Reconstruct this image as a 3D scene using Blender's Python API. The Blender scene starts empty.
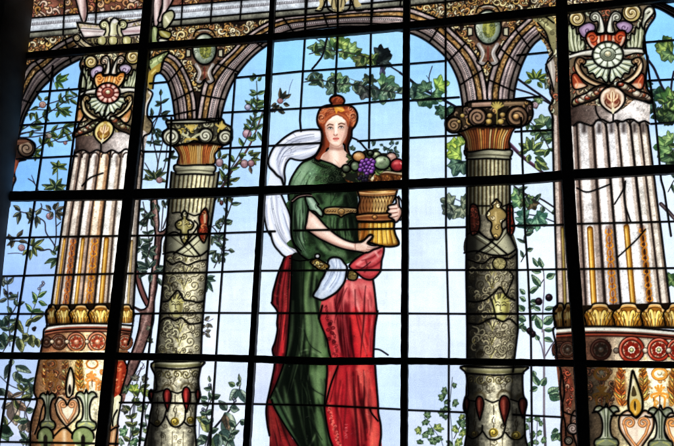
import bpy, math
import numpy as np
from mathutils import Matrix, Vector

# ---------------------------------------------------------------- camera, light, exposure
sc = bpy.context.scene
CAM_F, CAM_T = 746.85, np.array([1.0009, -2.83332, -.92197])
def _rot(r):
    th = np.linalg.norm(r); k = r/th; K = np.array([[0, -k[2], k[1]], [k[2], 0, -k[0]], [-k[1], k[0], 0]])
    return np.eye(3)+np.sin(th)*K+(1-np.cos(th))*K@K
CAM_R = _rot(np.array([-.259929, .230230, -.000148]))@np.array([[1, 0, 0], [0, 0, -1], [0, 1, 0]], float)
def to_plane(p, y=0.):
    """survey coordinates of the cartoon -> metres on the window plane at depth y"""
    p = np.asarray(p, float).reshape(-1, 2)
    d = np.stack([(p[:, 0]-337)/CAM_F, (p[:, 1]-223)/CAM_F, np.ones(len(p))], 1)@CAM_R
    s = (y-CAM_T[1])/d[:, 1]
    return CAM_T+d*s[:, None]
cam = bpy.data.cameras.new('camera'); cam.sensor_width = 36; cam.lens = CAM_F/674*36; cam.clip_start = .05; cam.clip_end = 200
co_ = bpy.data.objects.new('camera', cam); sc.collection.objects.link(co_); sc.camera = co_
M = np.eye(4); M[:3, 0] = CAM_R[0]; M[:3, 1] = -CAM_R[1]; M[:3, 2] = -CAM_R[2]; M[:3, 3] = CAM_T
co_.matrix_world = Matrix(M.tolist())
w = bpy.data.worlds.new('World'); sc.world = w; w.use_nodes = True
w.node_tree.nodes['Background'].inputs[0].default_value = (.8, .9, 1, 1); w.node_tree.nodes['Background'].inputs[1].default_value = .006   # the dim inside of the building
la = bpy.data.lights.new('daylight', 'AREA'); la.shape = 'RECTANGLE'; la.size = 9; la.size_y = 8; la.energy = 350; la.color = (1, 1, 1)
lo = bpy.data.objects.new('daylight', la); sc.collection.objects.link(lo); lo.location = (.2, 1.7, 0); lo.rotation_euler = (math.radians(-90), 0, 0)
sc.view_settings.view_transform = 'Standard'; sc.view_settings.look = 'None'; sc.view_settings.exposure = 0; sc.view_settings.gamma = 1
sc.cycles.filter_width = 1.0
GAIN = 1.0
# ---------------------------------------------------------------- glass-painting engine
# The window is drawn like a real one: a cartoon of glass pieces (fill), vitreous paint
# (stroke / shade) and lead cames (lead).  Coordinates are survey coordinates of the
# cartoon; to_plane() turns them into metres on the window plane.
RES = 1.9
X0, Y0, X1, Y1 = -22, -16, 698, 464
W, H = int((X1-X0)*RES), int((Y1-Y0)*RES)
rng = np.random.default_rng(7)
C = np.zeros((H, W, 3)); C[:] = 200
ID = np.zeros((H, W), np.int32)
INK = (14, 11, 13)
PARTS = [None]            # id -> (thing, part, parent part, label)
THINGS = {}               # key -> dict
LEADS = []                # (thing, points, width)
CUR = [None]

def thing(key, name, label, cat, group=None):
    THINGS[key] = dict(name=name, label=label, cat=cat, group=group); CUR[0] = key
    return key
def part(name, label=None, parent=None, key=None):
    PARTS.append((key or CUR[0], name, parent, label)); return len(PARTS)-1

class T:
    def __init__(s, ox, oy, k): s.o = np.array([ox, oy], float); s.k = k
    def __call__(s, *a): return s.o + np.array(a, float).reshape(-1, 2)/s.k
def P(*a): return np.array(a, float).reshape(-1, 2)

def smooth(p, closed=False, n=5):
    p = np.asarray(p, float)
    if len(p) < 3: return p
    if closed: q = np.vstack([p[-1], p, p[0], p[1]])
    else: q = np.vstack([2*p[0]-p[1], p, 2*p[-1]-p[-2]])
    out = []
    t = np.linspace(0, 1, n, endpoint=False)[:, None]
    for i in range(1, len(q)-2):
        a, b, c, d = q[i-1], q[i], q[i+1], q[i+2]
        out.append(.5*((2*b)+(c-a)*t+(2*a-5*b+4*c-d)*t*t+(-a+3*b-3*c+d)*t**3))
    out = np.vstack(out)
    if not closed: out = np.vstack([out, q[-2]])
    return out

def coverage(pts):
    q = (np.asarray(pts)-[X0, Y0])*RES
    ya, yb = max(0, int(np.floor(q[:, 1].min()))), min(H, int(np.ceil(q[:, 1].max()))+1)
    xa, xb = max(0, int(np.floor(q[:, 0].min()))), min(W, int(np.ceil(q[:, 0].max()))+1)
    if ya >= yb or xa >= xb: return None
    m = np.zeros((yb-ya, xb-xa)); n = xb-xa
    ax, ay = q[:, 0], q[:, 1]; bx, by = np.roll(ax, -1), np.roll(ay, -1)
    xs0 = np.arange(xa, xb)
    for r in range(ya, yb):
        for s in (.17, .5, .83):
            y = r+s
            k = (ay <= y) != (by <= y)
            if not k.any(): continue
            xs = np.sort(ax[k]+(y-ay[k])*(bx[k]-ax[k])/(by[k]-ay[k]))
            for i in range(0, len(xs)-1, 2):
                m[r-ya] += np.clip(xs[i+1]-xs0, 0, 1)-np.clip(xs[i]-xs0, 0, 1)
    return [ya, yb, xa, xb, np.clip(m/3, 0, 1)]

def grid(ya, yb, xa, xb):
    x = X0+(np.arange(xa, xb)+.5)/RES; y = Y0+(np.arange(ya, yb)+.5)/RES
    return np.meshgrid(x, y)

def put(m, col, a=1., pid=None):
    if m is None: return
    ya, yb, xa, xb, c = m
    k = (c*a)[..., None]
    R = C[ya:yb, xa:xb]; R += (np.asarray(col, float)-R)*k
    if pid: ID[ya:yb, xa:xb][c > .5] = pid

def fill(pts, col, pid=None, sm=True, col2=None, axis=None, a=1.):
    p = smooth(pts, True) if sm else np.asarray(pts, float)
    m = coverage(p)
    if m is None: return None
    if col2 is not None:
        X, Y = grid(*m[:4]); (x0, y0), (x1, y1) = axis
        d = np.array([x1-x0, y1-y0], float); t = np.clip(((X-x0)*d[0]+(Y-y0)*d[1])/(d@d), 0, 1)[..., None]
        col = np.asarray(col, float)*(1-t)+np.asarray(col2, float)*t
    put(m, col, a, pid)
    return m

def dist_alpha(pts, w, soft, clip=None, taper=False):
    p = np.asarray(pts, float)
    if len(p) == 1: p = np.vstack([p, p+1e-3])
    ww = np.full(len(p), float(w)) if np.isscalar(w) else np.interp(np.linspace(0, 1, len(p)), np.linspace(0, 1, len(w)), w)
    if taper: ww = ww*np.minimum(1, np.linspace(1.0, .25, len(p)))
    r = ww.max()/2+soft+1
    q0 = ((p.min(0)-r)-[X0, Y0])*RES; q1 = ((p.max(0)+r)-[X0, Y0])*RES
    xa, ya = max(0, int(q0[0])), max(0, int(q0[1])); xb, yb = min(W, int(q1[0])+2), min(H, int(q1[1])+2)
    if clip is not None:
        ya, yb, xa, xb = max(ya, clip[0]), min(yb, clip[1]), max(xa, clip[2]), min(xb, clip[3])
    if xa >= xb or ya >= yb: return None
    A = np.zeros((yb-ya, xb-xa))
    for i in range(len(p)-1):
        a, b = p[i], p[i+1]; wa, wb = ww[i], ww[i+1]
        rr = max(wa, wb)/2+soft+1
        lo = (np.minimum(a, b)-rr-[X0, Y0])*RES; hi = (np.maximum(a, b)+rr-[X0, Y0])*RES
        u0, v0 = max(xa, int(lo[0])), max(ya, int(lo[1])); u1, v1 = min(xb, int(hi[0])+2), min(yb, int(hi[1])+2)
        if u0 >= u1 or v0 >= v1: continue
        x = X0+(np.arange(u0, u1)+.5)/RES; y = (Y0+(np.arange(v0, v1)+.5)/RES)[:, None]
        d = b-a; L = d@d+1e-12
        t = np.clip(((x-a[0])*d[0]+(y-a[1])*d[1])/L, 0, 1)
        D = np.hypot(x-a[0]-t*d[0], y-a[1]-t*d[1])
        al = np.clip((wa+(wb-wa)*t)/2-D, -soft, soft)/(2*soft)+.5 if soft > 0 else (D < wa/2)*1.
        al = al*al*(3-2*al)
        S = A[v0-ya:v1-ya, u0-xa:u1-xa]; np.maximum(S, al, out=S)
    if clip is not None:
        A = A*clip[4][ya-clip[0]:yb-clip[0], xa-clip[2]:xb-clip[2]]
    return [ya, yb, xa, xb, A]

def stroke(pts, w=1., col=INK, a=1., soft=.45, clip=None, pid=None, sm=True, taper=False):
    p = smooth(pts) if sm else np.asarray(pts, float)
    m = dist_alpha(p, w, soft, clip, taper); put(m, col, a, pid); return m
def shade(m, pts, w, col, a=.6, soft=None):
    stroke(pts, w*.55, col, min(1, a*1.1), soft=w*.5 if soft is None else soft, clip=m)
def lead(pts, w=1.9, sm=True, closed=False, key=None, geo=True):
    p = smooth(pts, closed) if sm else np.asarray(pts, float)
    if closed: p = np.vstack([p, p[0]])
    w = w*.80
    stroke(p, w+.5, INK, 1, soft=.55, sm=False)
    if geo: LEADS.append((key or CUR[0], p, w*.86))
def blur(a, r):
    k = max(1, int(r*RES)); w_ = 2*k+1
    for ax in (0, 1):
        for _ in (0, 1):
            p = np.concatenate([np.repeat(a.take([0], ax), k+1, ax), a, np.repeat(a.take([-1], ax), k, ax)], ax); s = np.cumsum(p, ax)
            a = (s.take(range(w_, s.shape[ax]), ax)-s.take(range(0, s.shape[ax]-w_), ax))/w_
    return a
def wash(m, pts, col, a=.7, f=1.5, sm=True):
    """feathered patch of colour inside the piece m"""
    p = smooth(pts, True) if sm else np.asarray(pts, float); c = coverage(p)
    if c is None: return
    A = np.zeros(m[4].shape); r = [max(c[0], m[0]), min(c[1], m[1]), max(c[2], m[2]), min(c[3], m[3])]
    if r[0] >= r[1] or r[2] >= r[3]: return
    A[r[0]-m[0]:r[1]-m[0], r[2]-m[2]:r[3]-m[2]] = c[4][r[0]-c[0]:r[1]-c[0], r[2]-c[2]:r[3]-c[2]]
    A = blur(A, f); put([m[0], m[1], m[2], m[3], A*m[4]], col, a)
def ell(cx, cy, rx, ry, rot=0., n=22, a0=0., a1=6.2832):
    t = np.linspace(a0, a1, n, endpoint=abs(a1-a0) < 6.28); c, s = np.cos(rot), np.sin(rot)
    x, y = rx*np.cos(t), ry*np.sin(t)
    return np.stack([cx+x*c-y*s, cy+x*s+y*c], 1)
def spiral(cx, cy, r, turns=1.6, a0=0., d=1, r1=.12, n=30):
    t = np.linspace(0, 1, n); rr = r*(1-t*(1-r1)); a = a0+d*t*turns*6.2832
    return np.stack([cx+rr*np.cos(a), cy+rr*np.sin(a)], 1)
def volute(cx, cy, r, col, d=1, a0=0., dark=(60, 40, 25), pid=None, turns=1.7, ld=None, hi=None):
    m = fill(ell(cx, cy, r, r), col, pid, sm=False)
    if hi: shade(m, ell(cx-r*.3, cy-r*.3, r*.5, r*.5, 0, 10), r*.6, hi, .7)
    shade(m, ell(cx, cy, r, r, 0, 16, .2, 2.6), r*.7, dark, .5)
    stroke(spiral(cx, cy, r*.95, turns, a0, d), max(.8, r*.16), dark, .9, clip=m, sm=False)
    if hi: stroke(spiral(cx, cy, r*.78, turns*.9, a0, d), max(.6, r*.13), hi, .7, clip=m, sm=False)
    if ld: lead(ell(cx, cy, r, r), ld, False, True)
    return m
def noise_field(shape, scale, seed=0):
    g = np.random.default_rng(seed)
    h, w = int(shape[0]/scale)+3, int(shape[1]/scale)+3
    n = g.standard_normal((h, w))
    y = np.arange(shape[0])/scale; x = np.arange(shape[1])/scale
    y0, x0 = y.astype(int), x.astype(int); fy, fx = (y-y0)[:, None], (x-x0)[None]
    fy = fy*fy*(3-2*fy); fx = fx*fx*(3-2*fx)
    return ((n[y0][:, x0]*(1-fx)+n[y0][:, x0+1]*fx)*(1-fy)+(n[y0+1][:, x0]*(1-fx)+n[y0+1][:, x0+1]*fx)*fy)
N1 = noise_field((H, W), 1.6, 1); N3 = noise_field((H, W), 4, 2); N9 = noise_field((H, W), 14, 3); N40 = noise_field((H, W), 60, 4)
def stipple(m, a1=.1, a3=.07, a9=.05):
    if m is None: return
    ya, yb, xa, xb, c = m; s = np.s_[ya:yb, xa:xb]
    f = 1+(N1[s]*a1+N3[s]*a3+N9[s]*a9)*c
    C[s] *= np.clip(f, .25, 1.6)[..., None]
def ramp(m, left, right, stops, a=1.):
    """colour across a shaft: left/right edges as polylines, stops = [(u, rgb), ...]"""
    ya, yb, xa, xb, c = m; X, Y = grid(*m[:4])
    xl = np.interp(Y, left[:, 1], left[:, 0]); xr = np.interp(Y, right[:, 1], right[:, 0])
    u = (X-xl)/(xr-xl); us = [s[0] for s in stops]
    col = np.stack([np.interp(u, us, [s[1][k] for s in stops]) for k in range(3)], -1)
    put(m, col, a)
def curls(m, box, n, col, seed, w=.75, r=(1.5, 4), a=.8):
    g = np.random.default_rng(seed); x0, y0, x1, y1 = box
    for i in range(n):
        x, y = g.uniform(x0, x1), g.uniform(y0, y1); rr = g.uniform(*r); a0 = g.uniform(0, 6.28); d = 1 if g.random() < .5 else -1
        s = spiral(x, y, rr, g.uniform(.7, 1.4), a0, d, .2, 14)
        tail = s[0]+np.array([np.cos(a0+d*-1.57), np.sin(a0+d*-1.57)])*rr*g.uniform(.6, 1.6)
        stroke(np.vstack([tail, s]), w, col, a*g.uniform(.6, 1), clip=m, sm=False)
def dabs(m, box, n, cols, seed, r=(.6, 1.8), a=.8):
    g = np.random.default_rng(seed); x0, y0, x1, y1 = box
    for i in range(n):
        x, y = g.uniform(x0, x1), g.uniform(y0, y1); rr = g.uniform(*r); t = g.uniform(0, 3.14)
        stroke(P(x-rr*np.cos(t), y-rr*np.sin(t), x+rr*np.cos(t), y+rr*np.sin(t)), rr*.9, cols[g.integers(len(cols))], a*g.uniform(.5, 1), soft=.7, clip=m, sm=False)
# --- foliage
def leaf(x, y, ang, L, Wd, dark, light, pid, edge=(22, 26, 30)):
    dark = np.array(dark)*[.82, .93, .70]; light = np.array(light)*[1.06, 1.06, .86]; L, Wd = L*1.08, Wd*1.1
    a = np.radians(ang); c, s = np.cos(a), np.sin(a); b = rng.uniform(-.12, .12)
    def tr(p): p = np.asarray(p, float); return np.stack([x+p[:, 0]*c-p[:, 1]*s, y+p[:, 0]*s+p[:, 1]*c], 1)
    o = tr([(0, 0), (.22*L, .42*Wd), (.5*L, .5*Wd+b*L), (.78*L, .28*Wd+b*L), (L, b*L), (.78*L, -.25*Wd+b*L), (.5*L, -.48*Wd+b*L*.6), (.2*L, -.38*Wd)])
    m = fill(o, dark, pid)
    up = 1 if rng.random() < .5 else -1
    shade(m, tr([(.2*L, up*.26*Wd), (.55*L, up*.28*Wd+b*L), (.85*L, b*L)]), Wd*.55, light, .95, soft=Wd*.22)
    stroke(o, .5, np.array(dark)*.45, .7, soft=.45, sm=True); stroke(tr([(0, 0), (.5*L, b*L*.4), (.95*L, b*L)]), .6, edge, .8, clip=m)
    if Wd > 4.5:
        for t in (.3, .5, .7):
            for sg in (1, -1): stroke(tr([(t*L, b*L*.4), ((t+.16)*L, sg*.3*Wd)]), .45, edge, .5, clip=m)
    return m
def lobed(x, y, ang, R, dark, light, pid, edge=(18, 24, 28), asp=1., n=5):
    dark = np.array(dark)*[.86, .98, .70]; light = np.array(light)*[1.1, 1.1, .84]; R = R*1.1
    a = np.radians(ang); c, s = np.cos(a), np.sin(a); pts = []
    tips = np.linspace(-2.1, 2.1, n)
    for i, t in enumerate(tips):
        k = 1.12*R*(1.0-.12*abs(t))*rng.uniform(.85, 1.1); q = .64*R*rng.uniform(.8, 1.1)
        if i: pts.append(((tips[i-1]+t)/2, q))
        pts += [(t-.24, k*.84), (t-.08, k*.93), (t+.03, k), (t+.14, k*.9), (t+.26, k*.8)]
    o = [(-.0*R, 0)]+[(.45*R+r*np.cos(t)*.75, r*np.sin(t)*asp) for t, r in pts]
    o = np.array(o); o = np.stack([x+o[:, 0]*c-o[:, 1]*s, y+o[:, 0]*s+o[:, 1]*c], 1)
    m = fill(o, dark, pid, sm=False)
    cx, cy = x+.45*R*c, y+.45*R*s
    for i, t in enumerate(tips):
        e = np.array([cx+np.cos(a+t)*R*.7, cy+np.sin(a+t)*R*.7*1.])
        if rng.random() < .75: shade(m, np.array([[cx, cy], e])+rng.uniform(-.1, .1, 2)*R, R*.42, light, .85, soft=R*.18)
    for t in tips:
        stroke(P(cx-.3*R*c, cy-.3*R*s, cx+np.cos(a+t)*R*.75, cy+np.sin(a+t)*R*.75), .5, np.array(dark)*.5, .7, clip=m, sm=False)
    stroke(np.vstack([o, o[0]]), .5, np.array(dark)*.45, .7, soft=.5, sm=False)
    return m
def fruit(x, y, rx, ry, col, hi, dark, pid, edge=True):
    m = fill(ell(x, y, rx, ry), col, pid, sm=False)
    shade(m, ell(x, y, rx, ry, 0, 12, .1, 2.7), rx*1.1, dark, .8)
    shade(m, P(x-rx*.3, y-ry*.35, x-rx*.05, y-ry*.4), rx*.7, hi, .9)
    if edge: stroke(ell(x, y, rx, ry, 0, 24, 0, 6.3), .6, INK, .8, sm=False)
    return m
def carve(m, box, n, pal, seed, axis=None, r=(2.4, 5.), w=(1.6, 3.), ink=(26, 18, 14), inkw=1.1):
    """dense carved scrollwork: inked swirls with a body and a lit ridge, optionally mirrored about an axis (x0, slope)"""
    g = np.random.default_rng(seed); x0, y0, x1, y1 = box
    for i in range(n):
        x, y = g.uniform(x0, x1), g.uniform(y0, y1); rr = g.uniform(*r); a0 = g.uniform(0, 6.28); d = 1 if g.random() < .5 else -1
        tn = g.uniform(.45, .95); ww = g.uniform(*w); c = np.array(pal[g.integers(len(pal))], float)
        s = spiral(x, y, rr, tn, a0, d, .3, 14); tl = s[0]+np.array([np.cos(a0-d*1.57), np.sin(a0-d*1.57)])*rr*g.uniform(.4, 1.3); s = np.vstack([tl, (tl+s[0])/2, s])
        vs = [s]
        if axis is not None:
            q = s.copy(); ax = axis[0]+axis[1]*(q[:, 1]); q[:, 0] = 2*ax-q[:, 0]; vs.append(q)
        for k, q in enumerate(vs):
            wd = [ww*.5, ww, ww*.9, ww*.5]
            stroke(q, [v+inkw for v in wd], ink, .95, clip=m, sm=False); stroke(q, wd, c, 1, clip=m, sm=False)
            stroke(q+[-.35, -.35], [v*.38 for v in wd], np.minimum(255, c*1.25+26), .85, clip=m, sm=False, soft=.5)

def folds(m, A, B, n, lo, hi, seed, w=(1., 3.4), span=(.25, 1.)):
    """flowing fold lines between two edge curves A and B of a drapery piece"""
    g = np.random.default_rng(seed); A, B = smooth(A, n=8), smooth(B, n=8); k = 40
    def res(p): d = np.r_[0, np.cumsum(np.hypot(*np.diff(p, axis=0).T))]; t = np.linspace(0, d[-1], k); return np.stack([np.interp(t, d, p[:, 0]), np.interp(t, d, p[:, 1])], 1)
    A, B = res(A), res(B)
    for i in range(n):
        u = g.uniform(.03, .97); L = g.uniform(*span); s = g.uniform(0, 1-L) if L < 1 else 0; i0, i1 = int(s*(k-1)), int((s+L)*(k-1))+1
        uu = np.clip(u+np.linspace(0, g.normal(0, .10), i1-i0)+.015*np.sin(np.linspace(0, g.uniform(2, 7), i1-i0)), 0, 1)[:, None]
        q = A[i0:i1]*(1-uu)+B[i0:i1]*uu
        if len(q) < 3: continue
        ww = g.uniform(*w); dark = g.random() < .55
        stroke(q, [ww*.3, ww, ww*.8, ww*.2], lo if dark else hi, g.uniform(.3, .7), soft=ww*.45, clip=m, sm=False)
        if dark: stroke(q+[ww*.55, 0], [.3, ww*.5, .3], hi, g.uniform(.2, .5), soft=.7, clip=m, sm=False)
        if dark and g.random() < .4: stroke(q, [.3, .7, .3], np.array(lo)*.5, .7, soft=.4, clip=m, sm=False)
# ---------------------------------------------------------------- sky glass
thing('sky', 'sky_glazing', 'pale blue plain leaded panes of sky glass filling the openings between the columns', 'window glass')
SKY = part('pane')
ID[:] = SKY
ctrl = [(50,90,122,178,242),(60,170,118,172,240),(25,180,105,160,236),(20,230,150,185,240),(15,300,136,166,232),(20,370,176,196,236),(20,430,196,204,232),
 (158,100,128,182,240),(160,170,182,210,240),(150,250,222,230,242),(140,420,214,218,232),(240,90,140,186,238),(240,130,150,192,238),(240,170,160,196,238),(240,210,172,204,240),
 (235,250,194,215,242),(235,300,216,228,244),(230,340,222,230,244),(225,400,226,228,240),(290,60,126,192,236),(340,60,134,198,238),(385,50,138,196,238),(390,90,142,196,240),(290,90,150,200,240),(290,120,158,204,242),(380,120,158,204,242),
 (330,140,170,206,240),(280,170,186,210,240),(390,160,186,212,240),(275,260,216,230,246),(270,330,214,226,244),(262,400,196,212,242),(390,250,214,230,248),(390,300,220,234,248),(385,350,204,222,244),(385,420,190,210,240),
 (425,60,130,186,236),(425,120,166,208,242),(430,160,190,216,244),(430,205,206,222,244),(430,250,224,236,250),(430,300,220,230,248),(430,340,204,218,244),(430,400,194,210,242),(455,150,200,222,246),(455,300,214,226,246),
 (530,60,140,186,236),(535,120,186,212,240),(540,160,206,224,244),(540,205,212,228,246),(540,260,226,240,250),(540,340,214,226,248),(540,420,214,224,246),
 (660,30,118,180,242),(660,60,122,180,240),(665,110,150,186,236),(665,150,196,214,240),(668,200,214,226,244),(672,300,220,230,244)]
ctrl = np.array(ctrl, float); ctrl[:, 2:] = ctrl[:, 2:]*.84+np.array([206, 226, 246])*.16; lv = np.clip((ctrl[:, 4]-ctrl[:, 3]-34)/60, 0, 1); ctrl[:, 3] += 9*lv; ctrl[:, 2] -= 2*lv
gx, gy = np.meshgrid(np.linspace(X0, X1, 90), np.linspace(Y0, Y1, 60))
wgt = 1/(((gx[..., None]-ctrl[:, 0])**2+(gy[..., None]-ctrl[:, 1])**2)+60)**1.5
small = (wgt[..., None]*ctrl[:, 2:]).sum(2)/wgt.sum(2)[..., None]
fx = np.linspace(0, 89, W); fy = np.linspace(0, 59, H)
ix = np.minimum(fx.astype(int), 88); iy = np.minimum(fy.astype(int), 58); ax_ = (fx-ix)[None, :, None]; ay_ = (fy-iy)[:, None, None]
C[:] = (small[iy][:, ix]*(1-ax_)+small[iy][:, ix+1]*ax_)*(1-ay_)+(small[iy+1][:, ix]*(1-ax_)+small[iy+1][:, ix+1]*ax_)*ay_
streak = noise_field((H, W//10), 3, 9); streak = np.repeat(streak, 10, 1); streak = np.pad(streak, ((0, 0), (0, W-streak.shape[1])), 'edge')
C *= (1+.006*N1+.007*N3+.007*N9+.010*N40)[..., None]
vs = noise_field((H//14, W), 3, 12); vs = np.repeat(vs, 14, 0); vs = np.pad(vs, ((0, H-vs.shape[0]), (0, 0)), 'edge'); hs = noise_field((H, W//16), 3, 13); hs = np.repeat(hs, 16, 1); hs = np.pad(hs, ((0, 0), (0, W-hs.shape[1])), 'edge')
C *= (1+.010*blur(vs, 1.)+.008*blur(hs, 1.))[..., None]     # drawn-glass streaks both ways
for i in range(120):      # seeds and reams
    x, y = rng.uniform(0, 674), rng.uniform(20, 446); L_ = rng.uniform(1, 7); stroke(P(x, y, x+rng.uniform(-.8, .8), y+L_), rng.uniform(.5, .9), [(246, 250, 255), (150, 168, 196)][i % 2], rng.uniform(.1, .35), soft=.6, sm=False)
for i in range(260):      # seeds and specks in the glass
    x, y = rng.uniform(0, 674), rng.uniform(20, 446)
    stroke(P(x, y, x+rng.uniform(-.6, .6), y+rng.uniform(-.6, .8)), .6, (120, 130, 150), rng.uniform(.1, .45), sm=False)

# ---------------------------------------------------------------- branches, vines, trees on the sky
DG, LG = (44, 66, 52), (150, 176, 130)          # greens
DB, LB = (40, 62, 72), (128, 160, 172)          # blue greens
DGY, LGY = (64, 80, 96), (168, 186, 196)        # grey leaves
def twig(pts, w=1., col=(40, 34, 40), pid=None, hi=None):
    m = stroke(pts, w*1.1, col, 1, soft=.45, pid=pid)
    if hi: stroke(pts, w*.35, hi, .8, soft=.5)
def branch(key, name, label, cat, group=None):
    thing(key, name, label, cat, group); return part('twig'), part('foliage')
def rose(x, y, r, pid, col=(176, 128, 140)):
    r = r*.82; col = tuple(np.array(col)*.8+np.array((120,112,116))*.18)
    m = fill(ell(x, y, r, r*.95), col, pid, sm=False); shade(m, ell(x, y, r, r, 0, 10, .3, 2.8), r, (96, 60, 70), .7)
    shade(m, P(x-r*.3, y-r*.3), r*.9, (226, 196, 196), .8); stroke(ell(x, y, r, r*.95), .5, INK, .7, sm=False)
    stroke(spiral(x, y, r*.7, 1.1, 1, 1, .2, 12), .5, (90, 50, 60), .7, clip=m, sm=False)

# left bay, upper
t = T(0, 60, 5.868)
tw, fo = branch('b1', 'leafy_branch', 'leafy flowering branch on blue glass beside the capital of the left fluted column', 'branch')
twig(t(130,310, 200,285, 290,255, 350,235, 385,205), .9, pid=tw); twig(t(200,290, 285,293, 350,296), .8, pid=tw)
twig(t(310,90, 315,130), .8, pid=tw); twig(t(110,440, 170,425, 260,428, 370,395, 430,385), 1, pid=tw)
for x,y,a,L in [(330,120,-10,11),(330,120,-60,8),(335,125,45,9),(330,125,90,8),(345,95,20,9),(340,120,-35,12)]: leaf(*t(x,y)[0], a, L, 3.4, (60,96,60), (150,190,110), fo)
for x,y,a,L in [(345,240,20,8),(345,235,-70,7),(385,205,-60,8),(385,205,70,9),(380,210,10,8)]: leaf(*t(x,y)[0], a, L, 2.8, (58,84,70), (150,180,140), fo)
for x,y,a,L in [(350,296,-25,11),(350,296,10,12),(355,296,55,8),(345,296,100,7),(360,290,30,11)]: leaf(*t(x,y)[0], a, L, 3.2, (54,84,58), (140,176,110), fo)
rose(*t(250,262)[0], 4.2, fo, (190,150,130))
for x,y,a,L in [(240,240,-110,6),(260,235,-40,6),(225,275,160,8),(265,290,80,6),(180,310,95,7),(180,310,40,6),(165,312,140,5)]: leaf(*t(x,y)[0], a, L, 3, (50,66,56), (140,160,120), fo)
for x,y,a,L in [(370,395,-30,10),(370,395,30,9),(370,400,95,8),(400,390,-10,9),(200,400,-60,8),(200,400,-10,9),(195,410,120,8),(300,420,-40,9),(300,420,40,9),(280,430,110,9)]: leaf(*t(x,y)[0], a, L, 3.2, (52,72,58), (140,170,120), fo)
rose(*t(285,445)[0], 4, fo, (170,180,150))
# left bay, middle
t = T(0, 130, 5.868)
tw, fo = branch('b2', 'leafy_branch', 'green seedling sprig with a bare twig beside it, just above the wide bar at left', 'branch')
twig(t(335,210, 337,280, 330,345), 1.1, (70,86,60), pid=tw); twig(t(225,355, 200,310, 165,285), .9, pid=tw); twig(t(205,315, 185,265), .7, pid=tw)
for x,y,a,L in [(338,215,-90,6),(338,215,-20,9),(338,215,-150,8),(338,215,120,9),(340,215,25,9),(335,215,170,5)]: leaf(*t(x,y)[0], a, L, 3.2, (64,86,62), (176,196,130), fo)
for x,y,a,L in [(330,335,-15,10),(330,335,20,9),(325,335,-165,13),(325,335,165,11),(330,330,-55,9),(325,330,-130,9),(328,340,100,5)]: leaf(*t(x,y)[0], a, L, 4, (52,70,60), (150,170,130), fo)
tw, fo = branch('b3', 'leafy_branch', 'dark twig with one small hanging fruit beside the volute bracket at left', 'branch')
twig(t(110,45, 200,40, 260,30, 310,45, 345,70, 420,60), 1, pid=tw)
twig(t(120,20, 175,10, 240,0), .9, pid=tw)
for x,y,a,L in [(285,45,80,9),(285,45,120,8),(280,40,-40,7),(300,40,0,6),(205,140,-40,8),(205,140,20,7),(205,145,95,6),(375,10,40,6)]: leaf(*t(x,y)[0], a, L, 3, (56,78,50), (150,170,90), fo)
rose(*t(383,76)[0], 2.3, fo, (170,130,120)); rose(*t(290,35)[0], 3, fo, (170,180,150))
# left bay below wide bar
t = T(0, 200, 5.868)
tw, fo = branch('b4', 'flowering_branch', 'curving branch with grey leaves and pink blooms below the wide bar at far left', 'branch')
twig(t(90,55, 150,75, 230,60, 245,40, 240,20), .9, pid=tw); twig(t(240,50, 300,70), .9, pid=tw); twig(t(325,60, 330,200, 320,280, 310,310), 1, pid=tw)
twig(t(220,100, 262,130, 270,190, 310,250, 330,290), 1.1, pid=tw); twig(t(330,155, 355,130), .8, pid=tw)
twig(t(60,240, 130,245, 200,275, 240,297, 290,290, 320,320), 1.1, pid=tw); twig(t(45,315, 100,312, 140,318), .7, (70,70,90), pid=tw)
rose(*t(292,95)[0], 4.4, fo, (180,140,160)); rose(*t(126,280)[0], 4.2, fo, (176,140,150))
for x,y,a,L in [(300,60,-140,7),(320,60,-90,6),(330,65,-30,9),(330,70,20,10),(330,75,60,8),(320,50,-60,7),(310,70,120,6)]: leaf(*t(x,y)[0], a, L, 3.6, (70,64,72), (150,140,146), fo)
for x,y,a,L in [(120,70,100,12),(120,75,150,8),(120,60,-150,8),(150,75,20,8),(160,80,60,7),(215,90,95,12),(200,95,130,9),(210,90,-60,9),(215,95,60,8),(190,80,-120,6)]: leaf(*t(x,y)[0], a, L, 3.6, (58,62,74), (144,150,150), fo)
for x,y,a,L in [(100,220,-60,9),(90,230,-160,9),(90,240,150,9),(75,245,110,6),(110,240,10,8),(60,235,-110,6)]: leaf(*t(x,y)[0], a, L, 3.4, (62,56,62), (140,130,130), fo)
for x,y,a,L in [(195,270,-30,12),(195,275,20,10),(190,275,60,10),(180,290,95,10),(185,270,-70,9),(170,290,130,8)]: leaf(*t(x,y)[0], a, L, 3.8, (66,76,60), (176,184,130), fo)
for x,y,a,L in [(335,340,150,13),(335,345,120,11),(330,320,-150,6),(325,300,-60,6),(335,330,-30,5)]: leaf(*t(x,y)[0], a, L, 3.6, (56,74,64), (140,164,150), fo)
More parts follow.
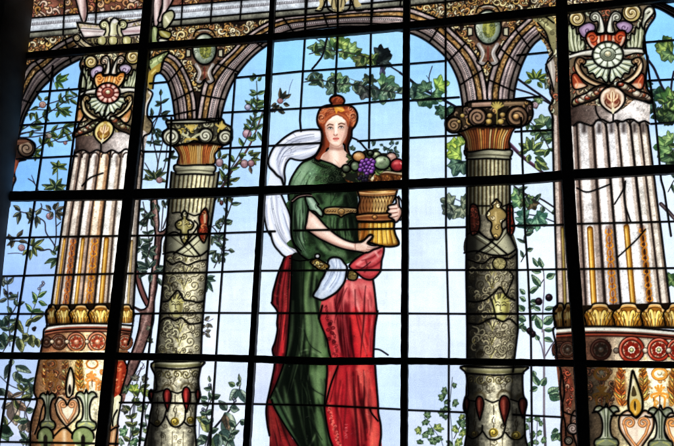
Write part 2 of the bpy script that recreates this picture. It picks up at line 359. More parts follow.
# left bay, lower plants
t = T(0, 270, 5.868)
tw, fo = branch('b5', 'leafy_plant', 'tall grey stem with dark berries at the extreme left edge of the window', 'plant')
twig(t(40,40, 45,120, 48,200, 55,330, 58,446), 1.1, (70,80,100), pid=tw)
for x,y,a,L in [(45,85,-55,9),(40,85,-130,8),(45,170,-15,10),(42,170,165,9),(45,165,-110,10),(20,100,-100,8),(10,70,-70,6)]: leaf(*t(x,y)[0], a, L, 3.8, (62,70,90), (130,140,160), fo)
for x,y in [(62,138),(66,142),(35,135)]: fruit(*t(x,y)[0], 1.5, 1.5, (40,36,56), (110,110,130), (10,10,20), fo)
for x,y,a,L,wd in [(20,330,-60,12,7),(10,340,-120,9,6),(0,380,60,12,8),(30,420,-100,9,7),(30,440,160,8,6)]: leaf(*t(x,y)[0], a, L, wd, (40,64,76), (110,140,150), fo)
tw, fo = branch('b6', 'leafy_plant', 'slender green plant with paired leaves growing beside the leaf collar of the left fluted column', 'plant')
twig(t(240,110, 215,180, 185,265, 160,370, 150,446), 1., (84,96,96), pid=tw)
for x,y,a,L in [(215,185,-120,10),(215,190,-165,4),(225,185,15,9),(222,160,-30,10),(190,250,-130,11),(185,250,-20,9),(190,245,5,11)]: leaf(*t(x,y)[0], a, L, 3.8, (62,96,70), (170,196,160), fo)
for x,y in [(240,95),(250,88),(252,72),(228,110),(256,80)]: fruit(*t(x,y)[0], 1.2, 1.2, (150,160,190), (200,210,230), (90,90,130), fo)
for x,y,a,L,wd in [(180,300,-20,13,5),(150,330,-40,10,5),(120,350,-120,12,6),(130,330,170,9,4),(100,300,60,14,5),(90,310,110,10,5),(180,380,70,12,8),(170,380,130,10,6),(110,400,80,14,8),(90,390,150,9,6),(215,400,80,9,6),(130,380,20,7,5)]: leaf(*t(x,y)[0], a, L, wd, (66,72,60), (172,176,140), fo)
for x,y in [(195,345),(200,352),(205,340)]: fruit(*t(x,y)[0], 1.4, 1.4, (40,40,50), (120,120,120), (10,10,20), fo)
t = T(0, 360, 5.184)
tw, fo = branch('b7', 'leafy_vine', 'climbing vine with large grey and pink veined leaves in the lower left corner', 'vine')
twig(t(65,10, 45,80, 35,170, 10,250), 1.1, (50,56,70), pid=tw); twig(t(0,85, 50,130, 110,160, 125,200, 128,300, 120,446), 1., (60,66,80), pid=tw); twig(t(90,40, 95,100), .8, pid=tw)
for x,y,a,L,wd,d,l in [(80,30,30,16,7,DGY,LGY),(95,70,80,10,7,(60,80,80),(160,180,170)),(85,60,100,9,6,DGY,LGY),(60,30,-100,7,5,DGY,LGY),(50,20,110,15,6,(54,66,84),(120,136,160)),(128,130,30,12,8,(66,80,90),(160,176,180)),(150,120,70,13,8,DGY,LGY),(120,130,-40,9,6,DGY,LGY),
  (60,215,75,23,12,(120,92,112),(204,186,200)),(70,215,-110,11,6,(110,80,90),(190,160,170)),(75,215,30,16,7,(104,70,78),(180,150,150)),(60,225,150,10,5,(120,96,110),(190,170,180)),(60,190,-20,13,4,(100,76,90),(170,150,160)),
  (0,340,30,15,8,(36,66,58),(110,150,130)),(10,350,60,14,9,(40,70,64),(120,160,140)),(0,370,20,12,8,(36,60,60),(110,140,140)),(20,150,130,9,8,(36,50,60),(90,110,120)),(0,150,60,8,7,(40,54,64),(100,120,130)),(140,310,80,12,9,(96,76,86),(160,140,150)),(120,330,100,8,7,(90,80,90),(150,140,150)),(130,400,60,9,5,DGY,LGY),(100,415,20,8,4,DGY,LGY)]: leaf(*t(x,y)[0], a, L, wd, d, l, fo)

# bay between left fluted column and slender column: thin sprigs + tree
tw, fo = branch('b8', 'leafy_branch', 'fine dark sprig climbing the narrow blue bay under the small left arch', 'branch')
t = T(60, 70, 5.868)
twig(t(590,150, 592,200, 580,260, 550,340, 530,446), .9, pid=tw); twig(t(590,200, 620,185), .7, pid=tw)
for x,y,a,L in [(590,150,-90,6),(592,195,-30,9),(590,195,-150,5),(592,200,170,6),(600,280,-40,9),(600,285,10,6),(560,345,20,8),(560,350,120,6),(545,290,-120,6),(570,360,60,7)]: leaf(*t(x,y)[0], a, L, 2.8, (40,58,62), (96,124,120), fo)
t = T(145, 105, 5.868)
twig(t(95,0, 90,50, 40,120, 50,220, 75,340, 60,420), 1., pid=tw); twig(t(110,190, 85,300, 70,380), .9, pid=tw); twig(t(130,240, 115,360, 80,420), .9, pid=tw); twig(t(0,340, 30,390, 60,430), .9, pid=tw)
for x,y,a,L in [(95,50,-10,9),(95,50,40,7),(45,60,-100,7),(65,160,30,9),(65,160,80,8),(55,165,-120,7),(50,215,-10,8),(45,220,20,9),(45,225,-160,7),(150,310,-60,8),(150,310,-10,7),(150,315,160,7)]: leaf(*t(x,y)[0], a, L, 3, (40,56,60), (110,136,130), fo)
for x,y,a,L in [(55,420,-150,12),(55,430,170,11),(60,420,-60,10),(65,425,-20,11),(60,440,-100,9),(70,435,20,10),(20,440,-110,6)]: leaf(*t(x,y)[0], a, L, 3.6, (48,62,56), (140,150,120), fo)
rose(*t(85,440)[0], 4, fo, (160,120,120))

thing('tree', 'slender_tree', 'reddish brown tree with grey blue leaves between the two left columns', 'tree')
tr_, cr = part('trunk'), part('crown')
t = T(145, 185, 5.868)
m = fill(np.vstack([t(40,90, 62,90, 75,270, 90,300, 140,262, 128,290, 100,330, 90,446)[:0], P(152.5,195,156.5,195, 159,222,158,231,167,229.5,170,225,170,229.5,162,238,160.5,252,158,270,157,286,154,300,154,312,153,324,147,341,138,366,128,386,124,402,118,404,117,392,124,376,132,352,137,333,141,318,140,313,133.5,308,134,306,142,309,148,305,150,285,153,262,155,243,155,230,150,205)]), (112, 80, 74), tr_)
for q in ([(155,198),(157,225),(158.5,240),(155,262),(152,290),(147,315),(138,342),(124,378)],): shade(m, P(*np.ravel(q)), 3.4, (186,152,142), .9)
shade(m, P(159,235,158,260,156,285,153,315,148,340,130,384), 3, (50,22,24), .9); shade(m, P(118,398,126,372,140,330), 2.6, (60,26,28), .7); stipple(m,.1,.12,.05)
lead(P(152.3,195,151,208,155,231,155,243,153,262,150,285,148,305,141,310,133,306), 1.3); lead(P(170,229.5,162,238,160.5,252,158,270,157,286,154.5,300,154,312,153,324,147,341,138,366,128,386), 1.3)
lead(P(141,314,138,333,132,352,124,376,117,392), 1.3); lead(P(156.5,195,159,222,158.5,231,163,231,170,224), 1.1)
m = fill(P(134,268,137,268,142,285,148,300,146,306,141,296,136,282), (120,72,68), tr_); lead(P(134,264,136.5,282,141,296,146,306),1.2); lead(P(137,264,142,284,148,300),1.2)
twig(t(160,100, 105,255), 1.1, pid=tr_); twig(t(0,150, 30,190, 55,240), 1.4, pid=tr_); twig(t(110,90, 95,270), .9, pid=tr_)
for x,y,a,L in [(50,90,-160,8),(60,85,-40,8),(100,90,60,8),(125,80,20,7),(130,90,70,6),(50,100,100,8),(20,195,160,8),(15,200,120,8),(45,190,-100,7),(35,200,60,9),(10,190,-150,6),(70,110,80,8)]: leaf(*t(x,y)[0], a, L, 3.4, (52,62,70), (130,140,146), cr)
for x,y,a,L in [(15,380,-100,10),(20,385,-150,8),(20,385,20,9),(15,390,130,9),(20,395,60,8)]: leaf(*t(x,y)[0], a, L, 4, (66,84,96), (150,166,176), cr)
t = T(100, 220, 3.717)
for x,y,a,L in [(150,95,-100,9),(150,98,-150,8),(155,98,-20,10),(152,102,40,9),(150,105,140,8),(165,115,90,6),(180,175,-160,15),(180,180,170,14),(185,180,-110,12),(185,178,-60,10),(205,180,-20,9),(200,190,20,9),(175,190,140,10),(190,200,100,9),(160,190,120,8),(130,160,80,7),(135,165,130,7),(215,215,70,8),(225,190,-30,7),(225,195,20,8)]: leaf(*t(x,y)[0], a, L, 4.2, (54,72,86), (140,160,172), cr)

tw, fo = branch('b9', 'leafy_vine', 'vine with green and blue leaves below the tree trunk, left of the slender column base', 'vine')
t = T(30, 360, 5.184)
twig(t(575,40, 560,90, 545,170, 535,260, 525,340, 540,446), .9, (60,60,72), pid=tw); twig(t(545,100, 570,60, 590,20), .6, pid=tw)
t = T(100, 326, 3.717)
twig(t(155,135, 165,155, 140,170, 130,200), .6, (90,84,100), pid=tw); twig(t(120,210, 130,300, 115,380, 110,446), .9, (70,76,90), pid=tw); twig(t(170,200, 160,330, 150,440), .8, (100,104,120), pid=tw); twig(t(185,10, 178,60), .7, pid=tw)
for x,y,R,a,d,l in [(120,250,7.5,-60,(84,110,60),(180,190,110)),(155,250,6,-20,(92,112,70),(180,186,120)),(130,205,5,-90,(70,66,84),(140,136,150)),(155,200,5,-10,(72,70,86),(140,136,150)),(105,240,5,-160,(50,62,66),(120,136,130)),(130,270,5,80,(50,70,60),(120,150,120)),
   (105,310,5.5,170,(56,54,66),(130,126,140)),(150,320,5,-80,(110,116,120),(180,184,180)),(100,400,6.5,-150,(64,96,96),(150,184,176)),(115,395,6.5,-20,(70,96,110),(160,184,190)),(120,420,6,60,(60,90,88),(150,180,170)),(85,425,5,150,(70,90,100),(150,170,180)),(170,400,4.5,-70,(120,130,110),(190,194,170)),(180,60,4,-40,(100,96,110),(170,166,180)),(185,15,3.4,-120,(100,96,110),(170,166,180))]: lobed(*t(x,y)[0], a, R, d, l, fo)

# bay right of left slender column
tw, fo = branch('b10', 'fruit_branch', 'branch with pink fruits and leaves rising right of the left slender column capital', 'branch')
t = T(200, 0, 3.717)
twig(t(210,300, 212,360, 205,446), .9, (70,86,80), pid=tw)
for x,y,a,L in [(200,295,-70,5),(205,290,-110,5),(200,300,-150,5),(215,300,-40,5),(212,350,-25,9),(212,352,-150,8),(210,352,-170,7),(208,395,-100,9),(205,400,-40,11),(212,400,0,9),(195,395,-140,9),(190,390,-90,6),(200,410,60,6),(210,370,40,6)]: leaf(*t(x,y)[0], a, L, 3.4, (60,86,70), (150,180,150), fo)
fruit(*t(178,398)[0], 3.2, 3, (150,150,176), (200,200,220), (80,80,110), fo)
t = T(200, 110, 3.717)
stroke(t(235,0, 215,60, 185,130, 150,185, 115,230, 90,275, 40,345), [1.2, 1.6, 2.4, 3.2, 2.4][::1], (62,42,46), 1, pid=tw); stroke(t(230,10, 213,62, 182,132, 140,197), .7, (150,110,100), .8)
twig(t(90,290, 60,330, 35,370), 1.5, (44,38,40), pid=tw)
for x,y,a,L in [(190,55,-130,7),(195,60,-60,9),(205,75,-90,10),(210,70,-30,9),(215,80,70,10),(205,85,100,8),(180,65,160,5),(225,30,-50,7),(175,75,-100,6)]: leaf(*t(x,y)[0], a, L, 3.4, (54,76,70), (140,166,150), fo)
fruit(*t(175,88)[0], 4.4, 4.6, (178,138,152), (226,196,200), (96,62,84), fo)
for x,y,a,L in [(185,170,-20,11),(190,180,10,9),(160,180,-130,6),(160,190,150,6),(195,185,60,6),(180,165,-50,6),(200,175,-30,6)]: leaf(*t(x,y)[0], a, L, 3.4, (62,72,58), (150,160,110), fo)
fruit(*t(165,200)[0], 3.8, 4.2, (160,122,130), (214,184,180), (84,56,66), fo); fruit(*t(190,198)[0], 3.4, 3.4, (152,112,120), (200,160,160), (84,56,66), fo); leaf(*t(185,210)[0], 75, 7, 3, (90,70,76), (160,130,130), fo)
fruit(*t(72,195)[0], 3.8, 4.2, (160,130,136), (216,190,190), (84,60,70), fo)
for x,y,a,L in [(70,180,-80,8),(80,180,-40,7),(85,200,40,8),(60,185,-150,5),(90,200,90,6),(90,260,-60,9),(90,265,-110,9),(95,270,-20,10),(90,275,10,8),(120,265,-25,8),(85,270,170,6)]: leaf(*t(x,y)[0], a, L, 3.4, (60,72,54), (150,156,110), fo)
for x,y,a,L in [(95,320,20,8),(90,325,80,6),(100,320,50,9),(75,325,120,5),(70,420,-60,5),(95,425,-30,5)]: leaf(*t(x,y)[0], a, L, 3, (66,70,60), (140,146,120), fo)
fruit(*t(80,345)[0], 1.8, 2.4, (90,50,50), (150,100,100), (40,20,20), fo)
tw, fo = branch('b11', 'leafy_branch', 'thin drooping twig with small grey leaves beside the crossed ribbons of the left slender column', 'branch')
t = T(145, 185, 5.868)
twig(t(395,245, 420,275, 435,340, 450,380, 510,385), 1., pid=tw); twig(t(400,240, 440,230, 500,225), .8, pid=tw); twig(t(420,285, 470,300), .7, pid=tw)
for x,y,a,L in [(415,235,-50,6),(415,235,20,6),(460,225,-100,5),(485,232,-40,5),(390,300,40,8),(395,310,90,7),(385,300,160,5),(435,310,10,9),(420,385,150,10),(415,390,100,8),(435,400,90,10),(425,400,60,9),(445,375,-20,5),(455,420,70,6),(490,380,10,6)]: leaf(*t(x,y)[0], a, L, 3.4, (54,68,70), (140,156,156), fo)
t = T(140, 260, 5.868)
for x,y,a,L in [(390,110,15,9),(395,120,60,12),(395,130,100,10),(390,105,-10,8),(385,140,85,8)]: leaf(*t(x,y)[0], a, L, 3.6, (50,74,84), (120,150,160), fo)
tw, fo = branch('b12', 'leafy_plant', 'tiny grey violet sprig low down beside the shaft of the left slender column', 'plant')
twig(t(375,350, 400,360, 430,345), .6, (110,100,130), pid=tw); twig(t(380,410, 385,446), .6, (110,100,130), pid=tw)
for x,y,a,L in [(380,355,-40,6),(395,375,40,6),(400,370,90,5),(380,380,120,4),(385,420,-20,5),(385,430,40,6),(380,425,150,4)]: leaf(*t(x,y)[0], a, L, 3.4, (104,92,110), (160,150,166), fo)

tw, fo = branch('b13', 'leafy_vine', 'bold vine with big blue grey pointed leaves at the foot of the left slender column', 'vine')
t = T(130, 356, 4.956)
stroke(t(530,195, 500,260, 450,320, 400,385, 385,446), [1.2,1.6,2.2,2.4], (34,34,44), 1, pid=tw); twig(t(395,150, 390,220, 380,300, 390,380), .8, (80,84,110), pid=tw); twig(t(540,90, 545,150, 530,195), .9, pid=tw); twig(t(345,330, 340,446), .8, (90,96,110), pid=tw)
for x,y,a,L,wd,d,l in [(520,150,-150,7,5,(80,104,96),(160,184,160)),(535,165,130,13,8,(78,96,120),(170,188,206)),(540,165,60,17,8,(74,92,116),(176,192,210)),(545,130,-100,7,3,(100,110,120),(170,180,180)),(530,150,-60,6,4,DGY,LGY),
  (470,280,65,26,14,(84,100,122),(190,200,216)),(480,270,-130,12,7,(64,80,96),(130,150,170)),(495,255,10,9,7,(70,88,104),(150,170,186)),(470,290,85,16,8,(92,70,74),(150,124,120)),
  (440,380,20,13,10,(66,84,104),(150,170,190)),(450,380,50,22,10,(70,90,110),(160,178,196)),(430,385,80,16,11,(90,104,90),(190,196,150)),(440,390,100,14,9,(60,80,100),(140,160,180)),
  (375,330,-150,10,6,(90,104,80),(180,186,140)),(385,380,-110,18,9,(112,116,88),(196,196,150)),(385,215,-160,8,5,(74,100,110),(150,180,180)),(390,215,-30,8,6,DGY,LGY),(385,400,150,14,8,(70,84,100),(150,164,176)),(350,420,150,10,7,DGY,LGY),(395,130,-90,6,3,(110,120,130),(180,190,190))]: leaf(*t(x,y)[0], a, L, wd, d, l, fo)
for x,y in [(362,265),(370,272),(358,280),(515,215),(520,222),(398,160),(395,145)]: fruit(*t(x,y)[0], 1.4, 1.6, (120,130,150), (190,196,210), (60,60,90), fo)

# centre arch foliage
tw, fo = branch('b14', 'grape_vine', 'overhanging vine with lobed green leaves in the top of the central arch above the woman', 'vine')
t = T(290, 0, 5.868)
twig(t(375,300, 430,320, 470,340, 560,372, 590,390, 669,440), 1.3, (30,28,40), pid=tw); twig(P(404,74, 420,87.5, 432,94, 446,101, 458,108), 2., (28,30,44), pid=tw)
twig(t(150,225, 200,260, 240,270), .8, pid=tw); twig(t(100,280, 140,285), .8, pid=tw)
lobed(*t(270,285)[0], -75, 11, (84,112,88), (170,196,150), fo); lobed(*t(290,270)[0], -35, 9.5, (92,116,80), (178,198,140), fo); lobed(*t(245,270)[0], 160, 10, (56,80,84), (130,160,150), fo)
leaf(*t(200,275)[0], 178, 16, 7, (64,92,86), (130,164,150), fo); leaf(*t(200,280)[0], 165, 12, 5, (50,74,80), (110,140,140), fo)
lobed(*t(240,285)[0], 120, 9, (58,80,92), (120,150,150), fo); lobed(*t(330,285)[0], 10, 10, (88,116,96), (170,196,160), fo); lobed(*t(310,290)[0], 70, 7, (96,124,100), (180,200,170), fo)
lobed(*t(440,315)[0], 100, 11, (104,122,70), (190,200,130), fo); lobed(*t(440,330)[0], 130, 10, (60,64,62), (120,130,100), fo); lobed(*t(460,335)[0], 30, 7, (90,106,76), (160,176,120), fo)
lobed(*t(520,300)[0], 60, 12, (28,36,60), (62,76,96), fo); lobed(*t(500,330)[0], -20, 11, (30,38,60), (66,80,96), fo); lobed(*t(530,350)[0], 30, 9, (32,40,60), (66,80,100), fo)
fill(t(530,390, 545,392, 560,425, 556,440, 540,444, 525,436, 528,415), (52,52,78), fo); twig(t(535,375, 536,395), 1, pid=tw); stroke(t(535,410, 533,430), 1.2, (110,112,140), .8)
twig(P(327,38, 323,54, 318,62, 312,69), 1.7, (20,20,28), pid=tw)
t = T(300, 0, 3.717)
twig(t(180,290, 225,307), .8, (110,130,140), pid=tw); twig(t(175,314, 230,320), 1.2, pid=tw); twig(t(335,330, 390,340), 1.4, (44,44,64), pid=tw)
for x,y,a,L in [(90,300,-170,18),(80,290,-150,10),(85,300,165,14),(70,290,-60,5)]: leaf(*t(x,y)[0], a, L, 5, (52,72,76), (110,140,130), fo)
for x,y,R,a,d,l in [(135,310,9,-70,(76,104,96),(150,180,160)),(140,315,9.5,0,(76,108,110),(150,184,176)),(130,315,9,130,(52,70,90),(110,136,150)),(155,315,7,40,(64,92,96),(140,170,164)),
   (250,310,8,-60,(54,62,70),(120,136,120)),(245,325,10,110,(46,46,72),(96,100,126)),(240,320,8,160,(48,52,70),(100,110,126)),(300,325,12,-40,(78,112,106),(160,196,176)),(310,325,12,0,(80,110,118),(160,190,190)),(300,330,11,80,(62,92,104),(140,170,180)),(290,325,9,140,(54,66,90),(110,130,150)),(320,330,9,40,(70,90,110),(150,170,186))]: lobed(*t(x,y)[0], a, R, d, l, fo)
tw, fo = branch('b15', 'grape_vine', 'dark branch crossing the right shoulder of the central arch with blue green leaves', 'vine')
t = T(400, 0, 3.717)
twig(t(0,270, 75,325, 120,350, 210,398), 2., (30,32,46), pid=tw); twig(t(118,345, 108,290, 120,245), .9, (50,60,80), pid=tw); twig(t(110,300, 98,280), .6, (50,60,80), pid=tw)
for x,y,R,a,d,l in [(85,335,10,170,(38,62,76),(96,130,136)),(90,345,11,110,(44,72,84),(110,146,140)),(100,340,9,-110,(42,66,76),(100,136,130)),(130,325,11,-20,(92,128,80),(170,200,120)),(120,345,9,40,(60,92,90),(130,170,150)),(105,360,9,80,(46,78,84),(110,150,150)),(60,350,8,200,(36,56,76),(90,116,130)),(165,405,8,150,(36,66,76),(90,130,130)),(175,400,6,40,(40,70,70),(100,140,130))]: lobed(*t(x,y)[0], a, R, d, l, fo)
tw, fo = branch('b16', 'rose_sprig', 'small blooming sprig with a pink bud left of the woman on blue glass', 'branch')
t = T(200, 0, 3.717)
twig(t(300,385, 325,360, 335,320, 345,295), .6, (90,110,150), pid=tw); twig(t(265,405, 290,390), .9, pid=tw)
for x,y,a,L in [(298,370,-90,11),(305,370,-60,9),(310,365,-35,8),(310,385,10,6),(295,390,130,8),(285,385,160,6),(300,395,80,7),(280,395,100,6)]: leaf(*t(x,y)[0], a, L, 3.4, (52,54,60), (130,110,100), fo)
rose(*t(298,375)[0], 3.6, fo, (190,130,130))
t = T(200, 110, 3.717)
for x,y,a,L in [(275,0,160,4),(290,2,20,7),(300,4,40,4)]: leaf(*t(x,y)[0], a, L, 3, (60,60,60), (130,120,110), fo)

# bay left of right slender column
tw, fo = branch('b17', 'vine_leaf', 'yellow green lobed leaf above a blue leaf, against the right slender column neck', 'leaf')
t = T(400, 110, 3.717)
for x,y,R,a,d,l in [(225,150,13,-160,(110,136,70),(190,206,110)),(230,165,11,170,(90,120,80),(176,200,120)),(222,185,12,110,(40,64,84),(110,144,150)),(230,190,10,80,(36,60,80),(100,130,140)),(235,130,8,-120,(120,146,90),(190,206,130))]: lobed(*t(x,y)[0], a, R, d, l, fo)
twig(t(135,12, 165,8), 1, pid=tw); lobed(*t(180,0)[0], 160, 8, (40,66,76), (100,140,140), fo)
tw, fo = branch('b18', 'vine_leaf', 'blue grey hanging leaf just below the wide bar, left of the right slender column', 'leaf')
twig(t(180,310, 205,330, 240,345), .8, (50,54,70), pid=tw)
for x,y,R,a,d,l in [(200,350,10,-160,(70,80,100),(150,160,176)),(215,355,11,110,(74,84,104),(156,166,180)),(225,355,10,60,(80,88,106),(160,168,180)),(195,365,9,150,(56,66,90),(120,130,150)),(225,345,9,-10,(80,90,106),(150,160,170))]: lobed(*t(x,y)[0], a, R, d, l, fo)
tw, fo = branch('b19', 'ivy_vine', 'small pale ivy growing at the bottom of the window left of the right slender column', 'vine')
t = T(400, 326, 3.717)
twig(t(195,190, 190,240, 185,300, 190,360, 195,446), .7, (90,100,110), pid=tw); twig(t(90,340, 120,380, 150,420, 160,446), .7, (80,90,110), pid=tw); twig(t(240,340, 215,390, 200,420), .7, pid=tw)
for x,y,R,a in [(195,225,3.4,-30),(175,240,4.5,170),(165,270,5,-150),(170,275,4,60),(195,285,5,10),(180,300,5,120),(165,325,5,-170),(170,330,4,90),(95,340,5,-50),(90,350,4.5,60),(80,390,5,-170),(90,395,5,60),(135,390,6,-60),(125,390,5,160),(140,410,5,80),(130,420,5.5,130),(220,370,6,-40),(215,380,5,160),(225,390,6,30),(205,430,6,20),(195,435,5,150),(235,345,4,-120),(75,440,4,-90)]:
    q = rng.random(); lobed(*t(x,y)[0], a, R, (60,82,80) if q < .5 else (100,116,90), (130,156,146) if q < .5 else (186,196,140), fo)

# bay right of right slender column
tw, fo = branch('b20', 'grape_vine', 'thick purple brown bough with fan shaped leaves right of the right slender column capital', 'vine')
t = T(500, 110, 3.717)
stroke(t(35,125, 80,170, 130,210, 165,238), [3.4, 3.6, 3.2, 2.6], (62,38,56), 1, pid=tw); stroke(t(40,124, 82,166, 135,208), .9, (140,100,124), .8)
stroke(T(500,0,3.717)(62,290, 110,325, 160,360, 185,380), 2.2, (34,30,44), 1, pid=tw); twig(T(500,0,3.717)(60,330, 120,350, 185,385), 1.6, (40,34,50), pid=tw)
for x,y,a,L,wd in [(110,150,-150,12,6),(112,150,-110,13,6),(118,150,-80,12,5),(122,152,-40,13,6),(125,160,-5,15,6),(130,175,25,13,6),(130,190,50,11,5),(105,150,170,10,5),(110,165,100,8,5),(150,205,20,9,5)]: leaf(*t(x,y)[0], a, L, wd, (70,92,84), (176,192,130), fo)
for x,y,R,a,d,l in [(160,60,9,-100,(80,100,100),(150,170,160)),(175,70,9,-30,(60,84,96),(120,150,160)),(165,75,9,60,(56,80,92),(120,150,156)),(150,70,8,150,(64,90,96),(140,170,170)),(180,85,8,90,(50,70,86),(110,134,146))]: lobed(*t(x,y)[0], a, R, d, l, fo)
t = T(500, 0, 3.717)
for x,y,a,L in [(130,295,-100,10),(135,295,-60,11),(140,295,-30,11),(145,298,0,10),(125,295,-140,10),(118,300,170,7),(140,305,50,7)]: leaf(*t(x,y)[0], a, L, 4, (70,92,54), (160,180,100), fo)
lobed(*t(165,310)[0], 0, 7, (66,76,96), (130,140,150), fo); lobed(*t(120,375)[0], 60, 7, (60,70,84), (150,160,170), fo); lobed(*t(150,360)[0], 120, 6, (70,90,80), (150,170,150), fo); rose(*t(130,390)[0], 4, fo, (190,170,180))
tw, fo = branch('b21', 'grape_vine', 'dark arched twig with two blue lobed leaves, right of the right slender column', 'vine')
t = T(445, 180, 5.868)
twig(t(405,35, 460,75, 510,100, 560,110, 640,160), 1.5, (34,30,36), pid=tw); twig(t(410,190, 470,200, 560,215, 640,245), 1.1, (40,44,56), pid=tw)
for x,y,R,a,d,l in [(460,85,10,170,(84,120,110),(160,190,160)),(450,110,9,140,(70,106,104),(150,184,160)),(480,100,9,80,(70,74,72),(130,130,110)),(500,120,8,60,(60,50,52),(110,96,86)),(470,110,7,30,(80,110,90),(150,176,140))]: lobed(*t(x,y)[0], a, R, d, l, fo)
for x,y,R,a,d,l in [(490,215,9,-160,(56,96,116),(120,166,180)),(500,225,11,90,(60,104,124),(130,176,190)),(520,220,11,30,(66,110,126),(140,184,196)),(480,230,9,140,(54,90,112),(120,160,176)),(540,220,8,-10,(60,100,116),(140,180,190))]: lobed(*t(x,y)[0], a, R, d, l, fo)
tw, fo = branch('b22', 'olive_plant', 'upright olive plant with glossy black fruits in the bay right of the right slender column', 'plant')
t = T(445, 256, 5.868)
twig(t(570,60, 580,110, 582,200, 575,300, 570,446), 1.1, (110,100,116), pid=tw); twig(t(492,170, 495,260, 505,340, 510,446), 1.1, (110,104,120), pid=tw); twig(t(530,190, 560,165, 578,140), .8, pid=tw)
for x,y,a,L,wd in [(545,65,-115,10,4),(570,70,-100,10,5),(565,95,-170,9,4),(595,130,-30,9,6),(560,180,-125,14,6),(470,225,-140,7,4),(495,215,-25,10,5),(475,265,-155,7,4),(500,270,-10,9,5),(465,325,-130,8,6),(490,310,-40,7,4),(585,315,-20,9,4),(560,320,-150,8,4),(565,430,-115,14,7),(580,400,-40,12,8),(580,435,-5,10,4),(475,380,-160,9,6),(465,400,160,8,5),(510,380,-60,7,4),(480,440,-150,7,5)]: leaf(*t(x,y)[0], a, L, wd, (62,92,90), (170,194,190), fo)
for x,y,r in [(550,267,3.5),(610,244,3.5),(498,440,3.2)]:
    m = fruit(*t(x,y)[0], r, r*1.05, (40,22,34), (130,100,110), (8,5,10), fo)
t = T(505, 330, 3.842)
twig(t(148,0, 152,110), 1.6, (120,110,120), pid=tw); twig(t(150,140, 150,250, 150,340), 2., (120,112,124), pid=tw); twig(t(155,100, 175,65, 195,38), 1.2, (90,84,96), pid=tw); twig(t(150,345, 155,446), 2.4, (80,74,84), pid=tw); twig(t(120,20, 140,60, 150,110), 1., (90,84,96), pid=tw)
fruit(*t(106,16)[0], 3.2, 3.4, (36,22,32), (120,90,100), (8,5,10), fo)
for x,y,a,L,wd in [(150,30,30,9,5),(130,40,-120,6,4),(165,245,-35,12,8),(170,250,20,12,9),(175,250,-5,10,5),(130,215,-110,12,6),(140,215,-60,9,6),(125,220,150,8,5),(185,100,-70,7,4),(190,105,-10,5,4),(115,180,-110,6,4),(205,385,160,7,6),(200,400,120,8,7),(210,395,90,8,6)]: leaf(*t(x,y)[0], a, L, wd, (70,100,100), (160,186,180), fo)
for x,y,R,a in [(95,355,4,-90),(90,370,4,160),(120,350,4,-60),(125,390,4,40),(115,410,4.5,-150),(95,430,4,60),(200,410,5,0),(130,360,3.5,0),(140,420,4,30),(125,425,4,130)]: lobed(*t(x,y)[0], a, R, (84,110,104), (150,176,166), fo)
twig(t(125,340, 120,446), .7, (100,100,120), pid=tw); twig(t(92,350, 100,446), .7, (100,100,120), pid=tw)

# far right bay
tw, fo = branch('b23', 'grape_vine', 'crossing dark stems with large green leaves at the right edge beside the right fluted column', 'vine')
t = T(600, 60, 8.92)
twig(t(430,0, 480,70, 520,160, 560,250, 620,320), 2.2, (36,36,50), pid=tw); twig(t(660,100, 640,200, 630,330), 1.8, (36,36,50), pid=tw)
t = T(554, 0, 3.717)
for x,y,R,a,d,l in [(446,170,13,180,(60,84,60),(140,160,100)),(430,180,11,170,(70,92,70),(150,170,110)),(440,195,9,140,(60,84,80),(130,160,130)),(400,375,10,-100,(40,72,70),(100,140,110)),(410,380,12,-30,(74,108,76),(150,186,120)),(420,390,12,20,(84,116,86),(160,190,136)),(400,400,12,90,(44,70,60),(110,140,100)),(380,390,9,170,(36,60,70),(84,120,130)),(425,410,11,90,(44,66,52),(110,136,90)),(365,330,6,80,(40,64,80),(90,126,140)),(355,300,6,120,(40,64,80),(90,126,140))]: lobed(*t(x,y)[0], a, R, d, l, fo)
t = T(554, 110, 3.717)
for x,y,R,a,d,l in [(430,130,12,170,(70,104,80),(150,186,140)),(440,145,12,150,(64,96,84),(140,176,140)),(440,165,11,110,(44,66,66),(100,130,110)),(446,110,9,-170,(80,110,90),(160,186,150)),(405,10,9,150,(40,60,60),(90,116,100)),(420,20,9,60,(36,54,52),(84,106,84)),(446,5,9,110,(40,60,56),(90,116,90)),(440,190,9,90,(44,60,60),(100,120,110))]: lobed(*t(x,y)[0], a, R, d, l, fo)
stroke(P(661,204, 667,210, 676,220, 690,234), 4, (52,40,44), 1, pid=tw); stroke(P(661,204, 667,210, 676,220), 1.2, (120,104,104), .8)
lobed(675, 280, 180, 8, (60,90,70), (140,170,130), fo)

# longer connected sprays
def spray(pts, pid_t, pid_f, step, L, Wd, dark, light, w=.9, seed=0, col=(46,42,44)):
    g = np.random.default_rng(seed); p = smooth(np.asarray(pts, float), n=8); twig(p, w, col, pid_t)
    d = np.r_[0, np.cumsum(np.hypot(*np.diff(p, axis=0).T))]; k = 1
    for s in np.arange(step*.6, d[-1], step):
        x, y = np.interp(s, d, p[:, 0]), np.interp(s, d, p[:, 1]); x2, y2 = np.interp(s+1, d, p[:, 0]), np.interp(s+1, d, p[:, 1])
        a = np.degrees(np.arctan2(y2-y, x2-x)) if s+1 < d[-1] else -90; k = -k
        leaf(x, y, a+k*g.uniform(35, 75), L*g.uniform(.75, 1.2), Wd*g.uniform(.8, 1.2), dark, light, pid_f)
        if g.random() < .3: leaf(x, y, a-k*g.uniform(30, 60), L*.7, Wd*.8, dark, light, pid_f)
def newspray(key, name, label, cat, lst):
    thing(key, name, label, cat); a, b = part('twig'), part('foliage')
    for i, (pts, st, L, wd, d, l) in enumerate(lst): spray(pts, a, b, st, L, wd, d, l, seed=len(key)*7+i)
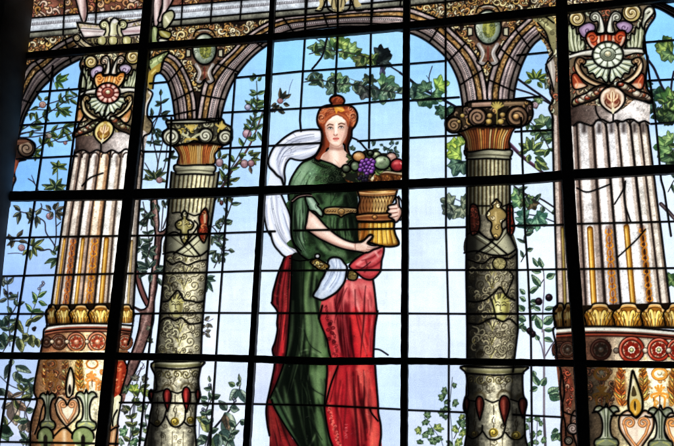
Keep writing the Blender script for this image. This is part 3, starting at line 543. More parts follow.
G1, G2, G3 = ((56,80,58),(150,176,120)), ((50,70,76),(140,164,166)), ((70,76,60),(168,176,130))
newspray('s1', 'leafy_spray', 'fine leafy spray running diagonally through the upper left bay', 'branch', [(P(19,132, 34,122, 50,112, 66,101, 78,96),8,8,3,*G1), (P(24,160, 40,146, 56,140, 72,133),9,7,3,*G1)])
newspray('s2', 'leafy_spray', 'fine dark spray weaving beside the tree trunk near the left fluted column', 'branch', [(P(146,262, 150,246, 147,228, 150,212),8,8,3.2,*G2), (P(170,300, 176,284, 172,266, 178,250)[:0] if False else P(141,230, 145,216, 143,202),8,7,3,*G2)])
newspray('s3', 'leafy_spray', 'thin leafy spray climbing between the left slender column and the woman', 'branch', [(P(214,268, 222,250, 219,234, 228,214, 233,198),9,8,3.2,*G2), (P(222,182, 236,160, 246,140, 254,118, 258,98),9,9,3.4,*G1)])
newspray('s4', 'leafy_spray', 'leafy spray linking the vine clusters under the crown of the central arch', 'branch', [(P(304,82, 320,80, 336,84, 352,84, 372,88, 392,92, 403,94),9,9,5,*G2), (P(309,54, 326,50, 344,52, 362,56, 380,62),10,9,5,*G1)])
newspray('s5', 'leafy_spray', 'thin spray of pointed leaves in the narrow bay right of the right slender column', 'branch', [(P(516,112, 528,120, 540,132, 550,150),9,10,4,*G1), (P(514,186, 526,196, 540,204, 553,214),10,8,4,*G2), (P(521,262, 527,250, 524,238, 530,226),8,8,3.4,*G2)])
newspray('s6', 'leafy_spray', 'tangled grey leafy spray filling the lower left corner behind the large vine', 'branch', [(P(3,352, 10,338, 8,322, 16,306, 18,292),9,9,4,*G2), (P(26,446, 30,428, 26,412, 31,398, 28,380),10,10,5,*G2), (P(2,430, 12,420, 20,404, 24,388),10,10,5,*G3)])
newspray('s7', 'leafy_spray', 'low grey green spray at the bottom between tree and left slender column', 'branch', [(P(128,446, 133,428, 130,412, 138,396, 141,382),8,8,4.4,*G3), (P(144,446, 147,430, 145,414, 149,402),8,7,4,*G2)])
newspray('s8', 'leafy_spray', 'low spray of grey leaves at the bottom beside the bold pointed vine', 'branch', [(P(205,446, 210,428, 206,412, 212,398, 211,384),9,9,5,*G2), (P(226,446, 232,432, 241,420),8,8,5,*G2)])
newspray('s9', 'leafy_spray', 'slender leafy spray hanging in the far right bay near the frame edge', 'branch', [(P(690,90, 676,98, 664,104, 656,112),8,9,5,*G1), (P(690,140, 678,146, 668,156),8,9,5,*G1), (P(690,170, 676,178, 668,192),9,8,4,*G2)])
def big_capital(t, cap, pl):
    """the carved capital shared by both fluted columns, drawn through the map t"""
    ink = (30, 22, 16)
    def piece(q, col, lt, dk, w=1.5, pid=None):
        m = fill(q, col, pid); c = q.mean(0)
        wash(m, c+(q-c)*.62-[.8, .6], lt, .75, 1.6); return m
    # acanthus leaves
    for s in (1, -1):
        X = lambda x: 268-s*(268-x)
        q = t(X(42),160, X(62),140, X(72),168, X(92),160, X(98),200, X(118),196, X(124),232, X(142),238, X(146),298, X(56),302, X(40),240)
        m = fill(q, (146,152,116), cap)
        for x0, y0, x1, y1 in ((62,158,80,298),(90,180,100,298),(114,212,118,298),(138,248,134,298)):
            stroke(t(X(x0),y0, X((x0+x1)/2-6),(y0+y1)/2, X(x1),y1), [1, 3.2, 2.4], (212,216,184), .95, clip=m, soft=.9); stroke(t(X(x0+10),y0+14, X((x0+x1)/2+6),(y0+y1)/2, X(x1+9),y1), [.7, 1.7, 1.5], (46,52,32), .9, clip=m)
            stroke(t(X(x0-4),y0+30, X((x0+x1)/2-13),(y0+y1)/2+20, X(x1-7),y1), .7, (96,102,60), .8, clip=m)
        lead(q, 1.4, True, True)
    # violet panels
    for q in ((108,168, 165,132, 205,150, 196,190, 140,222), (330,138, 380,122, 428,150, 400,196, 345,172)):
        q = t(*q); m = fill(q, pl['violet'], cap); c = q.mean(0); wash(m, c+(q-c)*.6, np.array(pl['violet'])+36, .8, 1); stroke(spiral(c[0], c[1]+1, 3.6, 1.1, 0, 1), 1, (72,48,78), .85, clip=m, sm=False); lead(q, 1.2, True, True)
    # corner volutes
    for x, y, r, s, a0 in ((100,108,8.2,1,3.4),(420,74,9.4,-1,-.2)):
        c = t(x,y)[0]; r = r*pl['k']
        m = fill(ell(*c, r, r), pl['vol'], part('volute', None, cap), sm=False); stroke(spiral(*c, r*.86, 1.6, a0, s), r*.30, (244,234,196), .85, clip=m, sm=False, soft=1); stroke(spiral(*c, r*1.0, 1.8, a0, s), r*.15, (78,56,24), .95, clip=m, sm=False); stroke(spiral(c[0]+.4,c[1]+.5, r*.7, 1.4, a0, s), r*.10, (120,84,30), .6, clip=m, sm=False); lead(ell(*c, r, r), 1.4, False, True)
    q = t(495,60, 520,38, 545,45, 552,72, 530,100, 505,130, 490,170, 478,140, 488,100); m = fill(q, (170,172,150), cap); stroke(t(500,70, 522,52, 538,66, 522,92, 500,125), 2, (232,232,214), .9, clip=m); stroke(t(512,80,526,70), 1, ink, .9, clip=m); lead(q, 1.5, True, True)
    # central lily
    for s in (1, -1):
        q = t(268+s*8,190, 268+s*10,140, 268+s*28,90, 268+s*52,66, 268+s*86,78, 268+s*92,108, 268+s*72,128, 268+s*50,124, 268+s*44,150, 268+s*52,192)
        m = fill(q, pl['lily'], cap); stroke(t(268+s*18,185, 268+s*22,140, 268+s*40,92, 268+s*66,84), [2.4,2.4,2.6,1.6], (238,236,222), .95, clip=m, soft=.9); stroke(np.vstack([t(268+s*40,180, 268+s*36,140), spiral(*t(268+s*64,102)[0], 4.4*pl['k'], 1.2, 3.4 if s > 0 else -.2, -s*-1, .2, 14)]), 1.1, (60,56,44), .95, clip=m, sm=False); shade(m, t(268+s*48,150,268+s*50,190), 2, (90,90,66), .7); lead(q, 1.4, True, True)
    stroke(t(268,96,268,190), 1.6, ink, .9)
    # shell
    q = t(152,232, 162,192, 198,182, 222,204, 268,196, 316,202, 345,180, 382,184, 388,226, 370,266, 335,292, 268,298, 192,288)
    m = fill(q, pl['shell'], cap)
    for k, x in enumerate(np.linspace(205, 335, 7)):
        xx = 268+(x-268)*.86; stroke(t(x,208, x,240, xx,285), [1.6,3,1.6], pl['shell_hi'] if k % 2 else pl['shell_mid'], .9, clip=m, soft=.8); stroke(t(x+10,206, x+10,240, xx+8,288), .9, pl['shell_dk'], .9, clip=m)
    for s in (1, -1):
        c = t(268-s*82,218)[0]; stroke(spiral(*c, 5.2*pl['k'], 1.4, 0 if s > 0 else 3.14, s), 2.2, pl['shell_mid'], .95, clip=m, sm=False); stroke(spiral(c[0]+.6,c[1]+.6, 5.2*pl['k'], 1.4, 0 if s > 0 else 3.14, s), .9, pl['shell_dk'], .95, clip=m, sm=False)
    stroke(t(166,225, 180,262, 222,284, 268,288, 318,284, 356,262, 374,220), 2.4, pl['shell_rim'], .9, clip=m, soft=.8); lead(q, 1.7, True, True)
    # plain moulding behind the rosette
    q = t(58,322, 120,302, 190,290, 380,286, 470,284, 496,296, 492,316, 440,312, 385,330, 190,332, 120,330, 60,346); m = fill(q, (190,186,170), cap); stroke(t(62,330, 120,312, 190,300, 380,296, 494,298), 2, (240,238,226), .9, clip=m, soft=.8); stroke(t(60,342, 130,326, 190,324, 380,324, 490,314), 1.4, (90,80,66), .8, clip=m); lead(t(58,320, 120,300, 190,288), 1.4); lead(t(380,284, 440,282, 490,288, 497,302), 1.4); lead(t(60,346, 120,331, 190,332), 1.3); lead(t(382,330, 440,313, 492,317), 1.3)
    # side grounds
    for s in (1, -1):
        X = lambda x: 282-s*(282-x)
        q = t(X(62),348, X(150),335, X(170),420, X(262),470, X(240),505, X(90),520, X(66),450); m = fill(q, pl['side'], cap); carve(m, (q[:,0].min(),q[:,1].min(),q[:,0].max(),q[:,1].max()), 16, pl['sidepal'], 300+s, r=(2,3.6), w=(1.4,2.4), ink=(40,16,10))
        q = t(X(70),440, X(100),432, X(135),480, X(160),505, X(95),525, X(72),500); m = fill(q, pl['corner'], cap); wash(m, t(X(90),490, X(140),492, X(150),508, X(95),520), (240,212,176), .85, .8); stroke(t(X(84),450, X(104),485, X(96),515), 1.2, (230,140,90), .8, clip=m); lead(q, 1.1, True, True)
    # fan leaf
    for s in (1, -1):
        q = t(286,360, 286+s*150,352, 286+s*146,392, 286+s*128,398, 286+s*118,432, 286+s*92,430, 286+s*72,462, 286+s*48,452, 286+s*20,482, 286+s*4,470)
        m = fill(q, (176,188,160), cap)
        for a, L in ((.12,150),(.42,150),(.74,142),(1.05,130),(1.36,118)):
            x, y = 286+s*L*np.cos(a), 352+L*np.sin(a)*.92; stroke(t(286+s*70*np.cos(a),352+64*np.sin(a), x, y), [2.6,3.6,1.8], (224,232,212), .95, clip=m, soft=.9); a2 = a+.16; stroke(t(286+s*60*np.cos(a2),352+56*np.sin(a2), 286+s*L*.96*np.cos(a2),352+L*.88*np.sin(a2)), [.8,1.6,1.4], (48,58,42), .95, clip=m); stroke(t(286+s*90*np.cos(a+.06),352+84*np.sin(a+.06), 286+s*L*.9*np.cos(a+.06),352+L*.84*np.sin(a+.06)), .6, (150,140,70), .7, clip=m)
            stroke(t(x-s*8,y-6), 1.6, (250,250,240), .9, clip=m, sm=False)
        lead(q, 1.5, True, True)
    # c-scrolls
    for s, c, d in ((1, pl['scr1'], pl['scr1h']), (-1, pl['scr2'], pl['scr2h'])):
        X = lambda x: 286-s*(286-x)
        q = t(X(92),350, X(110),336, X(140),344, X(152),362, X(140),378, X(124),374, X(122),400, X(150),440, X(210),476, X(276),496, X(290),512, X(240),512, X(170),490, X(112),446, X(86),396)
        m = fill(q, c, cap); stroke(t(X(98),360, X(98),400, X(126),444, X(184),484, X(260),505), [2,2.6,3,2], d, .95, clip=m, soft=.9); stroke(np.vstack([t(X(120),400), spiral(*t(X(122),358)[0], 4.4*pl['k'], 1.3, 2.8 if s > 0 else .3, s, .2, 14)]), 1, (70,44,24), .95, clip=m, sm=False); stroke(t(X(116),396, X(142),442, X(205),482, X(270),502), 1, (86,54,30), .85, clip=m); lead(q, 1.4, True, True)
    # rosette
    cr = t(281,322)[0]; k = pl['k']; a_, b_ = 15.6*k, 13.4*k
    m = fill(ell(*cr, a_, b_), pl['ros'], part('rosette', None, cap), sm=False)
    for i in range(11):
        a = i*.571+.2; e = lambda f, g=0: P(cr[0]+a_*f*np.cos(a+g), cr[1]+b_*f*np.sin(a+g))[0]
        stroke(np.vstack([e(.52), e(.8)]), 3.6*k, pl['ros_hi'], .95, clip=m, sm=False, soft=1.1); stroke(np.vstack([e(.48,.285), e(1.,.285)]), 1.1, pl['ros_dk'], .95, clip=m, sm=False)
    stroke(ell(*cr, a_*.93, b_*.93, 0, 30, 0, 6.3), 1., pl['ros_dk'], .5, clip=m, sm=False); stroke(ell(cr[0], cr[1]-.8, a_*.5, b_*.5, 0, 24, 0, 6.3), 1.4, pl['ros_dk'], .95, clip=m, sm=False)
    fruit(cr[0], cr[1]-.8, a_*.44, b_*.42, pl['ros'], pl['ros_hi'], pl['ros_dk'], None, False); stroke(ell(cr[0], cr[1]-1, a_*.24, b_*.24, 0, 20, 0, 6.3), .9, pl['ros_dk'], .9, sm=False); fruit(cr[0], cr[1]-1.2, a_*.18, b_*.18, (214,206,166), (252,246,220), (90,80,50), None, False); lead(ell(*cr, a_, b_), 1.6, False, True)
    fruit(*t(330,492)[0], 2.8, 2.4, (206,212,190), (246,246,236), (100,90,60), None)
    # garlands
    for s in (1, -1):
        q = t(*[v for x, y in ((70,602),(92,570),(150,548),(205,510),(262,498),(276,520),(240,560),(190,590),(120,612),(80,625)) for v in (305-s*(305-x), y-(0 if s > 0 else 18))])
        m = fill(q, (70,52,36), cap); bx = (q[:,0].min(), q[:,1].min(), q[:,0].max(), q[:,1].max()); g = np.random.default_rng(320+s)
        for f in np.linspace(.06, .94, 10):
            x = 78+f*185; y = 598-f*80+g.uniform(-12,12)-(0 if s > 0 else 18); c = t(305-s*(305-x), y)[0]; r = g.uniform(2., 3.6)*k
            mm = fruit(c[0], c[1], r*1.2, r*.92, pl['gar'][g.integers(len(pl['gar']))], (250,244,222), (84,44,28), None, True)
        lead(q, 1.5, True, True)
    # heart shell
    q = t(312,664, 270,642, 236,604, 234,556, 262,520, 305,506, 348,520, 378,552, 380,596, 352,638); m = fill(q, pl['heart'], part('heart_shell', None, cap))
    for s in (1, -1):
        stroke(t(308+s*4,650, 308+s*42,628, 308+s*60,588, 308+s*52,548, 308+s*24,528), 2.8, pl['heart_hi'], .95, clip=m, soft=1); stroke(np.vstack([t(308+s*6,638, 308+s*36,618), spiral(*t(308+s*26,596)[0], 3.6*k, 1.1, 1.2 if s > 0 else 1.9, -s, .2, 12)]), 1.4, (90,44,26), .95, clip=m, sm=False)
        wash(m, t(308+s*6,600, 308+s*12,560, 308+s*36,556, 308+s*40,590, 308+s*22,612), pl['heart_in'], .85, .7); stroke(t(308+s*8,590, 308+s*26,574, 308+s*28,556), 1.8, (240,206,160), .9, clip=m)
    q2 = t(308,530, 322,560, 314,594, 308,640, 302,594, 294,560); mm = fill(q2, (236,214,176)); stroke(t(308,540,308,600), .8, (120,64,30), .9); lead(q, 1.7, True, True)
    q = t(308,628, 322,640, 314,668, 300,655); fill(q, (230,220,184))
# ---------------------------------------------------------------- cornice and spandrels
def yl(x, y, s=-.085): return np.array([[xx, y+s*(xx-343)-(.00012*(xx-343)**2 if xx > 343 else 0)] for xx in x])
XS = np.linspace(-20, 700, 25)
def band(ya, yb, col, pid, **k):
    m = fill(np.vstack([yl(XS, ya), yl(XS[::-1], yb)]), col, pid, sm=False, **k); return m
thing('cornice', 'painted_cornice', 'long pale stone cornice with a dentil row running along the top of the window', 'cornice')
cp = part('frieze'); cm = part('lower_moulding', label='olive grey moulding under the pale frieze'); ct = part('upper_band', label='orange and pink band of scrollwork above the frieze')
m = band(-40, -8.5, (120, 72, 56), ct); stipple(m, .04, .1, .1)
carve(m, (-20,-16,700,40), 1100, [(176,120,76),(196,150,106),(150,80,60),(190,160,140),(160,110,50)], 5, r=(1.8,4))
m = band(-8.5, 5.5, (196, 204, 212), cp); shade(m, yl(XS, -2), 4, (214, 204, 208), .6); shade(m, yl(XS, 4.4), 3, (150, 160, 172), .7)
for a in np.arange(-20, 700, 1.75): stroke(yl([a, a+.2], -2.6)+[[0, -.8], [0, .9]], .75, (34, 34, 40), .85, sm=False, clip=m)
stroke(yl(XS, -1.2), .6, (60, 60, 66), .7, sm=False); stroke(yl(XS, -6.5), .7, (110, 112, 118), .6, sm=False); stipple(m, .03, .03, .03)
m = band(5.5, 12, (112, 112, 98), cm); shade(m, yl(XS, 7), 3, (150, 150, 132), .8); shade(m, yl(XS, 11.2), 3, (52, 48, 44), .8); stipple(m, .06, .05, .1)
lead(yl(XS, -8.5), 1.6, False); lead(yl(XS, 5.5), 1.5, False); lead(yl(XS, 12), 1.7, False)
for x in (63, 95, 181, 210.5, 240, 306, 338, 371.5, 400, 445, 500, 526): lead(P(x+1.5, -14, x, 60-.085*(x-60)-.00)[:2]*[1, 1] if False else np.array([[x+2.5, -14], [x, 12-.085*(x-343)]]), 1.4, False)

def spandrel(poly, seed, box, label):
    thing('spandrel%d' % seed, 'painted_spandrel', label, 'wall panel', 'spandrels filled with gold scrollwork'); sp = part('ground')
    m = fill(poly, (44, 30, 26), sp, sm=False); stipple(m, .06, .15, .15); A = (box[2]-box[0])*(box[3]-box[1])
    carve(m, box, int(A/11), [(206,160,84),(180,130,66),(220,190,130),(150,100,56),(206,186,150)], seed, r=(1.8,4.2), w=(1.2,2.6)); return m
    dabs(m, box, int((box[2]-box[0])*(box[3]-box[1])/9), [(190,128,52),(170,104,44),(206,160,80),(128,72,40),(214,180,120),(96,56,40)], seed, (.9, 2.3))
    curls(m, box, int((box[2]-box[0])*(box[3]-box[1])/42), (206, 164, 84), seed+1, 1.1, (2, 4)); curls(m, box, int((box[2]-box[0])*(box[3]-box[1])/30), (32, 18, 14), seed+2, .9, (1.5, 3.5))
    return m
spandrel(np.vstack([yl([150, 300], 12), P(300, 20, 262, 26, 232, 51, 216, 66, 204, 84, 198, 112, 194, 112, 188, 76, 176, 57, 164, 60, 150, 70, 146, 40)]), 21, (146, 22, 275, 90), 'brown and gold scrollwork panel around the cartouche above the left slender column')
spandrel(np.vstack([yl([405, 565], 12), P(565, 62, 549, 50, 541, 39, 530, 24, 512, 33, 500, 50, 492, 68, 487, 88, 480, 70, 470, 50, 455, 32, 440, 21, 410, 8)]), 31, (405, -6, 560, 86), 'brown and gold scrollwork panel around the cartouche above the right slender column')
spandrel(np.vstack([yl([20, 90], 12), P(90, 62, 60, 48, 40, 58, 20, 75)]), 41, (25, 30, 80, 62), 'small dark scrollwork panel in the upper left corner over the shadowed arch')
CUR[0] = 'spandrel31'; lead(P(409,9, 425,13.5, 441,20.5), 1.2); lead(yl(np.linspace(150,560,12), 12), 1.7, False)

# ---------------------------------------------------------------- arches
MV, MVD, GD, TP = (190,170,162), (112,92,88), (140,104,58), (112,100,92)
def arch(key, label, outer, inner, tint=1., bead='dark', cuts=(), goldseed=0, stops=(0,.2,.42,.8,1.)):
    thing(key, 'painted_arch', label, 'arch', 'round arches between the columns')
    po, pg, pm, pi = part('outer_band'), part('gilded_band'), part('beaded_band'), part('inner_band')
    o, i = smooth(outer, n=8), smooth(inner, n=8)
    n = 90
    def res(p):
        d = np.r_[0, np.cumsum(np.hypot(*np.diff(p, axis=0).T))]; t = np.linspace(0, d[-1], n)
        return np.stack([np.interp(t, d, p[:, 0]), np.interp(t, d, p[:, 1])], 1)
    o, i = res(o), res(i); L = lambda t: o*(1-t)+i*t
    for k, (pid, c) in enumerate(((po, MV), (pg, GD), (pm, MV), (pi, TP))):
        c = np.array(c)*tint
        a, b = stops[k], stops[k+1]
        m = fill(np.vstack([L(a), L(b)[::-1]]), c, pid, sm=False)
        wdt = np.hypot(*(L(a)-L(b)).T).mean()
        if pid == pg:
            stipple(m, .1, .2, .1); g = np.random.default_rng(goldseed+k)
            for q in range(0, n-1):
                t = g.uniform(a+.03, b-.03); p = L(t)[q]; e = L(t)[min(n-1, q+1)]
                stroke(np.array([p, (p+e)/2]), 1.3, [(196,156,90),(166,120,60),(214,180,126),(60,38,24)][g.integers(4)], .8, soft=.6, sm=False, clip=m)
        else:
            shade(m, L(a+(b-a)*.25), wdt*.6, np.array((196,176,180))*tint if pid != pi else np.array((128,118,112))*tint, .55); shade(m, L(b-(b-a)*.12), wdt*.45, np.array(MVD)*tint*.8, .7); stipple(m, .05, .05, .08)
        if pid == pm:
            q = L(.57); d = np.r_[0, np.cumsum(np.hypot(*np.diff(q, axis=0).T))]
            stroke(q, 2.2, (40, 32, 38), .8 if bead != 'dark' else .45, sm=False, clip=m)
            for s in np.arange(0, d[-1], 1.9):
                x, y = np.interp(s, d, q[:, 0]), np.interp(s, d, q[:, 1])
                stroke(P(x, y), 1.15, (226, 218, 210) if bead != 'dark' else (30, 24, 28), .9, soft=.35, sm=False, clip=m)
            stroke(L(.68), .6, (60, 50, 56), .8, sm=False, clip=m)
    for t, w in ((0, 1.7), (stops[1], 1.1), (stops[2], 1.4), (stops[3], 1.3), (1, 2.)): lead(L(t), w, False)
    for c in cuts:
        k = int(c*(n-1)); lead(np.array([o[k], i[k]]), 1.4, False)
arch('arch_far_left', 'shadowed grey arch springing from the volute bracket at the left edge', P(4,150, 10,112, 25.5,70, 40,58, 59,43, 86,30), P(18,140, 25.6,114.5, 39,92, 48,82, 62,69, 86,56), .62, 'dark', (.35, .62, .86), 1)
arch('arch_left', 'small mauve arch between the left fluted column and the left slender column', P(164,50.5, 178,59, 189,78, 195.5,99.5, 196.5,122), P(156,73, 162,74, 168,83, 172.6,99.5, 175.5,123), .95, 'dark', (.3, .62, .86), 2)
arch('arch_centre', 'wide mauve and gold arch spanning over the head of the woman', P(196.5,122, 200,99, 205,80, 219,62, 232,50, 243,38, 262,25, 281,17.5, 310,14.5, 340,11.5, 375,8.5, 404,7, 425,13, 441,20.5, 455,33, 471,49, 480.7,65, 486,84, 488,101),
     P(220,122, 225.5,99.5, 235,78, 251,58, 270.5,43, 290,34, 315,29, 345,26.5, 375,27.5, 404,31.5, 420,37, 435,47, 448.4,60.5, 458,80, 462,100, 463,112), 1., 'light', (.07, .16, .26, .36, .47, .585, .68, .765, .845, .93), 3)
arch('arch_right', 'small mauve arch between the right slender column and the right fluted column', P(487,98, 487.5,86, 492,68, 500,50, 512,33, 530,16), P(513.5,106, 515,89, 520,70, 527,54, 534,44, 541,38), .92, 'dark', (.2, .55, .8), 4)
arch('arch_far_right', 'dark sliver of an arch in the upper right corner', P(640,-4, 660,2, 690,16), P(652,6, 664,11, 690,27), .45, 'dark', (), 5)

def cartouche(key, label, cx, cy, s):
    thing(key, 'painted_cartouche', label, 'cartouche', 'carved oval cartouches between the arches')
    fr, ov = part('scroll_frame'), part('oval_shield')
    m = fill(np.array([(-15,-14),(-8,-19),(0,-22),(8,-19),(15,-15),(20,-10),(19,-4),(22,6),(18,12),(13,12),(12,20),(9,27),(12,34),(6,38),(0,34),(-5,38),(-9,35),(-7,27),(-12,19),(-14,13),(-19,12),(-21,5),(-18,-3),(-20,-9)])*s+[cx,cy], (98,72,56), fr)
    stipple(m, .08, .2, .1)
    for sx in (1, -1):
        volute(cx+sx*9*s, cy-15*s, 5*s, (168,132,80), sx, 1, (60,36,24), turns=1.2)
        stroke(P(cx+sx*14*s,cy-2*s, cx+sx*18*s,cy-9*s, cx+sx*15*s,cy-13*s), 2*s, (186,156,120), .9, clip=m)
        fill(P(cx+sx*15*s,cy+1*s, cx+sx*20*s,cy+0*s, cx+sx*20*s,cy+9*s, cx+sx*15*s,cy+8*s), (196,190,160), fr, sm=False); lead(P(cx+sx*15*s,cy+1*s, cx+sx*20*s,cy, cx+sx*20*s,cy+9*s, cx+sx*15*s,cy+8*s), .9, False, True)
        stroke(P(cx+sx*9*s,cy+17*s, cx+sx*5*s,cy+25*s, cx+sx*8*s,cy+34*s, cx+sx*4*s,cy+36*s), 3.6*s, (158,152,148), .95, clip=m)
        stroke(P(cx+sx*8*s,cy+18*s, cx+sx*4*s,cy+26*s, cx+sx*7*s,cy+34*s), 1*s, (220,214,206), .8, clip=m)
        lead(P(cx+sx*12*s,cy+18*s, cx+sx*8*s,cy+26*s, cx+sx*11*s,cy+34*s, cx+sx*5*s,cy+38*s, cx,cy+33*s), 1.1)
    stroke(P(cx,cy+20*s, cx,cy+36*s), 2*s, (110,40,30), .8, clip=m)
    stroke(P(cx-6*s,cy-20*s, cx,cy-21*s, cx+6*s,cy-20*s), 2*s, (210,200,180), .9, clip=m)
    m = fill(ell(cx, cy, 13*s, 17*s), (150,162,140), ov, sm=False)
    shade(m, ell(cx, cy, 13*s, 17*s, 0, 20, -.9, 2.2), 8*s, (70,86,76), .8); shade(m, ell(cx-2*s, cy, 9*s, 13*s, 0, 12, 2.6, 4.6), 6*s, (216,222,204), .9)
    m2 = fill(ell(cx+1*s, cy+1*s, 6.5*s, 9.5*s), (142,146,62), sm=False); curls(m2, (cx-6*s,cy-8*s,cx+7*s,cy+10*s), 8, (54,60,24), int(cx), .9, (1.5, 3)); shade(m2, P(cx,cy-6*s,cx,cy+6*s), 3*s, (206,204,110), .8)
    curls(m, (cx-11*s,cy-14*s,cx+11*s,cy+14*s), 14, (64,76,54), int(cx)+3, .8, (1.4, 2.8))
    lead(ell(cx, cy, 13*s, 17*s), 1.8, False, True); lead(P(cx-12*s,cy-14*s, cx-9*s,cy-20*s, cx,cy-22*s, cx+8*s,cy-20*s, cx+12*s,cy-14*s), 1.2)
cartouche('cart_l', 'greenish oval cartouche in the spandrel above the left slender column', 204.5, 49, .92)
cartouche('cart_r', 'greenish oval cartouche in the spandrel above the right slender column', 488, 27, 1.02)
thing('keystone', 'painted_keystone', 'cream scrolled ornament cut off by the top edge above the central arch', 'ornament'); ks = part('scrolls')
t = T(290, 0, 5.868)
m = fill(t(150,-60, 200,-60, 280,-40, 360,-60, 420,-60, 400,0, 420,30, 380,40, 350,0, 320,30, 310,65, 280,75, 250,60, 235,20, 215,0, 195,50, 150,60, 175,20), (176,160,110), ks)
for sx in (-1, 1):
    stroke(t(285+sx*130,45, 285+sx*90,55, 285+sx*75,20, 285+sx*90,-30), 3.6, (220,208,150), .95, clip=m); stroke(t(285+sx*35,58, 285+sx*60,50, 285+sx*55,10, 285+sx*40,-30), 4, (226,214,170), .95, clip=m)
    stroke(t(285+sx*110,50, 285+sx*85,40, 285+sx*90,-30), .9, INK, .9, clip=m); stroke(t(285+sx*20,60, 285+sx*40,45, 285+sx*35,-20), .9, INK, .9, clip=m)
    lead(t(285+sx*135,62, 285+sx*100,60, 285+sx*80,15, 285+sx*70,-10, 285+sx*65,45, 285+sx*35,68, 285,76), 1.5)
shade(m, t(285,-20,285,60), 3, (240,224,190), .9); stroke(t(262,-30,272,40), 1, INK, .8, clip=m); stroke(t(308,-30,298,40), 1, INK, .8, clip=m)

# statue legs standing on the entablature
def legs(key, label, pts_list, tone):
    thing(key, 'painted_statue', label, 'statue', 'statues cut off by the top edge'); lg = part('bare_leg')
    for p in pts_list:
        m = fill(p, tone, lg); c = p.mean(0); shade(m, np.array([[c[0]-2, c[1]-12],[c[0]-1, c[1]+12]]), 4, (244,226,222), .85); shade(m, np.array([[c[0]+3.5, c[1]-12],[c[0]+2.5, c[1]+12]]), 4, (110,74,74), .8); lead(p, 1.4, True, True)
legs('putto_l', 'bare stone leg standing on the left fluted column, cut off by the top edge', [P(74,-12, 84,-12, 87,4, 87,16, 84,23, 81,18, 78,8)], (206,180,172))
legs('putto_m', 'pair of bare stone legs right of the leftmost mullion, cut off by the top edge', [P(153,-12, 165,-12, 163,2, 160,12, 158,25, 154,25, 153,8), P(164,-12, 176,-12, 172,2, 166,12, 161,22, 158,20, 162,8)], (200,174,170))

# ---------------------------------------------------------------- big fluted columns
CREAM, TAN, BRN, DKB = (232,224,214), (176,152,132), (112,82,66), (46,32,28)
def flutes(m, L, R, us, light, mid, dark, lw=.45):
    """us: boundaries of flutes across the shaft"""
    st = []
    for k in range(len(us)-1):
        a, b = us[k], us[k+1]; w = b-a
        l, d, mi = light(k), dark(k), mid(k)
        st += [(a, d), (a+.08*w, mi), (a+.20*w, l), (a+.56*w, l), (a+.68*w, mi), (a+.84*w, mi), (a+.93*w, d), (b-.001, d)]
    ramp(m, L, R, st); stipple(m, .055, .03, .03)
def mixc(a, b, t): return tuple(np.array(a)*(1-t)+np.array(b)*t)
def chain(x0, y0, x1, y1, n, r, m, lo, hi, pid=None):
    stroke(P(x0,y0,x1,y1), r*2.2, mixc(lo, (60,40,30), .6), .55, soft=r*.5, clip=m, sm=False, pid=pid)
    for k in range(n):
        f = (k+.5)/n; x, y = x0+(x1-x0)*f, y0+(y1-y0)*f
        if k % 2:
            stroke(ell(x, y, r*.72, r*1.25), 1.5, hi, 1, clip=m, sm=False); stroke(ell(x, y, r*.72, r*1.25, 0, 22, 0, 6.3), .5, lo, .7, clip=m, sm=False); stroke(P(x, y-r*.5, x, y+r*.5), 1, lo, 1, clip=m)
        else:
            for s in (1, -1): stroke(P(x, y+r*.6, x+s*r*.9, y+r*.1, x+s*r*.7, y-r*.7), 1.3, hi, 1, clip=m)
            stroke(P(x, y-r, x, y+r), 1.2, lo, .9, clip=m)
def rod(x0, y0, x1, y1, w, m, pid=None, lo=(112,66,16), mid=(196,136,36), hi=(248,214,120)):
    stroke(P(x0,y0,x1,y1), w, lo, 1, clip=m, sm=False, soft=.4, pid=pid); stroke(P(x0-w*.05,y0+1,x1-w*.05,y1), w*.62, mid, 1, clip=m, sm=False, soft=.7); stroke(P(x0-w*.12,y0+2,x1-w*.12,y1), w*.22, hi, .9, clip=m, sm=False, soft=.6)
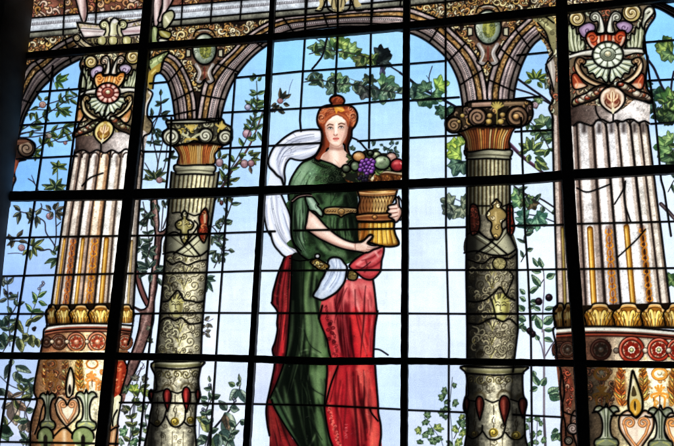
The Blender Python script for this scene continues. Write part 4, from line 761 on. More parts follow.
def goldleaf(cx, cy, w, h, pid, dim=1.):
    o = np.array([(-.46,.5),(-.5,.22),(-.56,.02),(-.46,-.2),(-.32,-.3),(-.2,-.5),(.2,-.5),(.32,-.3),(.46,-.2),(.56,.02),(.5,.22),(.46,.5)])*[w, h]+[cx, cy]
    m = fill(o, np.array((150,90,18))*dim, part('gold_leaf', None, pid)); g = np.random.default_rng(int(cx*7))
    for k, f in enumerate((1., .62, .26)):
        for s in (1, -1):
            x0 = cx+s*f*w*.16; xm = cx+s*f*w*.40; xt = cx+s*f*w*.50+s*w*.03; j = g.uniform(-.05, .05)
            q = P(x0,cy+h*.55, (x0+xm)/2,cy+h*.24, xm,cy-h*(.02+j), xt,cy-h*(.16+j), xt+s*w*.05,cy-h*(.02+j), xt+s*w*.01,cy+h*.10)
            stroke(q, [w*.07+1.2, w*.12+1.2, w*.12+1., w*.08+.9, 1.6], (58,28,8), .95, clip=m, soft=.5)
            c = np.array([(214,150,34),(236,184,54),(250,214,96)][k])*dim
            stroke(q, [w*.06, w*.11, w*.10, w*.06, .6], c, 1, clip=m, soft=.6); stroke(q[:4]+[-.5,-.3], [.5,1,.7], np.array((255,240,176))*dim, .85, clip=m, soft=.6)
            stroke(P(cx+s*f*w*.30,cy+h*.5, cx+s*f*w*.42,cy+h*.22), 1.1, np.array((196,120,24))*dim, .8, clip=m)
    q = P(cx-w*.34, cy-h*.18, cx-w*.28, cy-h*.36, cx, cy-h*.44, cx+w*.28, cy-h*.36, cx+w*.34, cy-h*.18)
    stroke(q, h*.22, (60,30,8), .9, clip=m); stroke(q, h*.15, np.array((232,176,90))*dim, 1, clip=m, soft=.6); stroke(q+[-.4,-.5], .9, np.array((255,230,180))*dim, .9, clip=m)
    stroke(P(cx, cy-h*.1, cx, cy+h*.5), w*.09, np.array((250,220,120))*dim, .8, clip=m, soft=.7)
    for k in (-.42,-.3,-.16,.02,.18,.32,.44): stroke(P(cx+k*w, cy+h*.5, cx+k*w*.95, cy+h*(.16+g.uniform(0,.15))), .8, (40,20,8), .8, clip=m)
    shade(m, P(cx-w*.5,cy+h*.6,cx+w*.5,cy+h*.6), 5, (50,32,16), .7)
    lead(o, 1.4, True)
def rosette(cx, cy, r, pid, ring, petal, dim=1., core=(240,226,200)):
    m = fill(ell(cx, cy, r, r*1.02), np.array(ring)*dim, pid, sm=False); stroke(ell(cx-.3, cy-.3, r*.86, r*.88, 0, 26, 2.4, 5.2), 1.2, np.array((240,150,120))*dim, .8, clip=m, sm=False)
    stroke(ell(cx, cy, r*.72, r*.72, 0, 26, 0, 6.3), 1.2, (46,14,10), .9, clip=m, sm=False)
    stroke(ell(cx, cy, r*.62, r*.62, 0, 26, 0, 6.3), 1.5, np.array((236,206,170))*dim, .75, clip=m, sm=False); stroke(ell(cx, cy, r*.3, r*.3, 0, 26, 0, 6.3), r*.34, np.array(ring)*dim*.6, .8, clip=m, sm=False)
    for k in range(6):
        a = k*1.047+.3; stroke(P(cx+r*.2*np.cos(a), cy+r*.2*np.sin(a), cx+r*.5*np.cos(a), cy+r*.5*np.sin(a)), r*.34, np.array(petal)*dim, .95, clip=m, sm=False)
        a += .52; stroke(P(cx+r*.25*np.cos(a), cy+r*.25*np.sin(a), cx+r*.6*np.cos(a), cy+r*.6*np.sin(a)), .7, (50,16,12), .8, clip=m, sm=False)
    fruit(cx, cy, r*.26, r*.26, np.array(core)*dim, np.array((255,250,236))*dim, (90,60,40), None, False)
    stroke(ell(cx, cy, r, r*1.02, 0, 26, 0, 6.3), 1., (30,10,8), .95, sm=False)
def heart(cx, cy, w, h, pid, base, line, dim=1.):
    o = np.array([(0,-.32),(.22,-.5),(.46,-.36),(.46,-.05),(.2,.3),(0,.52),(-.2,.3),(-.46,-.05),(-.46,-.36),(-.22,-.5)])*[w,h]+[cx,cy]
    m = fill(o, np.array(base)*dim, part('heart_scroll', None, pid))
    ln = np.array(line)*dim; lt = np.minimum(255, np.array(base)*1.1+10)*dim
    stroke(np.vstack([o, o[:1]]), 3.6, ln*1.12, .8, clip=m, soft=1); stroke(np.vstack([o, o[:1]]), 1.6, lt, .8, clip=m, soft=.6)
    for s in (1, -1):
        q = np.vstack([P(cx, cy+h*.36, cx+s*w*.26, cy+h*.06, cx+s*w*.34, cy-h*.16), spiral(cx+s*w*.19, cy-h*.20, w*.17, 1.3, .2 if s > 0 else 2.94, -s, .2, 16)])
        stroke(q, 3., ln*.5, .9, clip=m, sm=False); stroke(q, 2., ln*1.25, 1, clip=m, sm=False); stroke(q-[.3,.3], .7, np.minimum(255, ln*1.25+60), .85, clip=m, sm=False)
        wash(m, P(cx+s*w*.05,cy-h*.05, cx+s*w*.2,cy+h*.02, cx+s*w*.04,cy+h*.26), lt, .6, 1)
    return m, o
def fleur(cx, cy, w, h, pid, dim=1., base=(150,160,120)):
    o = np.array([(0,-.52),(.09,-.42),(.26,-.47),(.44,-.44),(.52,-.34),(.40,-.33),(.26,-.24),(.17,-.08),(.17,.12),(.25,.26),(.46,.34),(.50,.46),(.30,.55),(-.30,.55),(-.50,.46),(-.46,.34),(-.25,.26),(-.17,.12),(-.17,-.08),(-.26,-.24),(-.40,-.33),(-.52,-.34),(-.44,-.44),(-.26,-.47),(-.09,-.42)])*[w,h]+[cx,cy]
    m = fill(o, np.array(base)*dim, part('lily_vase', None, pid)); lt, dk = np.array((234,238,210))*dim, np.array((48,58,36))*dim
    stroke(P(cx-w*.02,cy-h*.48,cx-w*.05,cy,cx-w*.06,cy+h*.3), w*.12, lt, .95, clip=m, soft=.8)
    for s in (1, -1):
        stroke(P(cx+s*w*.46,cy-h*.38, cx+s*w*.24,cy-h*.34, cx+s*w*.13,cy-h*.12, cx+s*w*.11,cy+h*.14, cx+s*w*.2,cy+h*.3), [1.6,2,1.6,1.6,2], lt*(.97 if s < 0 else .86), .85, clip=m, soft=.7)
        stroke(P(cx+s*w*.08,cy-h*.38, cx+s*w*.05,cy-h*.1, cx+s*w*.05,cy+h*.26), [.7,1.3,1], dk, .9, clip=m); stroke(P(cx+s*w*.36,cy-h*.30, cx+s*w*.19,cy-h*.16, cx+s*w*.16,cy+h*.1), 1.1, dk, .7, clip=m)
        stroke(P(cx+s*w*.12,cy+h*.36, cx+s*w*.34,cy+h*.42, cx+s*w*.4,cy+h*.5), 1.6, np.array((206,206,110))*dim, .8, clip=m, soft=.7)
    stroke(P(cx-w*.42,cy+h*.34,cx,cy+h*.31,cx+w*.42,cy+h*.34), 1, dk, .9, clip=m); stroke(P(cx-w*.44,cy+h*.46,cx,cy+h*.5,cx+w*.44,cy+h*.46), 1, dk, .7, clip=m)
    lead(o, 1.6, True, True)

def flame(x, y, w, h, pid, s, cols, m):
    """orange acanthus spray: s = side its tips lean to"""
    wash(m, ell(x, y, w*.42, h*.46), np.array(cols[0])*.62, .75, 1.2)
    for k in range(7):
        f = k/6; yy = y+h*.46-h*.86*f; xx = x-s*w*.12+s*w*.1*np.sin(f*3)
        for sg, L in ((s, w*(.78-.34*f)), (-s, w*(.46-.2*f))):
            c = np.array(cols[k % len(cols)], float); leaf(xx, yy, (-52 if sg > 0 else -128)+rng.uniform(-9, 9), L, 4.2, c*.9*np.array([1.25,1.,1.1]), np.minimum(255, c*1.15+30), None)
    stroke(P(x-s*w*.12,y+h*.48, x,y, x-s*w*.05,y-h*.42), .8, (90,36,10), .8, clip=m)

thing('block_r', 'beaded_moulding', 'strip of carved moulding with white beads above the right fluted column', 'moulding'); bm_ = part('moulding')
m = fill(P(556,-18, 700,-18, 700,-1, 655,4, 640,4, 575,11, 556,13), (96,74,56), bm_, sm=False); carve(m, (556,-18,700,12), 120, [(206,180,140),(190,150,96),(220,206,180),(160,120,80)], 400, r=(2,4), w=(1.4,2.6))
for x in np.arange(582, 672, 2.6): fruit(x, 4.2-(x-582)*.075, 1.25, 1.15, (226,214,190), (252,246,230), (90,70,50), None, False)
lead(P(556,13, 575,11, 640,4, 655,4, 700,-1), 1.4, False)

# ===== left fluted column
thing('bigcol_l', 'fluted_column', 'massive cream fluted column with gold trim near the left edge, crossed by a dark mullion', 'column', 'massive fluted columns with carved capitals')
cap, neck, sh, coll, ring, ped = part('capital'), part('neck'), part('shaft'), part('leaf_collar', label='gold leaf collar at the foot of the shaft'), part('rosette_band', label='red and cream band of round rosettes'), part('pedestal')
Lf, Rt = P(80,60, 75,150, 66,203, 63,220, 50.5,312), P(150,60, 144,150, 138.5,220, 133.5,312)
# shaft
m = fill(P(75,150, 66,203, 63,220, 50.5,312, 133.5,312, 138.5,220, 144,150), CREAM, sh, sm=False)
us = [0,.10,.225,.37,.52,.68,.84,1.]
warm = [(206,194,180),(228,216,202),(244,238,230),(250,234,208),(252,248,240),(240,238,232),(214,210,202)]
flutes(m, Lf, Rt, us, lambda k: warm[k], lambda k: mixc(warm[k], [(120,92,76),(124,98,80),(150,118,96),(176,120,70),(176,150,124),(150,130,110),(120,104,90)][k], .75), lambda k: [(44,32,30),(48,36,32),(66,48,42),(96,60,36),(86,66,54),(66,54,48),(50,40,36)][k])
def lx(u, y): return np.interp(y, Lf[:,1], Lf[:,0])*(1-u)+np.interp(y, Rt[:,1], Rt[:,0])*u
for k,u in enumerate([.06,.17,.30,.45,.60,.76,.92]):
    x = lx(u, 156); stroke(ell(x, 157, 4., 4.5, 0, 12, 3.14, 6.28), 1.5, DKB, .9, clip=m, sm=False); shade(m, P(x+1,157,x+1,165), 4, (70,50,44), .6)
for u in (.1,.225,.37,.52,.68,.84): stroke(P(lx(u,156),156, lx(u,235),235, lx(u,308),308), .8, (36,26,24), .75, clip=m, sm=False)
lead(P(lx(.225,156),156, lx(.225,308),308), 1.1, False); lead(P(lx(.52,150),150, lx(.52,308),308), 1.1, False)
for u,w in ((.055,2.6),(.295,3.8),(.6,5.2)): rod(lx(u,239),239, lx(u,306),306, w, m, part('gold_rod', None, sh))
rod(lx(.93,241),241, lx(.93,306),306, 2.6, m, part('gold_rod', None, sh), (92,70,40), (170,140,84), (226,204,150))
chain(lx(.17,239),239, lx(.17,306),306, 11, 2.7, m, (84,24,10), (196,110,36), part('husk_chain', None, sh)); chain(lx(.45,239),239, lx(.45,306),306, 11, 3.3, m, (120,44,10), (230,152,40), part('husk_chain', None, sh))
lead(P(82,186, 90,178, 103,173), 1.2)
lead(Lf[1:], 1.8, False); lead(Rt[1:], 1.6, False)
# neck
m = fill(P(76,128, 90,120, 102,122, 122,122, 150,124, 144,152, 139,150, 133,153, 126,149, 119,153, 112,150, 105,153, 97,150, 90,153, 83,150, 75,153), (150,136,130), neck, sm=False)
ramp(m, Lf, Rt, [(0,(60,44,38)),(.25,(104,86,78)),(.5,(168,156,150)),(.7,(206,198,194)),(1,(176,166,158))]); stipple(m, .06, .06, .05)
lead(P(75,153, 83,150, 90,153, 97,150, 105,153, 112,150, 119,153, 126,149, 133,153, 139,150, 144,152), 1.5); lead(P(101,140, 101,152), 1.3)
# capital
m = fill(P(82,56, 90,52, 140,50, 150,48, 152,66, 156,58, 163,50, 166,52, 162,66, 154,78, 149,90, 151,96, 147,112, 152,120, 150,134, 142,130, 133,136, 120,132, 84,136, 76,132, 80,124, 84,116, 80,108, 82,96, 86,92, 86,78, 80,70), (118,104,76), cap)
stipple(m, .05, .1, .1); carve(m, (80,54,108,134), 120, [(190,184,146),(150,134,86),(186,180,150),(160,120,80),(200,180,140),(150,156,124)], 50, (109.5,-.06), inkw=.9)
def tl(*a):
    p = np.array(a, float).reshape(-1, 2); return np.stack([60+(185+.75*(p[:,0]-100)-.17*(p[:,1]-90))/5.868, (360+.86*(p[:,1]-105))/5.868], 1)
LP = dict(k=.78, violet=(168,152,176), vol=(196,174,92), lily=(206,176,150), shell=(206,120,40), shell_hi=(250,214,150), shell_mid=(236,160,70), shell_dk=(104,44,12), shell_rim=(248,206,140), side=(120,108,74), sidepal=[(196,190,146),(214,200,156),(160,150,100),(176,130,70)], corner=(180,130,64),
  scr1=(176,150,96), scr1h=(240,224,176), scr2=(206,176,110), scr2h=(250,236,190), ros=(176,84,66), ros_hi=(240,206,190), ros_dk=(80,20,16), gar=[(196,190,140),(150,130,80),(206,200,160),(166,84,50),(140,150,96)], heart=(190,156,70), heart_hi=(244,226,150), heart_in=(140,96,30))
big_capital(tl, cap, LP)
stroke(P(149.5,92, 151.5,96, 147,104, 146,114), 2.6, (206,200,190), 1); lead(P(148,89, 152.5,93, 151,99, 148,106, 147.5,116, 152.5,124, 150,133, 143.5,137, 143,150), 1.6)
lead(P(83,57, 80,66, 86,80, 85,92, 81,98, 82,110, 84,116, 79,124, 76.5,132), 1.8)
# entablature block over the capital
thing('block_l', 'carved_block', 'pale carved block with a scrolled console on top of the left fluted column', 'carved block'); bk, eg, con = part('slab'), part('egg_moulding'), part('console')
t = T(60, 0, 5.868)
m = fill(t(75,215, 110,195, 130,225, 100,130, 240,140, 240,120, 300,100, 400,115, 480,105, 520,100, 515,285, 480,300, 330,290, 130,312, 90,260), (56,44,36), bk); carve(m, (72,18,112,54), 70, [(170,160,130),(150,130,100),(190,180,160),(120,110,70)], 49, (112,-.06))
mm = fill(t(100,132, 240,145, 250,210, 140,222, 118,180), (224,214,210)); shade(mm, t(110,150,240,158), 3, (176,150,120), .8); shade(mm, t(120,180,250,185), 2.4, (140,116,116), .8); shade(mm, t(140,215,250,212), 3, (150,130,130), .8); stroke(t(112,165,245,172), .8, INK, .8); dabs(mm, (77,22,101,27), 26, [(110,110,60),(190,180,110),(60,60,40)], 60, (.7,1.4)); lead(t(100,132,240,145), 1.4, False); lead(t(100,132,118,180,140,222,240,214), 1.4, False)
mm = fill(t(370,140, 485,115, 480,200, 370,210), (214,200,200)); dabs(mm, (128,19,143,26), 22, [(150,130,60),(206,196,130),(70,60,40)], 61, (.7,1.4)); stroke(t(370,165,485,145), .8, INK, .8); shade(mm, t(370,185,480,180), 3, (150,110,116), .8); lead(t(370,140,485,115), 1.4, False); lead(t(365,212,480,200), 1.4, False)
mm = fill(t(255,215, 380,210, 440,225, 430,265, 330,262, 230,268, 205,250), (70,60,44), eg)
for x in (245,311,392):
    q = fill(ell(*t(x,240)[0], 4.6, 4.6), (176,170,110), eg, sm=False); shade(q, t(x-8,230,x-6,245), 3, (236,232,196), .95); stroke(ell(*t(x,238)[0], 5.6, 5.6, 0, 20, -.2, 3.4), 1.1, (200,180,130), .9, sm=False); lead(ell(*t(x,240)[0], 4.8, 4.8, 0, 16, -.3, 3.5), 1., False)
stroke(t(250,282,300,272,330,275,420,280), 2.4, (226,222,206), 1); lead(t(205,255, 260,268, 330,264, 430,270), 1.3); lead(t(230,295, 300,285, 340,290, 430,290), 1.2)
mm = fill(t(240,150, 250,130, 275,135, 290,160, 300,120, 320,105, 345,120, 350,150, 365,125, 390,125, 395,160, 365,170, 355,200, 265,200, 270,170, 250,170), (186,182,140), con); shade(mm, t(300,130,300,190), 5, (240,240,216), .9)
for s in (1, -1):
    volute(*t(314+s*54,145)[0], 4.6, (196,196,140), s, 0, (64,60,30), hi=(240,240,200), ld=1.2); stroke(t(314+s*34,150, 314+s*36,180, 314+s*45,205), 2.6, (206,200,160), 1); lead(t(314+s*48,168, 314+s*46,185, 314+s*56,206), 1.1); lead(t(314+s*22,150, 314+s*22,180, 314+s*28,206), 1.)
fill(t(298,125, 320,108, 345,125, 320,138), (226,222,216), sm=False); lead(t(290,150, 300,120, 320,105, 345,120, 352,150), 1.3)
stroke(t(85,215, 100,210, 130,255, 200,290), 4, (206,190,150), 1, soft=.6); stroke(t(95,225, 150,275, 205,298), 1., INK, .9); volute(*t(98,222)[0], 3.6, (216,204,160), 1, 0, (70,50,30), ld=1.1); lead(t(80,235, 110,265, 200,305), 1.3); lead(t(115,210, 150,245, 210,280), 1.3)
for q, c in (((540,160, 575,165, 570,230, 590,265, 540,262),(136,150,96)), ((580,175, 650,190, 640,225, 590,215),(150,140,60)), ((585,225, 635,235, 620,255, 580,250),(206,204,190))):
    mm = fill(t(*q), c, bk); shade(mm, t(q[0]+15,q[1]+10,q[4]-5,q[5]-5), 3, (220,224,180), .7); lead(t(*q), 1.2, True, True)
mm = fill(t(605,85, 655,60, 672,95, 640,150, 615,170, 600,150), (170,168,130), bk); shade(mm, t(620,100,640,130), 3, (236,232,206), .9); lead(t(605,85, 655,60, 672,95, 640,150, 615,170, 600,150), 1.5, True, True)
mm = fill(t(520,360, 560,330, 640,300, 610,350, 595,395, 540,420), (156,170,110), cap); shade(mm, t(540,370,610,325), 3, (224,232,176), .9); curls(mm, (148,52,168,70), 7, (50,56,24), 62, .9); lead(t(520,360, 560,330, 640,300, 610,350, 595,395, 540,420), 1.5, True, True)
mm = fill(t(520,425, 600,365, 590,420, 560,446, 545,520, 520,510), (160,134,50), cap); shade(mm, t(540,430,560,410), 2.4, (236,220,130), .9); lead(t(600,365, 590,420, 555,446, 545,520), 1.4)

# gold collar, rosette band, pedestal
t = T(40, 290, 5.868)
m = fill(t(60,100, 90,85, 410,75, 540,100, 555,185, 400,205, 50,215, 45,170), (40,24,10), coll, sm=False)
for cx,w,d in ((70,70,.72),(142,98,.85),(240,124,1.),(356,134,1.05),(508,84,1.)): goldleaf(*t(cx,140)[0], w/5.868, 17.5, coll, d)
m = fill(t(35,215, 200,198, 410,200, 545,210, 530,260, 520,290, 500,380, -10,395, 20,300), (186,150,110), ring, sm=False)
ramp(m, P(46,320, 40,360), P(133,320, 127,360), [(0,(96,56,36)),(.15,(160,104,66)),(.4,(226,190,136)),(.7,(240,216,172)),(1,(150,96,60))]); stipple(m, .08, .06, .06)
for k,(dy,w,c) in enumerate(((10,4.2,(196,190,176)),(7,1.8,(240,238,228)),(26,3.6,(150,60,36)),(34,2,(206,120,84)),(44,1.6,(70,26,16)))):
    stroke(t(38,215+dy+6, 120,205+dy, 250,199+dy, 410,202+dy, 545,214+dy), w, c, .95, clip=m, soft=.7)
lead(t(38,213, 120,203, 250,197, 410,199, 545,209), 1.6); lead(t(30,248, 120,234, 250,228, 410,230, 540,245), 1.1)
for cx,r,d,c in ((38,5.5,.6,(130,70,40)),(112,7.5,.75,(140,80,44)),(213,9.6,.98,(190,112,62)),(338,10.2,1.08,(206,132,80)),(500,7.6,.9,(170,96,54))): rosette(*t(cx,306)[0], r, part('rosette', None, ring), c, (156,58,34) if cx>150 else (110,60,40), d, (222,150,110))
for x in (70,158,276,400): fruit(*t(x,304)[0], 2.2, 2.2, (226,206,170), (255,246,226), (110,70,40), None)
for x in (160,275,395): fill(t(x-10,345, x+10,345, x,372), (226,200,150), sm=False); fill(t(x-9,262, x+9,262, x,280), (206,150,110), sm=False)
lead(t(-5,372, 200,366, 520,366), 1.2)
t = T(30, 360, 5.184)
m = fill(P(40,352, 34,395, 37,400, 32,420, 30,470, 118,470, 119,400, 128,350), (226,210,176), ped, sm=False)
ramp(m, P(38,361, 30,470), P(124,361, 118,470), [(0,(96,64,40)),(.1,(150,110,70)),(.18,(120,84,56)),(.30,(132,92,58)),(.38,(206,176,124)),(.45,(246,224,160)),(.62,(254,246,206)),(.75,(248,234,190)),(.85,(190,140,84)),(1,(120,76,46))]); stipple(m, .1, .06, .06)
carve(m, (40,363,70,398), 26, [(150,80,40),(196,130,80),(110,50,30)], 330, r=(1.8,3.4), w=(1.,1.8)); carve(m, (78,364,110,396), 12, [(226,150,60),(206,120,44)], 331, r=(1.8,3.), w=(1.,1.6), ink=(150,90,40))
flame(33.5+12,374,9,24,None,-1,[(196,120,60),(226,170,110),(120,50,20)],m); flame(30+75/5.184+5,375,8,22,None,1,[(150,90,60),(206,160,120)],m)
flame(*t(185,80)[0],11,28,None,1,[(206,150,90),(240,206,150),(150,80,40)],m); flame(*t(255,75)[0],12,30,None,-1,[(226,150,50),(250,196,100),(196,110,30)],m)
for cx,d in ((110,.55),(322,1.1)):
    col = np.array((220,140,60))*d
    stroke(ell(*t(cx,20)[0], 5.6, 4.6, 0, 22, 0, 6.3), 2, col, 1, clip=m, sm=False); stroke(ell(*t(cx,20)[0], 5.6, 4.6, 0, 22, 0, 6.3), .5, (90,40,16), .8, clip=m, sm=False)
    for q in (-18,0,18): stroke(t(cx,100, cx+q*.6,75, cx+q,60+abs(q)), 2, col, 1, clip=m)
    stroke(t(cx-30,110, cx-32,100, cx,92, cx+32,100, cx+30,112), 1.8, col, 1, clip=m); stroke(t(cx-20,155, cx-22,115, cx-6,105), 1.8, col, 1, clip=m); stroke(t(cx+20,155, cx+22,115, cx+6,105), 1.8, col, 1, clip=m); stroke(t(cx,140, cx,105), 1, (100,50,20), .8, clip=m)
q = fill(t(210,40, 228,100, 222,170, 205,195, 188,180, 190,110), (222,206,170), ped); shade(q, t(208,90,206,150), 3, (255,250,232), .9); q2 = fill(t(206,125, 214,155, 206,180, 198,155), (30,22,20)); lead(t(210,40, 228,100, 222,170, 205,195, 188,180, 190,110), 1.7, True, True)
hm, ho = heart(*t(195,265)[0], 24, 32, ped, (232,212,182), (150,100,60), 1.)
lead(t(130,230, 150,195, 180,210, 192,235, 210,205, 240,200, 255,240, 240,300, 130,395), 1.4); lead(t(130,230, 150,300, 235,395), 1.4); hm2 = fill(t(120,380, 180,350, 235,400, 215,470, 140,470), (196,140,80), ped); shade(hm2, t(178,370,178,460), 5, (244,220,180), .9); lead(t(120,400, 178,352, 235,400), 1.4)
stroke(t(60,240, 30,210, 45,250, 60,300, 20,380), 1.6, (150,110,84), .9, clip=m); lead(t(25,200, 75,205, 60,260, 45,330, 25,385), 1.3)
fleur(*t(92,260)[0], 15, 36, ped, .72); fleur(*t(292,258)[0], 20, 38, ped, 1.08)
for cx,w,d in ((80,16,.75),(275,22,1.)):
    q = fill(np.vstack([ell(*t(cx,400)[0], w/2, 10)]), np.array((140,156,96))*d, ped, sm=False); shade(q, t(cx-20,380,cx-15,410), 4, np.array((214,224,160))*d, .8); fill(t(cx-10,400, cx,385, cx+10,400, cx+10,470, cx-10,470), (40,34,26), sm=False); lead(ell(*t(cx,400)[0], w/2, 10, 0, 20, 3.0, 6.4), 1.6, False)
q = fill(t(440,30, 490,10, 500,60, 470,190, 430,200), (150,40,20), ped); shade(q, t(470,40,455,160), 4, (216,90,50), .8); dabs(q, (113,364,126,398), 26, [(230,130,60),(90,20,10),(240,180,120)], 66, (.8,1.6)); lead(t(490,5, 505,50, 478,150, 462,210), 1.3)
q = fill(t(425,215, 465,180, 475,200, 455,320, 420,340), (214,210,170), ped); shade(q, t(455,210,440,320), 3, (250,246,220), .9); lead(t(465,180, 475,200, 455,320, 460,346, 430,346, 432,300, 452,260), 1.4)
q = fill(t(410,360, 455,350, 445,400, 440,470, 405,470), (170,120,80), ped); shade(q, t(435,370,425,450), 3, (226,190,140), .9); lead(t(400,380, 450,350, 448,400, 440,470), 1.4)
lead(P(51,306, 46.5,312, 47,326, 44,330, 43,340, 40,356, 38,366, 34,390, 37,402, 31,425, 30,470), 1.8); lead(P(133.5,306, 133.5,312, 133,322, 131,335, 128,345), 1.6)

# ===== right fluted column
thing('bigcol_r', 'fluted_column', 'massive grey white fluted column with red rosettes at the right, behind the thick dark mullion', 'column', 'massive fluted columns with carved capitals')
cap, neck, sh, coll, ring, ped = part('capital'), part('neck'), part('shaft'), part('leaf_collar', label='gold leaf collar at the foot of the shaft'), part('rosette_band', label='band of red rosettes with white centres'), part('pedestal')
Lf, Rt = P(552,100, 553.5,170, 555,225, 557.5,310), P(646,110, 657,200, 661,230, 671,312)
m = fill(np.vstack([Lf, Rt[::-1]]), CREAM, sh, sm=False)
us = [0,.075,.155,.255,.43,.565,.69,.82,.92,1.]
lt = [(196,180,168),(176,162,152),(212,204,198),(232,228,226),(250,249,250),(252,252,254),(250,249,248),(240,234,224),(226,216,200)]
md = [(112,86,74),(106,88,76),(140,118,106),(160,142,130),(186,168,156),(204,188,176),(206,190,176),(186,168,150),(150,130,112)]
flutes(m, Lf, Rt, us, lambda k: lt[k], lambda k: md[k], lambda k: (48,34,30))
def rx_(u, y): return np.interp(y, Lf[:,1], Lf[:,0])*(1-u)+np.interp(y, Rt[:,1], Rt[:,0])*u
for k in range(3, 9):
    x = rx_((us[k]+us[k+1])/2-.01, 126); wv = (us[k+1]-us[k])*46
    shade(m, P(x, 125, x, 131), 7, (44,32,30), .95); stroke(ell(x, 125.5, wv, 5, 0, 12, 3.14, 6.28), 1.6, INK, .9, clip=m, sm=False)
for u in us[1:-1]: stroke(P(rx_(u,125),125, rx_(u,230),230, rx_(u,308),308), .9, (34,24,22), .75, clip=m, sm=False)
lead(P(rx_(.565,126),126, rx_(.565,308),308), 1.3, False); lead(P(rx_(.82,126),126, rx_(.83,308),308), 1.1, False)
rod(rx_(.07,228),228, rx_(.07,304),304, 3, m, part('gold_rod', None, sh), (70,56,24), (130,108,46), (190,170,96)); rod(590,229, 594,303, 6.2, m, part('gold_rod', None, sh)); rod(626.5,227, 633,303, 5.8, m, part('gold_rod', None, sh))
chain(608.5,229, 613.5,304, 11, 3.6, m, (110,40,10), (226,144,30), part('husk_chain', None, sh)); chain(642,228, 650,303, 11, 3.2, m, (110,40,10), (226,144,30), part('husk_chain', None, sh))
t = T(554, 110, 3.717)
lead(t(85,290, 120,305, 160,295, 210,275), 1.3); lead(t(265,265, 255,300, 225,350), 1.2); lead(t(265,265, 262,340, 285,415), 1.3); lead(T(554,220,3.717)(340,35, 300,80, 235,140), 1.2)
for u in (0, 1): lead(Lf if u == 0 else Rt, 1.9, False)
t = T(560, 60, 5.868)
m = fill(t(60,260, 100,200, 300,200, 400,190, 530,220, 525,385, 490,355, 455,370, 410,345, 385,360, 335,350, 310,360, 270,370, 235,350, 190,380, 130,365, 60,390), (180,168,160), neck, sm=False)
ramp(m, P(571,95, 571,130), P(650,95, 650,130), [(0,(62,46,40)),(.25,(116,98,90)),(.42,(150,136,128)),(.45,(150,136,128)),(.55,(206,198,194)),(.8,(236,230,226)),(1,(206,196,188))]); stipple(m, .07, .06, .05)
lead(t(80,385, 110,365, 150,375, 190,385, 215,355, 250,350, 290,368, 330,355, 365,362, 395,350, 430,350, 460,368, 495,358, 525,372), 1.8); lead(t(205,250, 215,310, 240,350), 1.4); lead(t(312,305, 312,362), 1.6)
# capital
m = fill(P(545,30, 556,32, 562,40, 566,12, 572,10, 640,5, 652,7, 654,16, 647,26, 643,40, 644,56, 648,66, 645,80, 650,92, 652,98, 644,102, 634,100, 620,110, 600,106, 572,106, 560,116, 549,110, 552,96, 546,76, 552,66, 547,50), (108,94,72), cap)
stipple(m, .05, .1, .1); carve(m, (545,8,606,110), 190, [(186,182,150),(150,120,90),(160,90,60),(196,176,140),(160,164,136),(130,100,74)], 70, (605.5,.05), inkw=.9)
tr = T(560, 0, 5.868)
RP = dict(k=1., violet=(150,122,156), vol=(196,176,108), lily=(190,192,174), shell=(170,50,24), shell_hi=(246,220,190), shell_mid=(216,96,50), shell_dk=(76,14,8), shell_rim=(236,206,180), side=(110,92,68), sidepal=[(196,190,160),(206,180,140),(150,150,120),(160,80,50)], corner=(150,56,30),
  scr1=(150,112,76), scr1h=(222,190,146), scr2=(190,156,112), scr2h=(244,222,184), ros=(170,178,154), ros_hi=(232,238,222), ros_dk=(54,60,44), gar=[(214,210,176),(226,220,196),(176,56,30),(196,190,130),(206,200,170),(170,90,56)], heart=(196,160,128), heart_hi=(246,226,204), heart_in=(120,50,34))
big_capital(tr, cap, RP)
# left sliver of the capital beyond the mullion
lead(P(541,34, 548,42, 553,52, 548,60, 546,70, 551,80, 550,92, 553,100, 549,108, 553,118, 552.5,130), 1.7)
t = T(500, 0, 3.717)
mm = fill(t(120,66, 170,56, 205,80, 205,190, 190,180, 175,125, 150,95), (140,134,90)); shade(mm, t(150,75,190,110), 3, (206,206,150), .9); curls(mm, (536,16,556,36), 6, (40,36,20), 75, .9); lead(t(120,66, 165,62, 200,85), 1.3); lead(t(140,85, 170,120, 185,170, 195,190), 1.4)
mm = fill(t(175,235, 195,215, 205,260, 200,330, 185,300), (170,160,150)); shade(mm, t(188,230,195,300), 2, (226,220,206), .9); lead(t(170,240, 195,215), 1.4); lead(t(172,240, 188,290, 200,340), 1.4)
lead(P(653,6, 655,16, 648,27, 644,38, 643.5,50, 648,58, 646,76, 647,88, 652,96, 650,102, 645,101), 2.)
# collar
t = T(560, 290, 5.868)
m = fill(t(-30,100, 60,90, 150,90, 669,75, 690,230, 150,215, -20,235), (36,22,10), coll, sm=False)
for cx,w,d in ((0,70,.5),(50,66,.5),(234,172,.9),(402,172,1.06),(556,150,1.02),(676,126,.95)): goldleaf(*t(cx,145)[0], w/5.868, 22, coll, d)
m = fill(t(-20,230, 150,215, 420,220, 690,250, 690,425, -30,425), (150,110,84), ring, sm=False)
ramp(m, P(555,330,555,362), P(674,330,674,362), [(0,(90,52,34)),(.15,(70,40,28)),(.35,(104,72,54)),(.55,(196,180,150)),(1,(206,186,160))]); stipple(m, .08, .06, .06)
for dy,w,c in ((16,5,(186,182,166)),(12,2,(238,236,222)),(34,3.2,(120,44,28)),(44,2.6,(184,72,44)),(52,1.6,(60,20,14))):
    stroke(t(-20,238+dy-10, 155,222+dy-4, 420,222+dy, 690,238+dy+4), w, c, .95, clip=m, soft=.7)
lead(t(-20,226, 155,214, 420,219, 690,243), 1.7); lead(t(-20,262, 155,252, 420,256, 690,280), 1.1)
